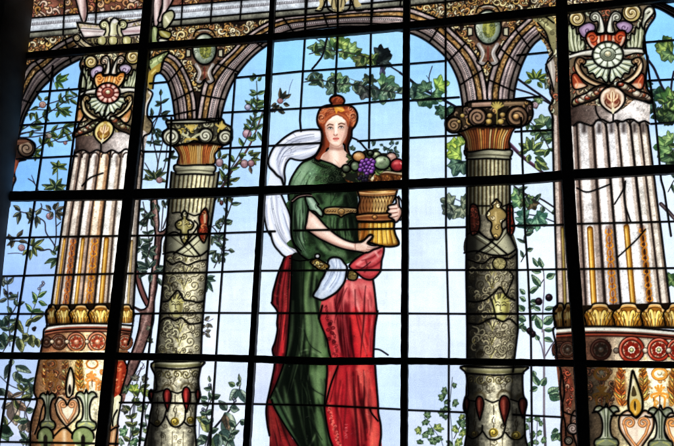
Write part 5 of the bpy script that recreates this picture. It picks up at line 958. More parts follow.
for cx,r,d,c in ((0,8,.5,(150,84,50)),(45,8,.55,(150,84,50)),(240,10.5,.42,(150,70,50)),(420,13,1.,(176,48,26)),(580,11.6,1.05,(186,52,28)),(690,11,1.05,(186,52,28))): rosette(*t(cx,350)[0], r, part('rosette', None, ring), c, (130,26,14) if cx>300 else (110,80,60), d, (244,236,214) if cx > 300 else (150,130,110))
for cx in (420,580):
    for k in range(7): a=k*.9; x,y=t(cx,352)[0]; stroke(P(x+2.6*np.cos(a),y+2.6*np.sin(a)), 2.2, (240,232,206), .9, sm=False)
    fruit(*t(cx,352)[0], 2, 2, (190,190,120), (250,246,200), (90,90,40), None)
for x,d in ((330,.5),(500,1.),(638,1.)): fruit(*t(x,356)[0], 2.8, 2.8, np.array((214,196,170))*d, np.array((255,244,226))*d, (80,40,24), None)
for x in (500,640): fill(t(x-12,395, x+12,395, x+3,412, x-3,412), (206,190,120), sm=False); fill(t(x-14,292, x+14,292, x,310), (220,200,170), sm=False)
# pedestal
t = T(560, 360, 5.868)
m = fill(P(556,362, 560,400, 562,470, 690,470, 690,362), (222,210,180), ped, sm=False)
ramp(m, P(556,362,562,470), P(690,362,690,470), [(0,(120,64,44)),(.1,(104,70,50)),(.2,(52,42,32)),(.34,(80,66,48)),(.42,(150,126,88)),(.5,(232,216,166)),(.6,(244,230,184)),(.75,(252,244,206)),(1,(244,228,180))]); stipple(m, .08, .06, .06)
carve(m, (586,364,616,410), 34, [(96,56,36),(120,80,50),(70,44,30)], 332, r=(2,3.6), w=(1.,1.8)); carve(m, (646,366,674,412), 10, [(236,170,80),(226,150,60)], 333, r=(1.8,3), w=(.9,1.5), ink=(170,110,50))
flame(*t(355,165)[0],15,38,None,-1,[(226,120,40),(246,170,80),(196,84,24)],m); flame(*t(488,150)[0],13,34,None,1,[(230,150,50),(246,190,100),(200,110,30)],m); flame(*t(665,165)[0],14,36,None,-1,[(230,150,50),(246,190,100),(200,110,30)],m)
for cx,d in ((245,.36),(585,1.05)):
    col = np.array((226,150,50))*d
    stroke(ell(*t(cx,82)[0], 7, 5.4, 0, 22, 0, 6.3), 2.6, col, 1, clip=m, sm=False); stroke(ell(*t(cx,82)[0], 8.4, 6.8, 0, 22, 0, 6.3), .6, (80,36,14), .8, clip=m, sm=False); fruit(*t(cx,78)[0], 2.6, 2.4, np.array((230,220,180))*d, np.array((255,250,230))*d, (90,70,40), None, False)
    for q in (-26,-10,10,26): stroke(t(cx,195, cx+q*.6,170, cx+q,145+abs(q)*.6), 2.2, col, 1, clip=m)
    stroke(t(cx-45,220, cx-46,205, cx,195, cx+46,205, cx+45,222), 2.4, col, 1, clip=m); stroke(t(cx-26,290, cx-30,225, cx-8,208), 2.2, col, 1, clip=m); stroke(t(cx+26,290, cx+30,225, cx+8,208), 2.2, col, 1, clip=m); stroke(t(cx,270, cx,210), 1.2, (90,40,14), .8, clip=m); stroke(t(cx-36,222,cx-36,240), 1, (90,40,14), .8, clip=m)
q = fill(t(425,65, 445,110, 470,180, 485,240, 480,300, 445,335, 410,310, 400,240, 412,150), (206,190,130), ped); shade(q, t(430,120,425,180), 4, (246,240,214), .9); q2 = fill(ell(*t(442,280)[0], 5.6, 9), (206,150,40), sm=False); shade(q2, t(442,255,442,310), 3, (250,216,130), .9); fill(t(438,240, 446,262, 442,300, 434,270), (40,26,12)); fill(t(430,150, 450,205, 420,210), (70,56,30)); lead(t(425,65, 445,110, 470,180, 485,240, 480,300, 445,335, 410,310, 400,240, 412,150), 2.2, True, True)
hm, ho = heart(*t(448,420)[0], 36, 42, ped, (230,208,184), (160,100,50)); lead(ho, 1.7, True, True)
hm, ho = heart(*t(690,420)[0], 30, 42, ped, (232,210,180), (176,110,50)); lead(ho, 1.7, True, True)
hm, ho = heart(*t(115,420)[0], 18, 42, ped, (120,100,90), (90,60,44)); lead(ho, 1.4, True, True)
fleur(*t(272,385)[0], 24, 42, ped, .8); fleur(*t(590,395)[0], 24, 42, ped, .82); lead(t(300,330, 340,325, 430,325), 1.6); lead(t(500,330, 540,335, 580,290, 620,335, 669,330), 1.6); lead(t(190,310, 230,300, 270,275, 310,310, 330,330), 1.6)
q = fill(t(15,80, 40,50, 65,90, 80,180, 60,300, 40,320, 30,200), (110,52,36), ped); shade(q, t(45,90,55,180), 3, (200,80,50), .8); carve(q, (562,370,574,412), 16, [(190,80,50),(150,60,40),(206,140,110)], 334, r=(1.6,3), w=(1.2,2)); dabs(q, (562,370,574,412), 14, [(170,60,40),(206,150,120),(60,24,18),(90,60,50)], 76, (.8,1.8)); lead(t(15,90, 25,200, 10,290, 60,320, 90,330), 1.4); lead(t(10,290, 30,370, 35,446), 1.5)
volute(*t(75,405)[0], 5.6, (130,110,100), 1, 0, (40,30,26), hi=(190,170,160), ld=1.1); volute(*t(50,475)[0], 4, (140,130,110), 1, 0, (40,30,26), ld=1.1)
lead(P(557.5,305, 553.5,309, 554,318, 556,326, 553,330, 556,345, 557,360, 561,372, 560,390, 563,410, 561,430, 563,470), 1.9)

# ===== slender columns
def slender(key, label, side, L, R, cap_t, dims, dark):
    pass
# ===== slender columns
SG, SGD, SGL = (150,146,104), (66,58,38), (206,204,160)
def capital_ionic(key_parts, t, cx, hw, top, bot, stonehi, stone, dk, flamec, vol, sag, right=False):
    ab, ac = key_parts
    return
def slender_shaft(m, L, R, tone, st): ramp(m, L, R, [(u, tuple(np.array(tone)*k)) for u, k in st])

def slender(key, label, R_):
    thing(key, 'slender_column', label, 'column', 'slender ornamented columns under the central arch')
    cap = part('capital'); aca = part('leaf_necking', label='rust red and gold leaves under the volutes'); ring = part('astragal'); sh = part('shaft'); base = part('base')
    if not R_:
        L, Rr = P(171.5,172, 166,235, 164,270, 158.5,330, 155,362, 153,392, 149,470), P(219,172, 209.5,235, 207,270, 202,330, 201,362, 197,392, 192,470)
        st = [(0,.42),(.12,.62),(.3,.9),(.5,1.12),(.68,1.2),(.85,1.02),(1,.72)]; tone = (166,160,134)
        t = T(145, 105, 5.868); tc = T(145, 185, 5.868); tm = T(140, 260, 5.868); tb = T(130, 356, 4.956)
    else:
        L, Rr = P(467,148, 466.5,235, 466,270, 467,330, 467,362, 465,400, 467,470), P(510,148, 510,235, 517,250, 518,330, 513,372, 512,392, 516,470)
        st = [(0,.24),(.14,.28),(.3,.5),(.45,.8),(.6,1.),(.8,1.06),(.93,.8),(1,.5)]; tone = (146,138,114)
        t = T(430, 90, 5.868); tc = T(445, 185-5, 5.868); tm = T(445, 256, 5.868); tb = T(445, 356, 4.956)
    body = np.vstack([L, Rr[::-1]])
    cxs = lambda y: (np.interp(y, L[:,1], L[:,0])+np.interp(y, Rr[:,1], Rr[:,0]))/2
    X = lambda u, y: np.interp(y, L[:,1], L[:,0])*(1-u)+np.interp(y, Rr[:,1], Rr[:,0])*u
    ink = (38,30,16)
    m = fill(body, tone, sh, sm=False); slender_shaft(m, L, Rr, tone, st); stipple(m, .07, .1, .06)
    # fluted neck
    y0, y1 = (174, 212) if not R_ else (152, 214)
    for u in np.linspace(.04, .96, 11):
        stroke(P(X(u,y0),y0, X(u,y1),y1), 1.5, np.array(SGL)*(.5+.5*np.interp(u, [s[0] for s in st], [s[1] for s in st])), .75, clip=m, sm=False); stroke(P(X(u+.045,y0),y0, X(u+.045,y1),y1), 1.1, ink, .9, clip=m, sm=False); stroke(P(X(u+.06,y0+3),y0+3, X(u+.06,y1),y1), .6, (150,120,40), .5, clip=m, sm=False)
    # lower ornamented shaft
    y2 = 245 if not R_ else 244; y3 = 360
    low = coverage(np.vstack([P(X(0,y2+2),y2+2, X(.15,y2+8),y2+8, X(.5,y2+12),y2+12, X(.85,y2+8),y2+8, X(1,y2),y2), P(X(1,y3),y3, X(0,y3),y3)]))
    for i in range(int((y3-y2)/14)):
        yc = y2+12+i*14
        for u, s in ((.28, 1), (.72, -1)):
            for rr, dx, dy in ((5.2,0,0),(3.2,-.16,6.5),(3.,.13,-5.5)):
                x = X(u+dx*s, yc+dy); sp_ = spiral(x, yc+dy, rr, 1.35, 1.2 if s>0 else 1.94, s, .15, 20)
                tl = P(X(.5,yc+dy+8), yc+dy+8)[0]; q = np.vstack([(tl+sp_[0]*2)/3, sp_]) if dx == 0 else sp_
                k = np.interp(u, [a[0] for a in st], [a[1] for a in st])
                stroke(q, 2., np.array((184,178,142))*k*1.05, .8, clip=low, sm=False); stroke(q+[.5,.5], .8, ink, .9, clip=low, sm=False)
        for q in range(-2, 3): stroke(P(X(.5,yc+5),yc+5, X(.5,yc)+q*1.4,yc-1, X(.5,yc)+q*2.6,yc-5+abs(q)), .9, ink if q%2 else (206,200,130), .8, clip=low)
    curls(low, (X(0,300)-6,y2+4,X(1,300)+8,y3), 130, ink, 80+R_, .75, (1.2,3.), .75); carve(low, (X(.1,300),y2+10,X(.5,300),y3), 30, [(164,160,122),(146,142,104),(176,172,134)] if not R_ else [(124,118,90),(110,104,78),(140,132,100)], 83+R_, (cxs(300), -.08 if not R_ else .01), r=(2.4,5), w=(1.2,2.2), inkw=.8)
    dabs(low, (X(0,300)-4,y2+4,X(1,300)+6,y3), 46, [(150,130,50),(190,170,80),(216,212,180)], 82+R_, (.6,1.5), .6)
    # crossed ribbons
    rb = fill(P(X(0,y2-8),y2-8, X(.3,y2-8),y2-8, X(.55,y2-4),y2-4, X(.8,y2-14),y2-14, X(1,y2-16),y2-16, X(1.04,y2+2),y2+2, X(.96,y2+8),y2+8, X(.6,y2+11),y2+11, X(.3,y2+9),y2+9, X(-.03,y2+9),y2+9), np.array((150,150,118)), sh)
    slender_shaft(rb, L, Rr, (168,166,136), st); 
    for off in (-3.5, 0, 3.5):
        stroke(P(X(.12,y2-12),y2-12+off, X(.55,y2+2),y2+2+off, X(.8,y2+14),y2+14+off), 1, ink if off else (206,206,170), .8, clip=rb); stroke(P(X(.98,y2-18),y2-18+off*1.1, X(.6,y2-1),y2-1+off, X(.25,y2+10),y2+10+off), 1, ink if off else (206,206,170), .8, clip=rb)
    lead(P(X(0,y2-9),y2-9, X(.2,y2-13),y2-13, X(.45,y2-6),y2-6, X(.8,y2+10),y2+10), 1.4); lead(P(X(1,y2-20),y2-20, X(.7,y2-9),y2-9, X(.5,y2-1),y2-1, X(.2,y2+9),y2+9), 1.4); lead(P(X(-.04,y2+9),y2+9, X(.2,y2+7),y2+7, X(.5,y2+11),y2+11, X(.8,y2+11),y2+11, X(1.0,y2+5),y2+5), 1.6)
    # pendants
    def pend(pts, c, hi, seed):
        q = fill(pts, c, part('mask_pendant', None, sh)); b = pts; carve(q, (b[:,0].min(),b[:,1].min(),b[:,0].max(),b[:,1].max()), 14, [hi, tuple(np.array(hi)*.8), tuple(np.array(c)*1.2)], seed, r=(1.6,3), w=(1.4,2.4)); shade(q, P(*(b.mean(0)-[1,5]), *(b.mean(0)+[-1,5])), 3, hi, .6); lead(pts, 1.5, True, True)
    if not R_:
        pend(tc(232,150, 246,165, 250,180, 244,198, 272,212, 286,232, 274,258, 254,268, 256,300, 246,330, 232,346, 218,330, 208,300, 210,268, 190,258, 178,232, 192,212, 220,198, 214,180, 218,165), (150,140,80), (226,220,176), 84)
        pend(tc(355,135, 372,180, 368,230, 375,270, 360,310, 345,340, 322,310, 310,270, 322,230, 318,185), (150,44,24), (220,110,60), 85)
        q = coverage(tc(340,175, 365,160, 360,220, 345,230)); shade(q, tc(350,175,352,220), 4, (240,220,170), .9); lead(tc(160,165, 200,160, 220,175), 1.2); lead(tc(250,165, 290,180, 320,170), 1.2); lead(tc(290,210, 310,240, 270,300, 230,350), 1.3)
    else:
        pend(tc(150,150, 185,150, 200,200, 205,260, 190,310, 155,320, 145,250), (92,30,20), (150,60,40), 86)
        pend(tc(365,150, 395,155, 400,220, 408,280, 390,325, 368,310, 362,240), (150,40,24), (206,80,56), 87)
        pend(tc(303,112, 320,128, 332,142, 326,160, 348,178, 364,205, 354,232, 336,246, 332,270, 338,300, 322,335, 303,352, 284,335, 268,300, 274,270, 270,246, 252,232, 242,205, 258,178, 280,160, 274,142, 286,128), (146,124,70), (226,206,150), 88)
        lead(tc(190,152, 260,152), 1.3); lead(tc(340,155, 390,135), 1.3); lead(tc(200,300, 240,340, 280,350), 1.2)
    # heads in the ornament
    hc = tm(212,270)[0] if not R_ else tm(330,300)[0]; hr = (7.2,10.5) if not R_ else (9,12.5)
    yA = hc[1]-hr[1]-2; yB = hc[1]+hr[1]
    q = fill(np.array([(0,-1.08),(.5,-.95),(.9,-.4),(.95,.1),(.75,.6),(.35,1.02),(0,1.1),(-.4,.98),(-.8,.5),(-.98,0),(-.9,-.5),(-.5,-.95)])*hr+hc, (176,170,112) if not R_ else (170,166,92), part('carved_face', None, sh))
    shade(q, np.array([[-.35,-.5],[-.3,.6]])*hr+hc, hr[0]*.8, (226,222,170), .9); shade(q, np.array([[.7,-.4],[.6,.7]])*hr+hc, hr[0]*.6, (90,80,40), .8)
    for e in (-.4, .3): stroke(np.array([[e-.18,-.12],[e,-.2],[e+.2,-.12]])*hr+hc, .9, ink, .95, clip=q); stroke(np.array([[e-.24,-.34],[e,-.42],[e+.24,-.32]])*hr+hc, .7, ink, .8, clip=q)
    stroke(np.array([[-.05,-.2],[-.12,.22],[.05,.26]])*hr+hc, .8, ink, .8, clip=q); stroke(np.array([[-.2,.52],[0,.48],[.2,.52]])*hr+hc, 1.2 if not R_ else 2., ink, .9, clip=q)
    for a in np.linspace(-2.6,-.5,9): stroke(P(hc[0]+hr[0]*.7*np.cos(a),hc[1]+hr[1]*.75*np.sin(a), hc[0]+hr[0]*1.1*np.cos(a+.2),hc[1]+hr[1]*1.15*np.sin(a+.2)), 1, (206,196,110) if int(a*10)%2 else ink, .9)
    if not R_:
        lead(tm(135,245, 165,240, 190,210, 220,180, 240,200, 260,235, 300,240, 340,250, 375,240), 1.6); lead(tm(115,370, 140,345, 170,340, 205,355, 245,340, 280,370, 320,375, 370,365), 1.6); lead(tm(155,0, 190,25, 235,10, 280,30, 330,10, 390,0), 1.4)
    else:
        lead(tm(135,265, 180,270, 240,255, 290,215, 325,185, 360,235, 410,260), 1.7); lead(tm(135,395, 200,400, 250,375, 290,365, 340,385, 380,370, 425,410), 1.7); lead(tm(270,250, 285,300, 300,365), 1.2); lead(tm(130,20, 220,45, 270,10, 330,10, 380,15, 415,-10), 1.5); lead(tm(365,75, 400,120, 380,180, 360,230), 1.1); q=fill(ell(*tm(320,45)[0],7,6.6),(120,112,70),sh,sm=False); curls(q,(492,258,508,270),5,(220,206,140),89,.9,(1.5,3)); lead(ell(*tm(320,45)[0],7,6.6),1.1,False,True)
    # base
    yb = 362
    if not R_:
        o = tb(120,30, 355,25, 350,60, 340,120, 345,175, 348,200, 330,240, 322,340, 310,560, 80,560, 95,330, 110,240, 95,210, 98,175, 130,165, 125,100)
    else:
        o = tb(95,50, 395,50, 385,90, 388,190, 405,230, 395,300, 398,400, 405,560, 112,560, 115,330, 92,260, 100,205, 115,190, 105,90)
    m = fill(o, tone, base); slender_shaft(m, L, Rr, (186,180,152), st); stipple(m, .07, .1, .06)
    top = o[0]; 
    a, b = (tb(120,40)[0], tb(355,38)[0]) if not R_ else (tb(95,68)[0], tb(395,70)[0])
    mid = (a+b)/2+[0,1]
    stroke(np.array([a,mid,b]), 5.6, np.array((120,116,76)), 1, clip=m); stroke(np.array([a-[0,1.2],mid-[0,1.2],b-[0,1.2]]), 2., (216,214,180) if not R_ else (170,166,130), .9, clip=m, soft=.7); lead(np.array([a-[0,3],mid-[0,3],b-[0,3]]), 1.4); lead(np.array([a+[1,3.4],mid+[0,4.4],b+[-1,3.4]]), 1.5)
    ya = a[1]+6
    for i, u in enumerate(np.linspace(.1,.9,5)):
        c = P(X(u,ya+5), ya+4)[0]; s = 1 if i%2 else -1
        stroke(spiral(*c, 4.6, 1.4, .5, s, .15, 20), 1.3, (196,186,110), .7, clip=m, sm=False); stroke(spiral(c[0]+.4,c[1]+.4, 4.6, 1.4, .5, s, .15, 20), .8, ink, .9, clip=m, sm=False); stroke(P(*c, c[0]+s*3,c[1]+9, c[0],c[1]+13), .7, ink, .8, clip=m)
    curls(m, (X(0,380),ya,X(1,380),ya+16), 22, ink, 90+R_, .7, (1.2,2.6), .8)
    gs = ((185,215,20,52,-.1),(280,212,20,58,-.05),(337,200,11,34,-.1),(106,195,9,28,0)) if not R_ else ((172,255,20,55,.02),(295,265,26,68,-.02),(385,255,20,45,.1),(108,245,12,36,0))
    sw = []
    for gx_, gy_, rw, rh, ro in gs:
        c = tb(gx_,gy_)[0]; rw, rh = rw/4.956, rh/4.956
        shade(m, np.vstack([ell(*c+[0,-rh*.9], rw*1.3, rw*1.2, 0, 10, 3.14, 6.28)]), 4, (70,60,36), .9)
        q = fill(np.array([(-.1,-1),(.6,-.85),(1,-.4),(.85,.1),(.4,.7),(.05,1.15),(-.3,.8),(-.75,.2),(-1,-.4),(-.7,-.85)])*[rw,rh]+c, (150,32,30) if not R_ else (104,32,24), part('teardrop_inlay', None, base)); shade(q, P(c[0]-rw*.2,c[1]-rh*.6,c[0]-rw*.1,c[1]+rh*.3), rw*.7, (214,76,66) if not R_ else (164,80,60), .85); shade(q, P(c[0]+rw*.6,c[1]-rh*.5,c[0]+rw*.3,c[1]+rh*.5), rw*.7, (70,10,12), .8)
        lead(np.array([(-.1,-1),(.6,-.85),(1,-.4),(.85,.1),(.4,.7),(.05,1.15),(-.3,.8),(-.75,.2),(-1,-.4),(-.7,-.85)])*[rw,rh]+c, 1.5, True, True)
    if not R_:
        sc_ = [(100,330,135,350,165,320,180,270), (180,300,205,345,240,350,270,320,275,270), (270,330,295,348,325,345)]; top_ = [(98,178,130,180,165,170), (205,175,235,185,262,175), (298,180,330,180)]
        orb = ((135,330,3.),(222,325,4.4),(300,318,4.))
    else:
        sc_ = [(112,395,140,410,180,380,185,345), (185,370,215,410,250,415,285,395,300,345), (300,380,330,410,370,412,395,390)]; top_ = [(115,220,150,225), (200,215,235,230,265,220), (325,215,365,228)]
        orb = ((145,385,3.),(240,380,4.8),(352,395,4.8))
    for q in top_: lead(tb(*q), 1.3)
    for q in sc_: lead(tb(*q), 1.5)
    for ox, oy, rr in orb:
        c = tb(ox,oy)[0]; fruit(c[0], c[1], rr, rr*.95, (176,150,50) if ox>200 else (110,92,40), (236,216,110), (80,64,24), None, False); stroke(spiral(*c, rr, 1.3, 2, 1, .2, 14), .8, ink, .9, sm=False)
        stroke(P(c[0]+.2,c[1]-rr, c[0]+.3,c[1]-rr-4, c[0]-1.2,c[1]-rr-7, c[0]+.3,c[1]-rr-11), 1, ink, .85, clip=m); stroke(P(c[0]+1.6,c[1]-rr-4, c[0]+1.4,c[1]-rr-9), .8, ink, .8, clip=m); stroke(P(c[0]+.3,c[1]-rr-22, c[0]+.3,c[1]-rr-13), 1.1, ink, .85, clip=m, sm=False)
    for u in (.25,.5,.75): stroke(P(X(u,436),432, X(u,450),470), .8, ink, .7, clip=m, sm=False)
    curls(m, (X(0,430),425,X(1,430),470), 16, ink, 92+R_, .8, (1.5,3), .8)
    lead(o, 1.9, True, True)
    lead(L[:5], 1.9, False); lead(Rr[:5], 1.9, False)
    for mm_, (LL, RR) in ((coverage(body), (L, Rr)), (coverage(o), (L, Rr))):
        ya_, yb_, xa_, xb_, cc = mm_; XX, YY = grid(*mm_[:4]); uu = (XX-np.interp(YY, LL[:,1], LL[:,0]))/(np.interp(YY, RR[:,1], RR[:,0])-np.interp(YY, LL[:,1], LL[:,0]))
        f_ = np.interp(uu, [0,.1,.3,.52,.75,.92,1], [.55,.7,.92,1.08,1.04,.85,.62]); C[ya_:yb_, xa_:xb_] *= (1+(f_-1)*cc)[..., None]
    # ring under the leaves
    if not R_: a, b = t(172,372)[0], t(412,375)[0]; ry = 3.4
    else: a, b = t(205,370)[0], t(480,372)[0]; ry = 3.6
    mid = (a+b)/2-[0,1.2]
    ro = np.array([a+[-.5,0], a+[2,-3.8], mid-[0,4.2], b+[-2,-3.8], b+[.5,0], b+[-1.5,3.6], b+[-2.5,6], mid+[0,6.5], a+[3,6], a+[1.5,3.6]])
    m = fill(ro, (128,126,96), ring); slender_shaft(m, np.array([a,a+[0,1]]), np.array([b,b+[0,1]]), (170,168,138), st); shade(m, np.array([a+[2,-1.5],mid-[0,2],b-[2,1.5]]), 2.2, (226,224,196) if not R_ else (190,188,160), .8); shade(m, np.array([a+[2,2.6],mid+[0,2.6],b+[-2,2.6]]), 2., (50,46,32), .85); shade(m, np.array([a+[2,5.2],mid+[0,5.4],b+[-2,5.2]]), 1.6, (170,170,140), .7)
    lead(ro, 1.6, True, True)
    # leaf necking
    if not R_: o = t(165,235, 250,225, 300,220, 380,225, 455,235, 435,262, 410,290, 405,345, 300,352, 195,352, 200,300, 185,265)
    else: o = t(150,240, 250,215, 340,215, 400,215, 500,210, 480,250, 465,300, 460,350, 340,348, 215,362, 210,300, 185,265)
    m = fill(o, (92,40,18) if not R_ else (84,40,20), aca)
    xl, xr = o[:,0].min(), o[:,0].max(); ytop, ybot = o[:,1].min(), o[:,1].max(); g = np.random.default_rng(95+R_); mx = (xl+xr)/2
    for k, f in enumerate(np.linspace(-.92,.92,21)):
        x1 = mx+f*(xr-xl)/2; x0 = mx+f*(xr-xl)/2*.74; k_ = np.interp((f+1)/2, [s[0] for s in st], [s[1] for s in st])
        c = np.array([(176,96,40),(196,146,66),(140,66,30),(206,174,112)][g.integers(4)])*min(1.0,k_+.18)
        q = P(x0,ybot, x0*.7+x1*.3,ybot-(ybot-ytop)*.5, x1,ytop+2+g.uniform(0,3))
        stroke(q, [1.2,2.4,2.8], (50,16,8), .9, clip=m); stroke(q, [.8,1.5,1.9], c, .95, clip=m, soft=.5); stroke(q+[.5,0], .5, np.minimum(255,c*1.3+20), .7, clip=m)
    shade(m, P(xl,ytop+1,mx,ytop+2,xr,ytop+1), 3.5, (40,16,8), .6); shade(m, P(xl+4,ybot,mx,ybot,xr-4,ybot), 4, (150,140,96) if not R_ else (60,36,20), .6)
    lead(o, 1.5, True, True)
    # volutes and abacus
    if not R_: o = t(125,95, 180,90, 300,85, 420,95, 455,85, 470,110, 505,130, 512,160, 505,205, 470,235, 430,232, 400,225, 370,222, 330,222, 290,210, 250,228, 215,232, 175,240, 130,232, 105,200, 105,160, 135,135)
    else: o = t(150,100, 210,95, 240,70, 560,60, 600,110, 600,160, 570,200, 520,215, 480,212, 430,215, 380,205, 340,212, 300,205, 250,215, 190,240, 130,250, 95,225, 90,185, 115,150, 140,130)
    stc = (140,138,110) if not R_ else (104,82,56)
    m = fill(o, np.array(stc)*.45, cap); stipple(m, .06, .15, .1)
    pal = [(150,148,110),(176,174,140),(170,150,60),(120,116,84)] if not R_ else [(120,96,70),(150,110,66),(134,104,90),(170,130,70)]
    carve(m, (o[:,0].min(),o[:,1].min(),o[:,0].max(),o[:,1].max()), 50, pal, 97+R_, r=(2,4), w=(1.4,2.6))
    if not R_:
        for x,y,r,d,a0 in ((155,188,8.6,1,4.7),(355,180,7.4,-1,4.7),(470,190,7.4,-1,4.7)): volute(*t(x,y)[0], r, (164,164,138), d, a0, (44,40,28), hi=(226,226,206), ld=1.5, turns=1.9, pid=part('volute', None, cap))
        for x,y in ((270,130),(450,125)):
            for a in np.linspace(-2.8,-.3,5): stroke(P(*t(x,y+15)[0], t(x,y)[0][0]+6*np.cos(a), t(x,y)[0][1]+6*np.sin(a)), 2, (206,180,90), .95, clip=m, sm=False)
        for s in (1,-1): stroke(t(270,215, 270+s*15,190, 270+s*50,170), 2.4, (196,194,150), .95, clip=m); stroke(t(270,200,270+s*30,200,270+s*35,215), 2, (190,160,70), .9, clip=m)
        bb = fill(t(125,92, 180,90, 300,85, 400,82, 402,100, 300,108, 190,108, 140,112), (150,150,126), cap); shade(bb, t(130,96,400,92), 2, (216,216,196), .9); lead(t(125,92, 190,88, 300,84, 450,78), 1.5, False); lead(t(135,112, 190,108, 300,108, 405,100), 1.3)
        lead(t(430,30, 432,110), 1.4)
    else:
        for x,y,r,d,a0,c in ((140,205,8,-1,5,(110,88,60)),(280,160,9.4,1,4.7,(124,96,84)),(510,158,11,-1,4.7,(112,84,62))): volute(*t(x,y)[0], r, c, d, a0, (34,22,14), hi=(190,150,110), ld=1.6, turns=2., pid=part('volute', None, cap))
        for x,y,r,c in ((505,155,3.4,(196,150,90)),(190,150,2.6,(176,150,70)),(170,185,2.2,(170,140,70)),(345,185,3.4,(206,170,80)),(415,185,3.4,(206,176,84)),(350,150,3,(196,160,80)),(425,145,3,(190,156,80))): fruit(*t(x,y)[0], r, r*.9, c, (240,210,150), (80,50,24), None)
        for a in np.linspace(-2.6,-.5,6): c = t(393,110)[0]; stroke(P(*c, c[0]+7*np.cos(a), c[1]+7*np.sin(a)), 1.9, (190,170,84), .95, sm=False)
        stroke(t(393,110,393,200), 1.2, (190,170,84), .9)
        bb = fill(t(245,70, 360,66, 358,98, 245,102), (150,118,96), cap, sm=False); shade(bb, t(250,80,355,78), 2.2, (206,170,150), .8); bb = fill(t(430,70, 560,66, 545,90, 435,95), (124,98,70), cap, sm=False); shade(bb, t(440,78,545,74), 2, (180,150,110), .8)
        lead(t(205,95, 240,66, 400,60, 560,58), 1.8); lead(t(245,105, 360,100), 1.3)
    lead(o, 1.9, True, True)
slender('slen_l', 'slender pale green column with bright red teardrop inlays, left of the woman', False)
slender('slen_r', 'slender shadowed olive brown column with dark red teardrop inlays, right of the woman', True)

# impost blocks of the arches on the slender columns
# volute bracket at the left edge
thing('bracket', 'volute_bracket', 'dark brown carved bracket with one volute at the left edge beside the jamb', 'bracket'); vb, st_ = part('volute'), part('stem')
t = T(0, 130, 5.868)
m = fill(t(40,70, 100,40, 180,55, 205,100, 195,150, 150,175, 110,185, 90,220, 85,260, 90,300, 65,360, 60,450, 20,450), (58,36,28), st_); carve(m, (6,140,30,200), 26, [(96,60,44),(120,80,56),(80,44,34)], 101, r=(2,3.6)); lead(t(150,175, 110,185, 92,215, 85,260, 92,290, 75,330, 65,380), 1.6)
volute(*t(155,108)[0], 8.6, (110,88,70), 1, 3.6, (30,18,14), hi=(176,150,124), ld=1.6, pid=vb)
m = fill(t(95,60, 150,50, 195,65, 150,75, 100,90), (86,54,40), vb); shade(m, t(100,65,180,62), 1.6, (150,100,76), .8); lead(t(85,50, 150,50, 200,75, 207,110, 190,150), 1.5)
m = fill(t(80,180, 105,160, 110,190, 92,240, 80,270), (110,50,34), st_); shade(m, t(95,180,88,240), 2.4, (170,90,60), .7)
# ---------------------------------------------------------------- the woman
thing('woman', 'person', 'woman in green dress, red drape and white scarf, auburn hair tied up, holding a basket', 'person')
SKN = part('body'); HAIR = part('hair', label='auburn hair tied in a topknot'); DR = part('dress', label='dark green dress with an embroidered neckline'); SL = part('sleeve', label='pale green hanging sleeve'); BLT = part('belt', label='gold belt with a round clasp'); SCF = part('scarf', label='floating white scarf'); KER = part('kerchief', label='pale blue white kerchief hanging at the hip'); BR = part('brooch', label='gold brooch at the hip'); RD = part('drape', label='bright red drape over the hip and legs'); RC = part('cloak', label='deep red cloak hanging behind the dress')
GRN, GRD, GRL = (46,72,38), (10,18,12), (110,138,88)
# scarf behind
t = T(260, 120, 5.57)
o = np.vstack([t(350,55, 300,52, 250,55, 205,60, 180,70, 140,95, 110,120, 75,155, 55,195, 45,230, 52,262, 62,272), P(265.5,196, 264,212, 267,228, 272,240)])
m = fill(np.vstack([o, T(255,230,5.57)(110,90, 135,120, 160,145, 200,160, 240,172, 290,168, 315,162), P(312,259, 297,247, 292,236, 290.5,217, 285,203, 281,192), t(130,345, 140,330, 136,290, 142,255, 152,232, 170,215, 200,222, 235,225, 270,215, 300,200, 330,172, 350,130)]), (214,222,238), SCF)
for q,w,c,a in (((345,75,270,75,200,85,140,120),8,(238,240,246),.9),((340,110,260,120,180,135,120,160),5,(150,156,178),.75),((330,150,250,165,190,180,130,215,125,300),6,(240,242,248),.9),((310,185,230,205,160,205,110,235),4,(140,146,170),.7),((100,150,75,200,70,240,90,290),5,(236,238,246),.8),((140,140,110,190,100,250,125,330),3.4,(136,140,166),.7),((160,190,140,230,125,330),2.4,(120,124,150),.6),((190,110,300,100),2.5,(160,166,186),.6),((250,135,340,135),2.4,(246,246,250),.8)): shade(m, t(*q), w, c, a)
folds(m, t(345,60, 250,62, 170,85, 100,150, 60,220), t(340,160, 280,190, 200,210, 150,225, 130,300), 34, (150,160,190), (250,251,254), 211, w=(.7,2.6)); folds(m, P(266,196,266,215,274,240,290,254,308,259), P(280,196,286,212,290,228,298,246,310,258), 26, (150,160,190), (250,251,254), 212, w=(.7,2.4))
for q in ((200,90,185,75),(150,110,190,120,230,118),(120,205,150,200,185,190),(180,180,200,170),(160,155,175,165,170,185)): stroke(t(*q), .7, (110,114,140), .6, clip=m)
for q,w,c,a in ((P(268,200,270,220,278,240,292,252),4,(240,242,248),.9),(P(276,195,278,215,284,235,300,254),3,(150,156,180),.75),(P(266,205,268,225),2,(150,156,180),.6),(P(285,235,295,250,310,257),2.6,(236,238,246),.8),(P(280,232,290,248),1.6,(130,136,160),.6)): shade(m, q, w, c, a)
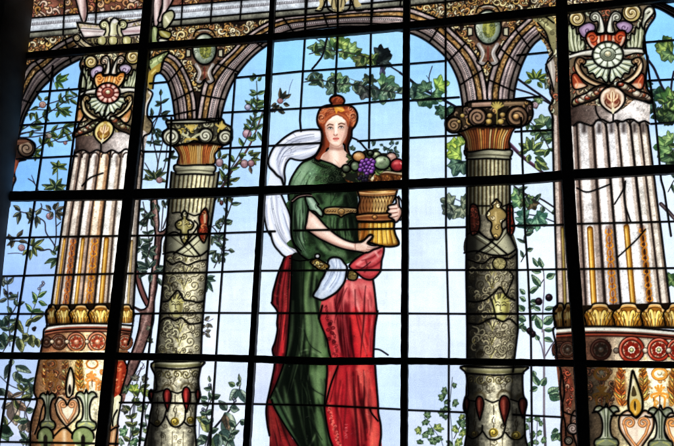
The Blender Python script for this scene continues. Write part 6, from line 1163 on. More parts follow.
lead(t(345,55, 300,52, 250,55, 205,60, 180,70, 140,95, 110,120, 75,155, 55,195, 45,230, 52,262, 75,285, 95,308, 118,325, 128,350), 1.9); lead(t(52,262, 75,285, 95,308, 118,325, 128,350, 132,375), 2.); lead(np.vstack([t(345,135, 330,172, 300,200, 270,215, 235,225, 200,222, 170,215, 152,232, 142,255, 136,290, 140,330, 138,360)]), 1.7)
lead(T(255,230,5.57)(85,10, 95,55, 110,90, 135,120, 160,145, 200,160, 240,172, 290,168, 325,160), 1.9); lead(P(281,194, 285,203, 290.5,217, 292,236, 297,247, 312,259), 1.7); lead(P(265,194,264,212,266.5,228,270.5,236), 1.7)

# red cloak behind
t = T(255, 290, 4.457)
co = np.vstack([T(255,230,5.57)(165,150, 150,190, 130,240, 110,310, 100,350, 95,400), t(75,60, 100,98, 98,150, 100,180, 90,230, 78,265, 85,300), T(255,346,4.457)(88,50, 85,100, 65,200, 50,280, 55,350, 65,400, 78,560, 230,560, 190,440, 160,380), P(300,380, 300,340, 300,310, 300,285, 300,256)])
m = fill(co, (104,18,24), RC)
for q,w,c,a in ((P(287,262,283,290,281,315,283,335,280,360),4.5,(206,30,40),.9),(P(289,290,286,312,284,332,283,352),3,(232,50,52),.9),(P(281,260,277,290,275,305),3,(150,34,40),.8),(P(284,258,279,285,277,300,281,318,276,350,272,380),2.4,(44,8,12),.8),(P(291,262,290,300,288,330),2.4,(60,10,14),.8),(P(272,385,268,410,272,446),4,(80,16,20),.8),(P(274,415,282,432,290,452),9,(134,24,26),.9),(P(270,405,276,425,286,446),4,(170,40,38),.6)): shade(m, q, w, c, a)
dabs(m, (273,255,284,330), 46, [(166,60,56),(70,10,14),(150,40,40)], 110, (.6,1.3), .6); dabs(m, (268,400,288,446), 60, [(170,60,50),(90,16,18),(150,40,30)], 111, (.5,1.2), .5)
for k in range(18): stroke(P(290.5-k*.28,262+k*2.6), 1., (206,150,80), .8, sm=False)
folds(m, P(287,258,281,290,279,318,275,352,272,380), P(294,258,293,300,291,340,286,372), 26, (50,8,14), (214,54,56), 201, w=(.8,2.4)); folds(m, P(268,405,270,430,272,450), P(278,405,290,436,298,452), 22, (60,10,14), (140,40,36), 202, w=(.8,2.2))
lead(co[:19], 1.9)

# dress skirt
so = np.vstack([P(290,240, 300,252), P(292,256, 291,290, 289,325, 286,355, 278,380, 270,398), T(255,346,4.457)(80,250, 100,300, 140,365, 190,440, 240,560, 350,560), P(340,440, 334,420, 334,400, 334,370, 334,355, 334,340, 330,322, 330,312, 330,304, 322,296, 330,250, 352,246, 368,240, 372,215)])
m = fill(so, GRN, DR); stipple(m, .02, .015, .03)
for q,cl,a,f in ((P(288,254,303,256,299,300,303,357,312,450,286,450,272,400,286,360,289,330),(12,20,14),.85,2.4),(P(306,280,318,296,320,322,326,340,325,360,306,355,302,325),(88,118,70),.8,3),(P(310,368,325,368,325,404,312,400,306,385),(82,112,66),.8,2.6),(P(312,410,326,414,332,446,316,446),(66,94,54),.7,2.6),(P(274,396,281,402,298,446,290,440),(60,92,56),.8,1.5)): wash(m, q, cl, a, f)
for q,w,c,a in ((P(292,260,296,290,296,320,300,350,308,390,312,446),7,GRD,.95),(P(288,340,284,365,290,390,300,420,306,446),6,GRD,.9),(P(298,262,300,290,300,315,306,340),4,(28,46,28),.8),(P(310,270,306,295,308,318,316,340,322,352),6,GRL,.75),(P(316,300,312,318,318,336),5,(120,150,100),.7),(P(322,330,324,350,322,380,318,400),6,(86,116,70),.8),(P(300,355,316,352,324,362),3,(112,140,92),.7),(P(296,365,304,384,322,394),3.4,GRD,.8),(P(306,405,318,412,325,420),4,(96,124,78),.6),(P(300,395,312,425,322,446),3.4,GRD,.85),(P(318,430,310,446),3,(120,146,96),.7),(P(273,398,279,412,290,432,298,446),5,(66,98,62),.9),(P(276,396,284,414,296,436),2.4,GRD,.8),(P(303,300,298,330,302,345),2.2,(90,120,78),.6),(P(326,290,322,300),4,GRD,.6),(P(325,380,325,420,328,446),4,GRD,.7),(P(318,262,314,285,308,296),4,(110,140,92),.7),(P(333,256,330,270),5,GRD,.5)): shade(m, q, w, c, a)
for q,w,c,a in ((P(293,262,294,300,293,340,290,365),7,(8,14,10),.9),(P(299,300,301,330,306,360,312,400,318,446),4,(10,18,12),.85),(P(287,372,294,395,302,420,312,446),5,(10,16,12),.85),(P(320,300,322,330,323,356),7,(96,126,76),.7),(P(316,372,319,392,322,405),9,(92,122,74),.7),(P(320,412,322,430),6,(70,100,58),.6),(P(300,352,309,350,322,357),2.2,(140,166,118),.7),(P(276,388,283,405,292,424),3,(84,112,74),.8)): shade(m, q, w, c, a)
folds(m, P(294,262,292,300,290,340,280,380,275,400), P(322,262,319,300,325,330,326,360,326,400), 14, (10,20,12), (104,134,86), 203, w=(2,5.5)); folds(m, P(280,385,288,410,300,446), P(326,370,325,400,332,446), 12, (10,20,12), (92,122,76), 204, w=(2,5))
for q,cl,w_,f in ((P(308,300,314,300,318,330,322,352,312,350,306,325),(116,146,96),.45,2),(P(312,372,322,374,324,398,316,396),(112,142,92),.5,2),(P(314,414,322,416,327,444,320,444),(98,128,80),.45,2)): wash(m, q, cl, w_, f)
for q in (P(297,300,296,325,300,352,308,385), P(304,330,310,345,321,353), P(303,372,312,388,324,396), P(300,400,310,420,322,440)): stroke(q, .9, (12,22,14), .7, clip=m)
lead(P(292,256, 291,290, 289,325, 286,355, 278,380, 270,398), 1.6); lead(T(255,346,4.457)(75,240, 80,260, 100,300, 140,365, 190,440, 220,500), 1.6)

# bodice
t = T(260, 120, 5.57)
bo = np.vstack([t(305,205, 270,222, 240,235, 215,260, 195,290, 175,325, 163,360, 158,410, 160,446), P(286,205, 290.5,217, 292,236, 297,247, 312,260, 330,262, 347,264, 360,255, 372,242, 366,230, 359,215, 358,190), t(545,440, 540,390, 545,350, 540,300, 500,280, 470,272), t(445,268, 415,250, 390,240, 350,228, 325,220)])
m = fill(bo, (50,80,46), DR)
for q,cl,a,f in ((P(292,172,306,164,318,170,312,182,296,190),(116,152,118),.8,3),(P(338,166,360,170,360,250,344,250,336,200),(18,32,18),.75,3),(P(330,176,345,172,350,190,330,190),(24,40,24),.6,3),(P(310,196,330,196,332,206,316,208),(70,104,64),.6,2),(P(330,218,345,220,350,250,334,248),(70,104,60),.55,2.5)): wash(m, q, cl, a, f); stipple(m, .02, .01, .02)
for q,w,c,a in (((300,230,250,260,215,310,205,360),11,(120,154,118),.85),((260,260,235,300,230,340),8,(140,172,136),.7),((330,250,380,260,420,290),6,(60,90,54),.6),((430,290,400,330,390,400),9,GRD,.75),((450,300,470,340,460,420),10,GRD,.8),((175,380,200,420,260,446),8,(26,42,26),.8),((340,300,300,340,290,380),6,(52,80,50),.6)): shade(m, t(*q), w, c, a)
folds(m, P(300,168,292,180,288,200), P(320,172,312,186,310,200), 14, (34,58,36), (140,172,138), 207, w=(.8,2.2)); folds(m, P(292,206,294,226,304,246), P(312,206,318,226,330,244), 16, (16,28,18), (96,126,84), 208, w=(.8,2.4)); folds(m, P(326,218,326,234,334,250), P(356,216,358,232,356,250), 26, (12,24,14), (104,136,90), 209, w=(.7,2)); folds(m, P(325,192,325,206), P(356,192,356,206), 14, (14,26,16), (84,114,74), 210, w=(.7,2))
for k,f in enumerate(np.linspace(0,1,16)):   # embroidered neckline
    x = np.interp(f, [0,.35,.7,1], [298,345,400,455]); y = np.interp(f, [0,.35,.7,1], [222,246,262,285]); c = t(x,y+8)[0]
    stroke(ell(c[0],c[1],1.5,1.3,0,10,0,6.3), .8, (14,26,14), .9, clip=m, sm=False); stroke(P(c[0],c[1]-.4), .8, (150,164,100), .8, clip=m, sm=False)
for x,y,r in ((370,305,5),(345,330,3.4),(400,330,4),(425,300,3.4),(320,325,2.6),(385,285,3),(350,290,2.6),(440,330,3.4),(410,275,2.4),(365,340,3)): c = t(x,y)[0]; stroke(spiral(*c,r,1.5,x,1 if x%2 else -1,.15,20), .9, (16,30,18), .85, clip=m, sm=False); stroke(spiral(c[0]-.5,c[1]-.5,r,1.5,x,1 if x%2 else -1,.15,20), .5, (130,160,110), .6, clip=m, sm=False)
t4 = T(290, 180, 5.57)
for q,w,c,a in (((215,90,200,150),6,(72,106,66),.7),((300,80,270,130),7,(70,104,64),.8),((350,80,370,150,375,200),7,GRD,.8),((240,215,235,270,260,310),5,(92,124,82),.75),((290,215,280,270,300,320),4,(80,112,70),.75),((265,215,262,290,280,320),2.6,GRD,.85),((320,215,325,270,340,330),2.6,(76,108,66),.8),((340,210,350,280,360,330),4,GRD,.85),((215,205,220,250,250,300),3,GRD,.8),((370,200,378,260,375,330),5,GRD,.9),((100,300,150,340,140,400),8,(40,62,38),.8),((180,370,230,400,300,420),8,(106,136,92),.75),((150,380,190,420),4,GRD,.6),((320,400,350,400),5,GRD,.7)): shade(m, t4(*q), w, c, a)
for x in (228,246,272,300,316,334,352): stroke(t4(x,212, x-3,260, x+10+(x-280)*.1,310), .8, (18,30,18), .7, clip=m)
for q,w,c,a in ((P(291,205,293,225,299,245),5,(10,18,12),.8),(P(345,196,350,215,356,235,357,245),5,(10,18,12),.85),(P(318,196,322,203),5,(10,18,12),.6),(P(300,168,296,178,292,186),5,(120,156,120),.7),(P(306,176,312,184),6,(104,138,96),.6),(P(343,172,345,184),7,(10,20,12),.7),(P(318,222,322,240,330,250),3,(12,22,14),.7),(P(328,215,330,232),3,(96,130,84),.7),(P(312,212,312,228),3,(92,126,82),.6)): shade(m, q, w, c, a)
lead(t(330,172, 308,203, 270,222, 240,235, 215,260, 195,290, 175,325, 163,360, 158,410, 160,446), 1.9); 
# red drape over the hip
t3 = T(300, 190, 3.717); t5 = T(255, 290, 4.457)
do = np.vstack([t3(200,330, 270,335, 278,380, 285,446), P(377,310), t5(545,100, 538,160, 530,230, 530,290), P(374,360), T(255,346,4.457)(535,80, 540,150, 548,250, 550,300, 560,350, 562,400, 552,560, 380,560, 345,446, 330,400, 315,320, 310,260, 318,170, 322,100), P(325.5,360, 331,355, 327,340, 320,322, 319.5,313, 322,300, 327,290, 340,282)])
m = fill(do, (176,22,32), RD); stipple(m, .02, .015, .03)
for q,cl,a,f in ((P(330,280,377,280,376,310,320,312),(214,92,94),.85,3),(P(320,300,334,290,340,312,341,360,326,360),(196,54,58),.6,2),(P(339,306,349,306,353,360,341,360),(104,12,22),.85,1.4),(P(352,313,364,311,371,360,360,360),(224,42,46),.8,1.5),(P(326,362,340,362,334,405,326,405),(196,44,48),.6,1.5),(P(337,366,352,366,353,446,335,446),(164,24,34),.7,2),(P(352,366,358,366,367,450,352,450),(104,12,20),.85,1.5),(P(357,366,369,366,378,415,380,450,370,450,365,410),(216,72,64),.9,1.6),(P(369,366,376,366,379,400),(190,40,44),.6,1)): wash(m, q, cl, a, f)
for q,w,c,a in ((P(345,284,342,300,340,312),6,(236,140,136),.9),(P(352,284,356,300,360,312),5,(240,150,144),.9),(P(364,285,368,300,372,312),4,(230,120,116),.85),(P(349,285,349,305,348,330,346,358),3.4,(126,20,28),.85),(P(358,286,362,300),2.4,(150,30,36),.8),(P(335,290,330,305,332,320,336,340),5,(226,96,92),.85),(P(338,315,337,340,333,360),4,(206,70,70),.6),(P(343,312,345,330,346,352),7,(120,18,26),.8),(P(352,315,358,335,364,355),6,(226,50,50),.8),(P(362,310,364,330,368,352),4,(214,44,46),.8),(P(356,308,362,325,368,345),2.6,(120,16,22),.7),(P(372,312,372,330,370,350),3.4,(190,40,44),.7),(P(375,318,373,345),2,(110,16,22),.7),(P(334,368,328,390,328,402),5,(206,60,56),.8),(P(342,370,338,400,338,446),7,(190,36,40),.8),(P(338,368,333,390,330,402),1.8,(90,10,16),.8),(P(352,368,352,400,350,446),5,(150,20,28),.75),(P(347,380,345,420),3,(206,50,54),.6),(P(358,370,364,395,370,425,374,446),6,(226,92,80),.8),(P(364,372,368,395,374,415),3,(236,120,104),.8),(P(371,370,374,390),2.4,(200,44,44),.8),(P(356,372,360,395,364,420,366,446),3,(130,16,22),.85),(P(370,420,374,432,372,446),5,(232,96,76),.9),(P(330,405,334,430,340,446),5,(214,70,62),.85),(P(362,430,360,446),3,(110,16,22),.8),(P(348,430,352,446),6,(140,18,26),.6)): shade(m, q, w, c, a)
for q,w,c,a in ((P(330,288,350,286,372,287),9,(228,128,122),.6),(P(332,302,352,300,374,302),8,(226,104,100),.5),(P(346,318,347,338,349,358),5,(84,8,18),.8),(P(340,300,341,318,339,345),2.4,(110,14,24),.7),(P(355,290,356,312,361,336,367,356),2.,(90,8,16),.75),(P(368,300,369,325,371,352),2,(110,12,20),.6),(P(361,300,363,330,366,354),3,(246,90,84),.6),(P(350,375,353,410,352,446),4,(104,10,20),.7),(P(343,385,341,415,343,446),2.4,(110,12,22),.6),(P(358,376,361,410,364,446),2.2,(84,6,14),.8),(P(330,372,327,395),2.4,(230,100,90),.6)): shade(m, q, w, c, a)
folds(m, P(330,284,324,300,326,330,332,360), P(376,284,376,312,375,330,372,360), 18, (96,8,18), (226,92,90), 205, w=(2,5)); folds(m, P(327,366,326,400,334,425,340,448), P(374,366,377,400,380,425,378,448), 16, (88,8,16), (220,70,64), 206, w=(2,5))
for q,cl,a in ((P(350,318,351,338,354,358),(64,4,12),.8),(P(341,320,341,340,344,358),(80,6,14),.7),(P(353,372,355,405,358,446),(64,4,12),.75),(P(361,384,363,412,366,440),(80,6,14),.7),(P(347,372,346,400,344,430),(84,8,16),.6)): stroke(q, [.8,2.6,1.8], cl, a, soft=1, clip=m)
g_ = np.random.default_rng(120)
for k in range(26):     # embroidery band
    f = k/25; x, y = np.interp(f,[0,.4,1],[325,331,336]), 306+f*50; stroke(spiral(x+g_.uniform(-2,2), y, g_.uniform(1,2.2), 1., g_.uniform(0,6), 1, .2, 10), .8, (84,10,18), .75, clip=m, sm=False)
for x,y in ((330,324),(333,328),(328,330),(332,333),(329,339),(334,342)): stroke(ell(x,y,1.4,1.2,0,8,0,6.3), 1.6, (84,8,16), .8, clip=m, sm=False)
for k in range(34):
    f = k/33; x, y = 328+f*11, 404+f*44; stroke(spiral(x+g_.uniform(-1.5,2.5), y, g_.uniform(1,2), 1.1, g_.uniform(0,6), 1, .2, 10), .7, (236,130,110) if k%2 else (96,12,18), .75, clip=m, sm=False)
for y,q in ((424.5,(0,0,2.4,.2)),(427,(0,1.4,2.4,0)),(427.6,(.2,0,2.2,1)),(430,(0,.2,2.2,.2)),(431.4,(0,1,2.2,-.4)),(433.4,(0,0,2,1.2)),(435,(0,1.2,1,0)),(435.6,(1,0,2.2,1.2)),(437.4,(.2,.6,2.4,.6))): stroke(P(345+q[0],y+q[1],345+q[2],y+q[3]), .6, (236,150,146), .5, sm=False)
lead(np.vstack([P(325.5,360), T(255,346,4.457)(322,100, 318,170, 310,260, 315,320, 330,400, 345,446, 380,560)]), 1.8); lead(np.vstack([t5(285,130, 300,70)[::-1], P(319.3,313, 320,322, 327,340, 329,352, 331,358)]), 1.7); lead(P(338,366, 331,384, 325.5,405), 1.5)
lead(np.vstack([t3(272,335, 278,380, 285,446), P(377.5,312, 375,328, 374,345, 373.5,358), T(255,346,4.457)(535,80, 540,150, 548,250, 550,300, 560,350, 562,400, 556,446, 550,560)]), 2.); lead(P(373.5,349, 380,350, 388,355), 1.4); lead(T(255,346,4.457)(510,275, 520,300, 548,335), 1.3)
# knot of drape
kn = t3(183,282, 200,262, 230,240, 270,220, 300,206, 312,212, 310,240, 304,262, 302,285, 298,305, 270,332, 240,330, 215,312, 192,295)
m = fill(kn, (196,60,66), RD)
for q,w,c,a in (((300,215,260,240,215,275),5,(236,150,146),.9),((305,240,270,265,230,285),4,(230,120,120),.85),((300,225,270,250,230,262),2,(130,24,32),.8),((295,290,260,300,220,300),4,(214,90,92),.8),((300,265,270,285,235,290,210,285),2.6,(110,14,24),.85),((285,315,260,325,235,318),3,(150,30,38),.8),((245,262,250,285,240,305),2.4,(90,10,18),.7),((280,230,290,245),3,(244,180,172),.8)): shade(m, t3(*q), w, c, a)
stroke(t3(215,300,240,285,262,268), 1, (60,6,12), .8, clip=m); lead(kn, 1.8, True, True)
m = fill(t3(178,330, 182,300, 200,300, 215,318, 205,335), (120,100,50), BR); dabs(m, (347,270,359,282), 18, [(206,180,100),(50,40,20)], 121, (.6,1.2)); lead(t3(178,330, 182,300, 200,300, 215,318, 205,335), 1.2, True, True)
# kerchief + brooch
t = T(255, 230, 5.57)
m = fill(t(408,170, 425,155, 450,152, 478,160, 498,185, 512,205, 510,235, 500,285, 478,320, 450,350, 410,375, 375,390, 345,382, 325,370, 330,350, 350,320, 365,285, 382,258, 398,215), (196,210,230), KER)
for q,w,c,a in (((440,165,460,200,450,260,400,330,360,375),5,(226,234,246),.6),((480,175,495,215,480,280,440,330),6,(208,220,238),.6),((425,175,440,215,420,270,380,330),3,(140,156,184),.8),((470,170,478,220,462,280,420,340),2.4,(140,156,184),.75),((350,335,345,365),4,(150,166,192),.7),((500,240,490,290),3,(150,166,192),.6)): shade(m, t(*q), w, c, a)
for q in ((450,160,455,200,440,240),(430,220,410,270,385,310),(465,215,450,270,415,320)): stroke(t(*q), .7, (110,124,156), .7, clip=m)
lead(t(408,170, 425,155, 450,152, 478,160, 498,185, 512,205, 510,235, 500,285, 478,320, 450,350, 410,375, 375,390, 345,382, 325,370, 330,350, 350,320, 365,285, 382,258, 398,215), 2., True, True)
m = fill(t(308,180, 330,162, 350,160, 375,175, 410,195, 408,212, 392,228, 365,225, 340,210), (140,106,44), BR); carve(m, (310,258,330,272), 14, [(206,176,96),(176,140,60),(226,204,140)], 122, r=(1.2,2.4), w=(.9,1.6)); lead(t(308,180, 330,162, 350,160, 375,175, 410,195, 408,212, 392,228, 365,225, 340,210), 1.7, True, True)
fruit(*t(348,146)[0], 2.4, 2.2, (220,224,230), (250,250,250), (130,130,140), None); lead(ell(*t(348,146)[0], 2.6, 2.4), 1.3, False, True)
# hanging sleeve
m = fill(t4(10,115, 35,95, 85,90, 95,110, 100,170, 92,220, 85,270, 80,320, 90,370, 110,400, 120,430, 90,440, 45,400, 15,340, 5,280, 8,200), (46,74,44), SL)
for q,w,c,a in (((60,105,55,180,45,260,60,340),7,(112,148,112),.85),((85,110,80,200,70,280),4,(34,54,36),.8),((25,130,20,220,30,320,60,400),4,(28,46,32),.85),((45,300,60,370,95,420),3,(96,130,96),.6),((35,120,38,200,34,260),2,(30,50,34),.7)): shade(m, t4(*q), w, c, a)
folds(m, t4(20,120, 14,220, 30,330, 80,410), t4(88,110, 86,220, 80,310, 100,390), 22, (20,34,22), (122,154,120), 213, w=(.7,2.2))
lead(t4(10,115, 8,200, 5,280, 15,340, 45,400, 75,430, 100,446), 2.); lead(t4(85,92, 98,120, 102,165, 92,220, 86,270), 1.7)
stroke(t4(15,118, 45,92, 90,84, 118,88), 2.2, (176,140,130), 1, soft=.5); lead(t4(12,110, 45,86, 90,78, 118,80), 1.3); lead(t4(15,126, 48,100, 90,92, 130,100), 1.3)
# arm (left in picture)
ao = t4(105,165, 125,180, 150,200, 185,240, 215,270, 255,303, 300,330, 335,343, 360,348, 385,346, 402,343, 425,322, 442,308, 455,306, 462,316, 450,332, 432,350, 450,362, 475,365, 500,357, 515,360, 512,370, 490,380, 465,388, 440,402, 415,406, 385,400, 350,395, 300,385, 245,366, 200,345, 160,325, 125,302, 100,285, 84,270, 92,235, 97,200)
m = fill(ao, (226,190,172), SKN)
for q,w,c,a in (((115,190,140,240,200,290,280,345,350,368),7,(250,226,212),.9),((95,270,140,305,200,335,280,368,350,385),4,(170,116,100),.75),((110,170,120,200),4,(190,140,124),.6),((360,352,362,392),2,(196,146,128),.7),((400,355,440,372,480,372),3,(250,226,212),.85),((400,395,440,392,490,374),2.4,(170,116,100),.75),((440,312,420,345),2,(250,226,212),.8)): shade(m, t4(*q), w, c, a)
stipple(m, .02, .0, .01)
stroke(t4(366,350,364,372,368,396), .7, (150,96,84), .7, clip=m); stroke(t4(425,355,450,366,480,368), .7, (140,86,76), .8, clip=m); stroke(t4(430,372,460,377,492,372), .7, (140,86,76), .8, clip=m); stroke(t4(425,386,450,386,470,382), .7, (140,86,76), .7, clip=m)
lead(ao, 1.7, True, True)
# short oversleeve flap
m = fill(t4(85,98, 105,92, 130,98, 150,125, 165,150, 178,172, 184,190, 178,205, 160,196, 140,176, 118,170, 104,160), (128,158,136), SL); shade(m, t4(105,105,140,150,165,185), 5, (176,200,176), .85); shade(m, t4(95,110,115,160), 3, (60,90,66), .7); stroke(t4(150,128,140,145,150,160), .8, (40,60,44), .8, clip=m); lead(t4(85,98, 105,92, 130,98, 150,125, 160,135, 152,142, 165,155, 178,172, 184,190, 178,205, 160,196, 140,176, 118,170, 104,160), 1.5, True, True)
# belt
m = fill(t4(195,158, 240,150, 290,152, 340,155, 372,160, 370,185, 340,184, 305,195, 285,208, 268,196, 240,192, 200,192, 188,178), (166,126,70), BLT); stroke(t4(195,162,240,155,290,157,370,164), 1, (232,206,150), .9, clip=m); stroke(t4(195,188,240,187,268,191), .9, (220,190,130), .9, clip=m); stroke(t4(305,190,340,180,370,181), .9, (220,190,130), .9, clip=m)
for x in (205,220,235,250,318,333,348,362): stroke(t4(x,172), 2.4, (60,34,16), .9, clip=m, sm=False); stroke(t4(x-1,170), 1.1, (226,196,130), .9, clip=m, sm=False)
fruit(*t4(286,176)[0], 3.4, 3.2, (190,146,80), (244,220,160), (90,56,24), None); stroke(spiral(*t4(286,176)[0], 2.4, 1.3, 0, 1), .6, (70,40,16), .8, sm=False); lead(t4(195,158, 240,150, 290,152, 340,155, 372,160, 370,185, 340,184, 305,195, 285,208, 268,196, 240,192, 200,192, 188,178), 1.4, True, True)

# hair
HC = (140,56,28)
ho = np.vstack([P(336.5,95.2, 331.5,97, 329.8,100.5, 331.5,104.3, 326,105.5, 321.5,107.5, 318.6,112, 317,119, 318,125, 321,130, 322,137, 320.5,146, 317,153, 314.5,158, 319,161, 325,157, 327,150, 330,148), P(343,144, 345,150, 348,156, 349.5,155, 348,148, 349,143, 351.5,137, 352,130, 355,126, 357.3,120, 357,113, 353.5,107.5, 348.5,105.3, 343.6,104.4, 344.5,100.6, 342,96.8)])
m = fill(ho, HC, HAIR)
for q,w,c,a in ((P(333,99,337,97,341,99),2,(206,96,50),.9),(P(332,103,338,102,343,103),1.6,(90,24,12),.8),(P(321,114,325,110,330,109),3,(186,90,50),.9),(P(320,122,322,117,327,113,333,112),2,(214,130,80),.9),(P(345,110,350,111,354,116),3,(190,96,54),.9),(P(352,117,355,120,352,126),2.4,(206,110,64),.85),(P(347,113,350,120,349,126),1.8,(220,140,90),.8),(P(350,122,349,130,348,140),2.4,(70,22,12),.9),(P(320,125,323,134,323,145),2.4,(80,26,14),.9),(P(321,148,319,156),2.4,(150,66,34),.9),(P(347,148,348.5,153),1.6,(100,40,20),.8)): shade(m, q, w, c, a)
g_ = np.random.default_rng(130)
for k in range(110):
    f = g_.random(); a = np.pi*(1.02+.96*f); r0 = g_.uniform(.75, 1.05); x, y = 337.3+19*r0*np.cos(a), 124+17.5*r0*np.sin(a); a2 = a+.26
    stroke(P(x,y, 337.3+18.6*r0*np.cos((a+a2)/2),124+18*r0*np.sin((a+a2)/2), 337.3+18*r0*np.cos(a2),124+17*r0*np.sin(a2)), .7, [(214,120,70),(70,20,10),(236,160,100),(150,60,30)][g_.integers(4)], .7, clip=m)
for k in range(10): x = g_.uniform(331,343); stroke(P(x,102, x+1,99.5, x+2.4,98.4), .7, [(220,110,60),(80,20,10)][k%2], .8, clip=m)
for cx,cy,r,s,a0 in ((321.8,117.5,4.6,1,1.2),(352.6,116.5,5.2,-1,1.6),(323,109.5,3.4,1,2),(350.6,108.8,3.4,-1,1)):
    stroke(spiral(cx,cy,r,1.3,a0,s,.15,22), 2.2, (196,104,62), .85, clip=m, sm=False, soft=.8); stroke(spiral(cx+.2,cy+.4,r*.8,1.2,a0,s,.15,22), .8, (74,22,12), .9, clip=m, sm=False); stroke(spiral(cx-.4,cy-.5,r*.95,1.1,a0,s,.15,22), .7, (240,176,130), .8, clip=m, sm=False)
for q,cl,a,f in ((P(319,128,323,128,325,140,324,150,316,158,318,150,321,140),(78,28,16),.75,1),(P(349,126,353,128,351,136,347,146,346,150,345,144,348,136),(70,24,14),.8,.9),(P(323,124,325,119,329,115,336,112.5,343,114.5,348,119,349.5,124,346.5,119.5,342,116.4,336.5,114.6,330.5,116.6,326,121),(190,98,52),.9,.6)): wash(m, q, cl, a, f)
m2 = fill(P(334,106.5, 338,106, 342.5,107.5, 344.5,110.5, 341,112, 338,110.8, 336.5,114, 335,110.5), (226,150,44)); shade(m2, P(337,107.5,343,110), 1.8, (252,206,110), .9)
stroke(P(322,112, 330,107.5, 334,107), 1.3, (220,120,60), .8); lead(ho, 1.9, True, True)
# face, neck and chest
fo_ = P(324.6,124.5, 324.8,129, 325.8,134, 327.6,139.5, 330.5,143.3, 334.2,146, 337.4,146.4, 341,144.4, 344,141, 346.4,136.4, 347.6,131, 348.2,126.5, 346.6,121, 343.6,117.4, 340,115.8, 337,114.6, 334,115.6, 330.5,117.4, 327,120.4)
no = P(331,141.5, 329.6,145.6, 328.4,150, 323.4,153.6, 321,157, 320.5,160, 325,161.6, 331,163.6, 336,166.2, 340,168.2, 344.5,166, 348.4,163.6, 351.2,160, 350.6,156, 347,153, 344,149.4, 342.8,145, 341.5,142)
m = fill(no, (230,194,174), SKN)
for q,cl,a,f in ((P(328,141,334,147,341,147,345,142,345,149,340,150.5,333,150.5,328,148),(168,116,98),.75,1),(P(332,152,338,152,338,162,333,160),(250,226,206),.7,1.4),(P(323,154,328,151,329,160,322,160),(196,148,128),.6,1)): wash(m, q, cl, a, f)
for q,w,c,a in ((P(329,146,334,149,341,147.5,344,144),3.4,(176,128,112),.75),(P(329.5,144,328.8,150,324,156),2.6,(186,140,124),.7),(P(334,152,336,158,334,163),6,(250,228,214),.85),(P(343,152,346,158),3.4,(212,172,156),.6),(P(324,160,332,163),2,(206,164,146),.5)): shade(m, q, w, c, a)
stroke(P(335,160,338,163,340,167), .6, (190,140,124), .6, clip=m); lead(P(320.5,160, 325,161.6, 331,163.6, 336,166.2, 340,168.4, 344.5,166, 348.4,163.6, 351.2,160), 1.3)
m = fill(fo_, (230,194,172), SKN)
for q,cl,a,f in ((P(331,117,337,115.5,343,117.6,344,121,337,122.5,330,121),(250,230,212),.7,1.2),(P(327.5,131,332,130,333,136,329,138),(240,190,168),.6,1),(P(335,124,338,124,338,134,334.6,134),(252,232,214),.7,.6),(P(332,141,340,141,339,145.4,333,145),(244,214,194),.6,1)): wash(m, q, cl, a, f)
for q,w,c,a in ((P(330,119,337,117.5,344,120),5,(250,232,220),.85),(P(325.6,126,326.6,134,329,140.5),2.6,(198,150,132),.75),(P(347.4,126,346.4,134,343,141.5),3.4,(190,140,122),.75),(P(329,134.5,331,136.5),3.6,(240,190,176),.8),(P(343,133.5,342,136),3.2,(236,182,168),.8),(P(336.4,123,335.9,130,335.2,134),1.8,(252,236,226),.9),(P(333.4,126,334,131,334,134.4),1.4,(206,160,142),.7),(P(334,142.6,337.6,143),2.4,(248,226,212),.8),(P(332,144.5,338,145.6),1.8,(200,152,134),.6),(P(338.4,126,338.2,131),1.2,(214,170,152),.6)): shade(m, q, w, c, a)
for q,cl,a,f in ((P(327,126,333,126,333,130,327.5,130),(190,146,128),.55,.8),(P(338.6,125,344.6,125,344,129.4,338.8,129),(186,140,122),.55,.8),(P(345,122,348,124,347.6,132,345,138,342,143,340,145,343,138,345,131),(176,124,106),.7,.8),(P(325,126,327.6,127,328.6,135,331,141,328,139,325.6,133),(196,146,126),.6,.8),(P(334,134,337.6,133.6,337.6,136.4,334,136.4),(206,150,132),.5,.6)): wash(m, q, cl, a, f)
for ex, ey, s in ((330.3,128.2,1),(341.1,127.3,-1)):
    stroke(P(ex-2.5,ey+.3, ex-.8,ey-.9, ex+1,ey-.8, ex+2.3,ey+.2), 1.7, (150,104,88), .5, soft=.7); stroke(P(ex-1.9,ey+.3, ex,ey+.5, ex+1.9,ey+.2), 1.5, (240,232,226), .9, soft=.4, pid=part('eye', None, SKN)); stroke(P(ex+.1,ey-.1), 1.6, (64,58,54), 1, soft=.35, sm=False)
    stroke(P(ex-2.5,ey+.1, ex-1,ey-.95, ex+.9,ey-.9, ex+2.4,ey), .75, (46,26,20), .95, soft=.35); stroke(P(ex-1.8,ey+1, ex,ey+1.2, ex+1.8,ey+.8), .5, (150,100,86), .7)
stroke(P(327.4,125.6, 329.4,124.2, 333,124.9), 1.1, (84,44,30), .95); stroke(P(338.6,124.2, 341.4,123.2, 344.6,124.2), 1.1, (84,44,30), .95)
stroke(P(333.6,134.4, 334.4,135.2, 335.6,135.5, 337,135, 337.4,134.2), .8, (166,104,88), .8); stroke(P(334.4,135), .7, (110,56,48), .8, sm=False); stroke(P(336.7,134.9), .7, (110,56,48), .8, sm=False)
stroke(P(333.1,138.6, 334.6,138, 335.7,138.3, 336.8,137.9, 338.8,138.3), 1., (190,84,76), .95, soft=.4); stroke(P(333.1,138.6,335.8,138.4,338.8,138.4), 1.2, (190,84,76), .5, pid=(LIP := part('mouth', None, SKN))); stroke(P(333.6,139.3, 335.8,140.1, 338.3,139.1), 1.1, (214,116,106), .9, soft=.5, pid=LIP); stroke(P(333,138.8, 335.8,139, 338.9,138.5), .45, (120,44,40), .9)
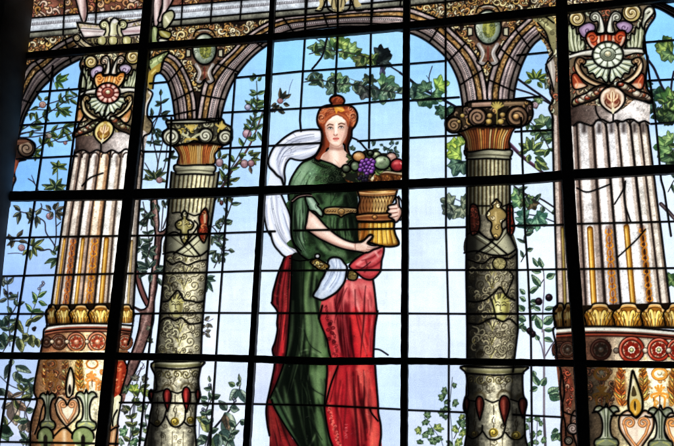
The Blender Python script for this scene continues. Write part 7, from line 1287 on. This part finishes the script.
stroke(P(334,141.4,337.4,141.2), .8, (206,156,140), .7)
stipple(m, .02, .0, .01)
stroke(fo_[[0,1,2,3,4,5,6,7,8,9,10,11]], .7, (140,84,66), .6); stroke(np.vstack([fo_[11:], fo_[:1]]), 1.1, (110,48,28), .7)
for q in (P(325,124,327,120.5,331,117.5), P(348,126,346.5,121,343,117.6), P(324.6,126,324.4,132)): stroke(q, 1.2, (150,66,36), .8)

# ---------------------------------------------------------------- basket and fruit
thing('basket', 'fruit_basket', 'tall golden wicker basket held in the arms of the woman, heaped with fruit', 'basket')
RIM, UP, BND, LOW = part('rim'), part('upper_wicker'), part('band', label='dark leather band round the waist of the basket'), part('foot', label='bright gold ribbed foot')
t = T(335, 130, 8.26)
m = fill(np.vstack([t(80,370, 120,345, 180,350, 250,370, 310,360), t(330,350, 380,340, 430,332, 500,342, 562,350, 565,400, 550,440, 520,470), P(395,192, 360,192, 352,184), t(90,420)]), (96,50,22), RIM); 
for k in range(15): x = 100+k*33; stroke(t(x,380, x+20,400, x+8,430), 1.4, [(150,84,36),(190,120,50),(70,34,14)][k%3], .9, clip=m); stroke(t(x+10,385,x+26,425), .7, (40,18,8), .8, clip=m)
stroke(t(320,362, 375,350, 430,343, 500,352, 560,362), 2.2, (206,186,150), 1, soft=.5); stroke(t(345,372, 430,362, 555,380), .7, (50,24,10), .8); fill(t(545,395, 562,400, 555,425, 540,420), (236,226,210), sm=False); mm = fill(t(285,365, 318,358, 322,400, 305,420, 285,395), (206,196,150)); shade(mm, t(295,370,312,400), 2, (246,240,214), .9)
lead(t(300,385, 330,352, 380,340, 430,332, 500,342, 565,352, 562,410, 545,440), 1.5)
t4 = T(290, 180, 5.57)
uo = t4(372,62, 420,60, 500,62, 595,60, 588,90, 575,120, 560,150, 550,188, 480,192, 430,190, 380,195, 378,150, 384,110)
m = fill(uo, (126,78,34), UP)
ramp(m, P(357,190,358,215), P(396,190,391,215), [(0,(84,42,20)),(.25,(120,66,30)),(.5,(206,160,84)),(.7,(232,200,130)),(.85,(170,120,54)),(1,(110,66,30))])
for x in range(380,600,17):
    stroke(t4(x,85, x+16,135, x+4,188), 1.2, (70,36,14), .9, clip=m); stroke(t4(x+20,85, x+2,135, x+12,188), 1.2, (236,206,130) if x>450 else (170,110,60), .85, clip=m); stroke(t4(x+22,85, x+4,135, x+14,188), .5, (60,30,12), .8, clip=m)
stroke(t4(380,75,480,82,590,72), 3, (150,96,50), 1, soft=.6, clip=m); stroke(t4(380,70,480,76,590,66), 1, (236,200,140), .8, clip=m); stroke(t4(380,88,480,95,585,86), .9, INK, .8, clip=m)
lead(t4(378,66, 388,110, 378,150, 376,190), 1.6); lead(t4(595,62, 588,90, 572,125), 1.6)
m = fill(t4(370,196, 430,188, 500,188, 552,184, 562,205, 572,225, 500,230, 430,228, 385,232, 372,215), (120,62,30), BND); stroke(t4(374,203,430,197,500,197,556,194), 1.3, (200,140,80), .9, clip=m); stroke(t4(378,222,440,220,560,220), 1.2, (190,120,70), .9, clip=m); fruit(*t4(472,207)[0], 2.6, 2.2, (176,110,50), (236,190,110), (70,34,14), None); lead(t4(366,196, 430,186, 500,186, 555,183), 1.5); lead(t4(372,228, 430,232, 500,233, 575,228), 1.7)
fo2 = t4(385,234, 440,234, 510,235, 576,232, 580,270, 588,305, 606,345, 600,364, 560,372, 510,368, 465,355, 440,345, 452,330, 462,315, 455,306, 440,308, 412,335, 388,345, 380,300)
m = fill(fo2, (190,130,24), LOW)
ramp(m, P(358,220,358,250), P(398,220,398,250), [(0,(90,44,14)),(.15,(130,70,20)),(.3,(170,104,20)),(.5,(236,180,40)),(.65,(250,206,70)),(.8,(214,150,30)),(1,(120,70,16))])
for i,x in enumerate(np.linspace(395,580,9)):
    stroke(t4(x,238, x+(x-490)*.04,290, x+(x-490)*.2,355), 1.1, (96,52,10), .8, clip=m); stroke(t4(x+9,238, x+9+(x-490)*.04,290, x+9+(x-490)*.2,350), 1.8, (255,226,120) if x>440 else (190,110,40), .7, clip=m, soft=.7)
for y in range(240,365,9):
    for k,x in enumerate(np.linspace(385,600,14)): stroke(t4(x,y+(k%2)*4, x+8,y+3+(k%2)*4), .6, (110,60,10) if (k+y)%3 else (255,236,150), .55, clip=m, sm=False)
shade(m, t4(440,350,500,362,600,360), 4, (130,70,16), .7); lead(fo2[:18], 2.)
# right hand over the basket
hd = t4(588,98, 598,96, 606,108, 608,130, 612,150, 622,165, 624,185, 616,208, 602,228, 588,236, 580,224, 570,216, 556,210, 550,200, 562,192, 546,184, 540,172, 552,164, 545,154, 548,144, 566,138, 584,134, 592,122)
CUR[0] = 'woman'; m = fill(hd, (230,192,174), SKN)
for q,w,c,a in (((600,110,602,140,608,170),3,(250,226,212),.9),((612,170,610,200,595,228),3,(170,112,96),.7),((555,150,590,148),2.4,(250,224,210),.85),((552,175,590,172),2.4,(248,222,208),.85),((560,200,592,195),2.4,(244,214,200),.8)): shade(m, t4(*q), w, c, a)
for q in ((548,162,575,160,596,158),(545,186,575,184,598,180),(560,208,580,206,600,200),(592,124,600,140,604,155)): stroke(t4(*q), .9, (120,66,54), .9, clip=m)
lead(hd, 1.6, True, True); lead(t4(605,90, 622,120, 628,165, 632,200, 615,225), 1.2)
# fruit: each one a thing of its own
t = T(335, 130, 8.26)
thing('leaves_b', 'fruit_leaves', 'dark pointed leaves tucked between the fruit and the neckline of the woman', 'leaves'); lf = part('leaf_cluster')
m = fill(t(60,330, 110,290, 150,240, 240,170, 300,165, 380,190, 440,195, 500,240, 540,270, 560,330, 540,350, 430,332, 330,352, 280,420, 200,440, 120,420, 80,400, 50,370), (34,40,30), lf); carve(m, (342,150,402,182), 44, [(70,88,60),(96,106,66),(60,70,70),(86,64,42)], 140, r=(1.6,3))
for x,y,a,L in [(150,235,-170,7),(150,245,165,7),(140,225,-150,6),(300,180,-20,8),(330,200,20,7),(60,330,-30,8),(70,340,20,8),(160,400,40,7),(230,400,60,7),(240,390,120,6)]: leaf(*t(x,y)[0], a, L, 3.6, (38,52,36), (120,136,96), lf)
for x,y,a,L in [(255,225,-60,7),(270,215,20,6),(350,235,-10,7),(420,225,-40,7),(430,300,10,7),(455,310,-30,6),(330,330,40,7),(180,330,10,7),(130,350,-20,7),(400,330,160,6),(480,250,60,5)]: leaf(*t(x,y)[0], a, L, 4, (66,92,54), (150,170,110), lf)
def afruit(key, name, label, cat, x, y, rx, ry, col, hi, dk, extra=None):
    thing(key, name, label, cat, 'fruit heaped in the basket'); p = part('skin'); c = t(x,y)[0]
    rx, ry = rx*1.12, ry*1.14; m = fruit(c[0], c[1], rx, ry, col, hi, dk, p); wash(m, ell(c[0]-rx*.15, c[1]+ry*.25, rx*.5, ry*.35), np.array(col)*.78, .6, .8); stipple(m, .03, .05, .06); lead(ell(c[0], c[1], rx+.3, ry+.3), 1.3, False, True); return m
afruit('pear_d', 'green_fruit', 'small dark green fruit at the left of the heap beside the neckline', 'fruit', 165,297, 3.7, 4.2, (104,124,92), (190,204,170), (40,54,36)); afruit('pear_e', 'green_fruit', 'dull olive fruit at the far left of the heap, half in shadow', 'fruit', 92,318, 3.6, 3.2, (84,96,72), (150,160,130), (36,44,32))
m = afruit('orange', 'orange_fruit', 'round pale orange fruit at the upper left of the heap', 'orange', 198,220, 5.6, 4.3, (226,166,100), (250,212,160), (150,84,40))
afruit('lime', 'green_fruit', 'olive green fruit at the top of the heap', 'fruit', 340,208, 4.2, 3.2, (128,140,104), (206,214,180), (50,60,40)); afruit('leafy', 'green_fruit', 'small dark fruit with a pale highlight at the top left of the heap', 'fruit', 292,190, 2.6, 2.2, (60,72,56), (190,200,176), (24,30,24))
afruit('peach', 'pink_fruit', 'dusky pink fruit between the pale green apple and the red apple', 'peach', 466,228, 4.8, 4.4, (196,150,136), (232,204,190), (120,70,64))
m = afruit('gapple', 'green_apple', 'large pale green apple in the middle of the heap', 'apple', 388,268, 7.2, 6., (150,172,132), (220,232,200), (70,96,66)); stroke(t(405,240,415,246), 1, (60,60,40), .8); shade(m, t(350,280,380,300), 3, (120,150,100), .5)
m = afruit('rapple', 'red_apple', 'shiny red apple at the right edge of the heap', 'apple', 515,291, 6., 5.4, (176,40,50), (226,120,116), (90,14,22)); stroke(t(540,270,548,280), 1.2, (240,180,170), .9)
thing('grapes', 'grape_bunch', 'bunch of purple grapes hanging over the rim of the basket', 'grapes', 'fruit heaped in the basket'); gp = part('berries')
g_ = np.random.default_rng(150)
for x,y in ((225,260),(262,248),(300,250),(318,262),(215,292),(245,282),(278,272),(308,290),(230,318),(262,306),(292,312),(312,320),(248,338),(278,335),(300,342),(262,362),(208,328)):
    fruit(*t(x,y)[0], 2.5, 2.4, [(116,52,160),(138,64,176),(96,44,140)][g_.integers(3)], (206,150,226), (44,14,70), gp)
for x,y in ((215,385),(240,395),(262,385),(235,415),(255,412),(200,400)): fruit(*t(x,y)[0], 2.1, 2., (44,36,66), (96,90,120), (14,10,24), gp)
thing('sprig_b', 'berry_sprig', 'thin sprig of small dark leaves standing above the red apple', 'sprig'); sg = part('twig')
twig(t(430,200, 440,165, 460,140, 485,115), .8, (60,80,100), sg); twig(t(445,160, 420,145, 395,130), .8, (60,80,100), sg); twig(t(470,190, 490,170), .7, (60,80,100), sg)
for x,y,a,L in [(500,120,-50,4),(485,112,-140,4),(395,128,-150,3),(400,140,30,5),(410,140,90,4),(490,165,-60,4),(490,170,20,5),(480,165,160,4),(510,195,60,4),(460,125,-100,3),(425,150,40,4)]: leaf(*t(x,y)[0], a, L, 2.6, (60,84,100), (120,150,160), sg)
thing('sprig_c', 'berry_sprig', 'two small grey leaves standing above the orange fruit and the grapes', 'sprig'); sg = part('twig')
twig(t(310,135, 325,110), .7, (80,100,120), sg)
for x,y,a,L in [(310,130,-50,5),(318,120,-110,4),(140,160,-90,4),(140,165,-130,4),(145,170,-50,4)]: leaf(*t(x,y)[0], a, L, 2.8, (70,92,104), (130,160,166), sg)
lead(t(130,60, 180,80, 215,110, 245,145, 265,165), 1.6, key='leaves_b')
# ---------------------------------------------------------------- glazing bars (surveyed centre lines)
VB = [P(53,66, 52,77, 45,130, 41.7,155.6, 36.6,190, 24.7,273, 15,335, 1,431, -1,446), P(83,66, 82,74.5, 75,128, 71,160, 67,190, 64,214), P(35,-10, 35,40)[:0],
 P(171.5,118, 170.5,150, 166,190), P(153.3,313, 148,361, 139,450), P(235.5,74, 232,122, 229,173, 223,261, 217.5,336, 210,450),
 P(306,-12, 305,37.7, 300,120, 301,131), P(338,-12, 337.7,35, 335,96), P(372,-12, 371,31, 369.3,120, 369,148), P(445.4,-12, 445.7,62, 445.8,150, 446,230, 449,340, 448.5,450),
 P(521,118, 522,150, 525,230, 528,271, 531,340, 532,450), P(644,36, 648,66, 653.5,107.6, 656,124, 661,180, 664,190, 671,236)]
HB = [P(37,92, 60,90.4, 84,88.6), P(20,125.5, 50,123.4, 79,122), P(17,159, 50,157.4, 77,156), P(4,238.2, 62,236.8, 135,235.8), P(-2,276.5, 60,275, 133,273.5), P(-2,314, 48,314), P(-2,399, 36,399.5), P(-2,442, 60,443, 118,444),
 P(150,83.6, 168,82), P(148,117, 175,115.5), P(143,151.8, 174,151.6), P(222,112.8, 259,111, 320,107.4, 403,99.4), P(219,148.8, 262,146.4, 320.5,143), P(235,78, 267,75, 300,71.6, 403,64.5),
 P(137,235.7, 170,235.4, 208,233.7, 259,232, 275,231.4), P(136,273.8, 200,272.7, 255,271, 330,270.3, 403,270), P(133.5,314, 152,313.6, 203,313, 255,313.2, 330,313.4, 404,313.6), P(120,402.7, 150,402.7, 198,403.8, 255,404.2, 325,405.6, 402,409.6),
 P(294,230.6, 325,230, 403,228.6), P(358,141.2, 381,139.8, 403,138.6), P(409,64, 446,61), P(409,100.8, 459,97.3), P(409,138, 460,135.4), P(408,228.6, 466,227.2), P(408,270.2, 517,270.1, 555,269.4, 674,268.2, 690,268), P(408,313.6, 467,314, 520,314, 556,313.6), P(408,410.2, 466,412.6), P(513,414.8, 563,417.4),
 P(517,55.4, 548,52.4), P(515,131.8, 553,130), P(512,225.8, 555,225.2, 577,224, 674,221.6, 690,221.2), P(643,42.6, 690,39), P(648,80.8, 690,78.6), P(651,124, 690,121.6), P(515,99, 540,96.5)]
BARS = [q for q in VB+HB if len(q)]
LEADMAP = C.mean(2).copy()
for q in BARS: stroke(q, 2.0, INK, 1, soft=.6, sm=False)
MUL = [(P(153,-20, 150,0, 139.2,120, 116,326, 103,450, 101,470), [9.4,9.6,10.8,12,12.4,12.4]), (P(275.4,-20, 274,0, 267.5,120, 254.5,340, 248,446, 246.5,470), [5.4,5.4,6,6.4,7.4,7.4]),
 (P(407.6,-20, 407.2,0, 406,170, 404.6,446, 404.4,470), [7.2,7.2,7.2,7.6,7.6]), (P(560,-20, 561.2,0, 564.5,120, 570.3,230, 578.5,340, 583.5,446, 584.6,470), [12,12,13,13.6,13.6,13.8,13.8])]
TRA = [(P(-22,60.6, 30,57, 100,51, 220,43, 320,35, 420,26.3, 520,16, 620,5, 700,-4.5), [6.6,6.8,7.4,7.4,7.6,7.8,9,7,7]), (P(-22,197.8, 10,197.2, 120,195.6, 220,193.3, 320,189.4, 400,185.4, 520,180.4, 570,176, 674,170.2, 700,168.8), [9.6,9.8,11,9.8,8,9,9.8,10.6,9.8,9.8]), (P(-22,356, 0,356, 120,356.6, 220,358.2, 320,361.6, 420,361.4, 520,362.8, 674,365.4, 700,365.8), [7.2,7.2,8,7.4,8.2,7,7.6,7,7])]

# ---------------------------------------------------------------- matting: the thin brown wash glass painters leave along every outline
wg = np.random.default_rng(99)      # wear of the fired paint: pits, scratches, dust along the leads
for i in range(1500):
    x, y = wg.uniform(0, 674), wg.uniform(0, 446)
    if ID[int((y-Y0)*RES), int((x-X0)*RES)] in (SKY, SKN): continue
    if i % 6: stroke(P(x, y, x+wg.uniform(-.5, .5), y+wg.uniform(-.5, .5)), wg.uniform(.4, .9), [(24, 18, 14), (236, 230, 214)][i % 4 == 0], wg.uniform(.15, .5), soft=.4, sm=False)
    else: a_ = wg.uniform(0, 6.28); L_ = wg.uniform(1, 4); stroke(P(x, y, x+L_*np.cos(a_), y+L_*np.sin(a_)), .4, (230, 224, 210), wg.uniform(.1, .3), soft=.35, sm=False)
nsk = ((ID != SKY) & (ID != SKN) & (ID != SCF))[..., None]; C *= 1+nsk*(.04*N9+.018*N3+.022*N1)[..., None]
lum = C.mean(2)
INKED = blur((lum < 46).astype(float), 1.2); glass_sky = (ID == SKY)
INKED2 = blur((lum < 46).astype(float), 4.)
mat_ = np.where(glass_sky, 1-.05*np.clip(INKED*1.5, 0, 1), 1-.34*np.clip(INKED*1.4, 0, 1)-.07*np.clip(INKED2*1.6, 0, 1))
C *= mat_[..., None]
gr = C.mean(2, keepdims=True); sat = np.where(glass_sky, 1.0, .9)[..., None]
C[:] = gr+(C-gr)*sat
ns = ~glass_sky
C[ns] = np.clip(C[ns]/255, 0, 1)**1.06*255
LEAD_OK = C.mean(2)

# ---------------------------------------------------------------- split the sky into its panes
sky = ID == SKY
bar_cells = np.zeros((H, W), bool)
for q, wd in [(q, 1.6) for q in BARS]+MUL+TRA:
    m = dist_alpha(q, wd, .3)
    if m: bar_cells[m[0]:m[1], m[2]:m[3]] |= m[4] > .3
free = sky & ~bar_cells
par = []; lab = np.zeros((H, W), np.int32)
def find(a):
    while par[a] != a: par[a] = par[par[a]]; a = par[a]
    return a
par.append(0)
for y in range(H):
    d = np.diff(np.r_[0, free[y].astype(np.int8), 0]); ss, ee = np.where(d == 1)[0], np.where(d == -1)[0]
    for a, b in zip(ss, ee):
        up = np.unique(lab[y-1, a:b]) if y else []
        up = [find(u) for u in up if u]
        if up:
            r = min(up)
            for u in up: par[u] = r
        else: par.append(len(par)); r = len(par)-1
        lab[y, a:b] = r
root = np.array([find(i) for i in range(len(par))]); lab = root[lab]
cnt = np.bincount(lab.ravel()); cnt[0] = 0
keep = [i for i in np.argsort(-cnt) if cnt[i] > 260][:92]
rem = np.zeros(len(cnt), np.int32)
for k, i in enumerate(keep): rem[i] = k+1
lab = rem[lab]
for it in range(10):
    z = sky & (lab == 0)
    if not z.any(): break
    for sh_ in ((0, 1), (0, -1), (1, 0), (-1, 0)):
        n = np.roll(lab, sh_, (0, 1)); z = sky & (lab == 0); lab[z] = n[z]
z = sky & (lab == 0)      # slivers caught between leads belong to the piece beside them
for it in range(200):
    if not z.any(): break
    for sh_ in ((0, 1), (0, -1), (1, 0), (-1, 0)):
        n = np.roll(ID, sh_, (0, 1)); n2 = np.roll(z, sh_, (0, 1)); n3 = np.roll(lab, sh_, (0, 1)); k = z & ~n2
        ID[k] = n[k]; lab[k] = n3[k]; z = z & ~k
sky = ID == SKY
trg = np.random.default_rng(77)
for k in range(1, len(keep)+1):
    pid = SKY if k == 1 else part('pane', key='sky')
    cells = sky & (lab == k); ID[cells] = pid
    v = trg.normal(0, 1); C[cells] *= 1+.022*v+np.array([.016, .003, -.005])*trg.normal(0, 1)

# ---------------------------------------------------------------- materials
def nodes(name):
    m = bpy.data.materials.new(name); m.use_nodes = True; nt = m.node_tree; nt.nodes.clear(); return m, nt, nt.nodes.new
def glass_material():
    m, nt, N = nodes('painted_glass'); L = nt.links.new
    out = N('ShaderNodeOutputMaterial'); att = N('ShaderNodeVertexColor'); att.layer_name = 'enamel'
    tc = N('ShaderNodeTexCoord'); n1 = N('ShaderNodeTexNoise'); n1.inputs['Scale'].default_value = 260; n1.inputs['Detail'].default_value = 4
    n2 = N('ShaderNodeTexNoise'); n2.inputs['Scale'].default_value = 9; n2.inputs['Detail'].default_value = 3
    L(tc.outputs['Object'], n1.inputs['Vector']); L(tc.outputs['Object'], n2.inputs['Vector'])
    r1 = N('ShaderNodeMapRange'); r1.inputs[1].default_value = .3; r1.inputs[2].default_value = .7; r1.inputs[3].default_value = .86; r1.inputs[4].default_value = 1.1
    r2 = N('ShaderNodeMapRange'); r2.inputs[1].default_value = .3; r2.inputs[2].default_value = .7; r2.inputs[3].default_value = .94; r2.inputs[4].default_value = 1.05
    L(n1.outputs['Fac'], r1.inputs[0]); L(n2.outputs['Fac'], r2.inputs[0])
    mu = N('ShaderNodeMath'); mu.operation = 'MULTIPLY'; L(r1.outputs[0], mu.inputs[0]); L(r2.outputs[0], mu.inputs[1])
    vm = N('ShaderNodeVectorMath'); vm.operation = 'SCALE'; L(att.outputs['Color'], vm.inputs[0]); L(mu.outputs[0], vm.inputs['Scale'])
    tr = N('ShaderNodeBsdfTranslucent'); L(vm.outputs[0], tr.inputs['Color'])
    gl = N('ShaderNodeBsdfGlossy'); gl.inputs['Roughness'].default_value = .18; gl.inputs['Color'].default_value = (.9, .9, .9, 1)
    mx = N('ShaderNodeMixShader'); mx.inputs[0].default_value = .03; L(tr.outputs[0], mx.inputs[1]); L(gl.outputs[0], mx.inputs[2]); L(mx.outputs[0], out.inputs[0])
    return m
def dark_material(name, c0, c1, scale, rough, metal=0., bump=.3):
    m, nt, N = nodes(name); L = nt.links.new
    out = N('ShaderNodeOutputMaterial'); b = N('ShaderNodeBsdfPrincipled'); tc = N('ShaderNodeTexCoord'); n = N('ShaderNodeTexNoise'); n.inputs['Scale'].default_value = scale; n.inputs['Detail'].default_value = 6
    L(tc.outputs['Object'], n.inputs['Vector']); cr = N('ShaderNodeValToRGB'); cr.color_ramp.elements[0].color = (*c0, 1); cr.color_ramp.elements[1].color = (*c1, 1); cr.color_ramp.elements[0].position = .35; cr.color_ramp.elements[1].position = .7
    L(n.outputs['Fac'], cr.inputs[0]); L(cr.outputs[0], b.inputs['Base Color']); b.inputs['Roughness'].default_value = rough; b.inputs['Metallic'].default_value = metal
    bp = N('ShaderNodeBump'); bp.inputs['Strength'].default_value = bump; bp.inputs['Distance'].default_value = .004; L(n.outputs['Fac'], bp.inputs['Height']); L(bp.outputs[0], b.inputs['Normal']); L(b.outputs[0], out.inputs[0])
    return m
GLASS = glass_material()
LEADM = dark_material('lead', (.05, .05, .055), (.11, .11, .12), 60, .55, .6)
IRON = dark_material('black_iron', (.03, .03, .034), (.08, .075, .07), 40, .6, .3)
STONE = dark_material('shadowed_stone', (.08, .075, .07), (.16, .15, .14), 5, .9, 0, .8)

# ---------------------------------------------------------------- geometry
col_ = sc.collection
def mesh_obj(name, V, F, mat, colors=None):
    me = bpy.data.meshes.new(name); V = np.asarray(V, np.float32); F = np.asarray(F, np.int32)
    me.vertices.add(len(V)); me.vertices.foreach_set('co', V.ravel())
    k = F.shape[1]; me.loops.add(F.size); me.loops.foreach_set('vertex_index', F.ravel())
    me.polygons.add(len(F)); me.polygons.foreach_set('loop_start', np.arange(0, F.size, k, dtype=np.int32))
    if colors is not None:
        a = me.color_attributes.new('enamel', 'FLOAT_COLOR', 'POINT'); c = np.ones((len(V), 4), np.float32); c[:, :3] = colors; a.data.foreach_set('color', c.ravel())
    me.update(calc_edges=True); me.validate(); me.materials.append(mat)
    o = bpy.data.objects.new(name, me); col_.objects.link(o); return o

# corner lattice, relaxed along the borders between pieces so cut edges run smooth
cx_, cy_ = np.meshgrid(X0+np.arange(W+1)/RES, Y0+np.arange(H+1)/RES)
PT = np.stack([cx_, cy_], -1)
he = np.zeros((H+1, W), bool); he[1:-1] = ID[1:] != ID[:-1]       # edge (y,x)-(y,x+1)
ve = np.zeros((H, W+1), bool); ve[:, 1:-1] = ID[:, 1:] != ID[:, :-1]
deg = np.zeros((H+1, W+1), int); deg[:, :-1] += he; deg[:, 1:] += he; deg[:-1] += ve; deg[1:] += ve
for it in range(5):
    acc = np.zeros_like(PT)
    acc[:, :-1] += PT[:, 1:]*he[..., None]; acc[:, 1:] += PT[:, :-1]*he[..., None]
    acc[:-1] += PT[1:]*ve[..., None]; acc[1:] += PT[:-1]*ve[..., None]
    k = deg == 2; PT[k] = .45*PT[k]+.55*acc[k]/2
PW = to_plane(PT.reshape(-1, 2)).reshape(H+1, W+1, 3)
Cp = np.pad(C, ((1, 1), (1, 1), (0, 0)), 'edge'); CC = (Cp[:-1, :-1]+Cp[1:, :-1]+Cp[:-1, 1:]+Cp[1:, 1:])/4
# keep the strokes crisp after averaging to the corners
bl = (np.roll(CC, 1, 0)+np.roll(CC, -1, 0)+np.roll(CC, 1, 1)+np.roll(CC, -1, 1))/4
CC = np.clip(CC+.5*(CC-bl), 0, 255)/255
LIN = np.where(CC <= .04045, CC/12.92, ((CC+.055)/1.055)**2.4)*GAIN

roots = {}
order = np.argsort(ID.ravel(), kind='stable'); sid = ID.ravel()[order]
cuts_ = np.searchsorted(sid, np.arange(len(PARTS)+1))
cells_of = {i: order[cuts_[i]:cuts_[i+1]] for i in range(1, len(PARTS))}
bound = {}
for i in range(1, len(PARTS)):
    if len(cells_of[i]) < 3: continue
    y, x = np.divmod(cells_of[i], W); q = PW[[y.max()+1 if False else y.max(), y.min()]][:, [x.min(), x.max()]].reshape(-1, 3)
    bound.setdefault(PARTS[i][0], []).append(q)
for key, th in THINGS.items():
    if key not in bound: continue
    q = np.vstack(bound[key]); o = bpy.data.objects.new(th['name'], None); o.empty_display_size = .05
    o.location = ((q[:, 0].min()+q[:, 0].max())/2, 0, q[:, 2].min()); col_.objects.link(o); roots[key] = o
    o['label'] = th['label']; o['category'] = th['cat']; o['kind'] = 'thing'
    if th['group']: o['group'] = th['group']
OBJ = {}
def attach(o, key): r = roots[key]; o.parent = r; o.location = -Vector(r.location)
for i in range(1, len(PARTS)):
    c = cells_of[i]
    if len(c) < 3: continue
    y, x = np.divmod(c, W); v = y*(W+1)+x
    F = np.stack([v+W+1, v+W+2, v+1, v], 1)
    u, inv = np.unique(F, return_inverse=True)
    o = mesh_obj(PARTS[i][1], PW.reshape(-1, 3)[u], inv.reshape(-1, 4), GLASS, LIN.reshape(-1, 3)[u])
    if PARTS[i][3]: o['label'] = PARTS[i][3]
    OBJ[i] = o; par_ = PARTS[i][2]
    if par_ in OBJ: o.parent = OBJ[par_]      # part meshes sit in the same frame as their thing
    else: attach(o, PARTS[i][0])

PXM = .0042      # metres per survey unit near the middle of the window
def strip(pts, w, depth, back=0., prof=5):
    """a came or bar swept along a line on the window: rounded section standing proud of the glass"""
    p = np.asarray(pts, float); d = np.hypot(*np.diff(p, axis=0).T); p = p[np.r_[True, d > .15]]
    if len(p) < 2: return None
    ww = np.full(len(p), float(w)) if np.isscalar(w) else np.interp(np.linspace(0, 1, len(p)), np.linspace(0, 1, len(w)), w)
    t = np.gradient(p, axis=0); t /= np.hypot(*t.T)[:, None]+1e-9; n = np.stack([-t[:, 1], t[:, 0]], 1)
    p[0] -= t[0]*ww[0]*.25; p[-1] += t[-1]*ww[-1]*.25
    V = []
    if prof == 5: sec = [(-.5, 0), (-.36, .7), (0, 1), (.36, .7), (.5, 0)]
    else: sec = [(-.5, 0), (-.5, .86), (-.42, 1), (.42, 1), (.5, .86), (.5, 0)]
    for s, h_ in sec:
        q = to_plane(p+n*(ww*s)[:, None], -back); q[:, 1] = -(back+depth*h_) if prof == 5 else -(depth*h_)
        V.append(q)
    k = len(sec); V = np.stack(V, 1).reshape(-1, 3); F = []
    for i in range(len(p)-1):
        for j in range(k-1): a = i*k+j; F.append((a, a+1, a+k+1, a+k))
    return V, F
lead_by = {}
for key, p, wd in LEADS:      # keep only the stretches that nothing painted later covers
    d = np.r_[0, np.cumsum(np.hypot(*np.diff(p, axis=0).T))]; n = max(3, int(d[-1]/.8)); t = np.linspace(0, d[-1], n)
    q = np.stack([np.interp(t, d, p[:, 0]), np.interp(t, d, p[:, 1])], 1)
    ix = np.clip(((q[:, 0]-X0)*RES).astype(int), 0, W-1); iy = np.clip(((q[:, 1]-Y0)*RES).astype(int), 0, H-1)
    ok = LEADMAP[iy, ix] < 52
    s = 0
    while s < n:
        if not ok[s]: s += 1; continue
        e_ = s
        while e_+1 < n and ok[e_+1]: e_ += 1
        if e_-s >= 3: lead_by.setdefault(key, []).append((q[s:e_+1], wd))
        s = e_+1
for key, items in lead_by.items():
    if key not in roots: continue
    Vs, Fs, n = [], [], 0
    for j, (p, wd) in enumerate(items):
        r = strip(p, wd, .0035+.0002*(j % 7))
        if r is None: continue
        Vs.append(r[0]); Fs.append(np.array(r[1])+n); n += len(r[0])
    if Vs: attach(mesh_obj('lead_cames', np.vstack(Vs), np.vstack(Fs), LEADM), key)

fr = bpy.data.objects.new('iron_window_frame', None); fr.location = (0, -.01, -1.2); col_.objects.link(fr)
fr['label'] = 'black iron grid of thick mullions, transoms and thin glazing bars holding the coloured glass'; fr['category'] = 'window frame'; fr['kind'] = 'thing'; roots['frame'] = fr
def dense(p, wd, seed, amp):
    p = np.asarray(p, float); d = np.r_[0, np.cumsum(np.hypot(*np.diff(p, axis=0).T))]; n = int(d[-1]/5)+2; t = np.linspace(0, d[-1], n)
    wv = np.full(len(p), float(wd)) if np.isscalar(wd) else np.array(wd, float)
    g = np.random.default_rng(seed)
    return np.stack([np.interp(t, d, p[:, 0]), np.interp(t, d, p[:, 1])], 1)+g.normal(0, amp*.35, (n, 1)), np.interp(t, d, wv)*(1+0*t)+g.normal(0, amp, n)
for k, (p, wd) in enumerate(MUL):
    q, v = dense(p, np.array(wd)*.95, k, .22); r = strip(q, v, .026, 0, 6); attach(mesh_obj('mullion', r[0], r[1], IRON), 'frame')
for k, (p, wd) in enumerate(TRA):
    q, v = dense(p, np.array(wd)*.95, 20+k, .22); r = strip(q, v, .022, 0, 6); attach(mesh_obj('transom', r[0], r[1], IRON), 'frame')
for k, p in enumerate(BARS):
    q, v = dense(p, 1.75, 40+k, .1); r = strip(q, v, .007+.0001*(k % 9)); attach(mesh_obj('glazing_bar', r[0], r[1], IRON), 'frame')

# stone jamb at the left
jp = P(36,-60, 34,0, 20,120, 7,230, 0,300, -12,420, -20,500)
A = to_plane(jp, -.012)
V, F = [], []
for q in A:
    V += [q, q+[0, -.05, 0], q+[-.05, -.14, 0], q+[-.9, -.2, 0]]
for i in range(len(A)-1):
    for j in range(3): a = i*4+j; F.append((a, a+1, a+5, a+4))
jb = mesh_obj('stone_jamb', V, F, STONE); jb['label'] = 'dark shadowed stone jamb along the left edge of the window'; jb['category'] = 'wall'; jb['kind'] = 'thing'
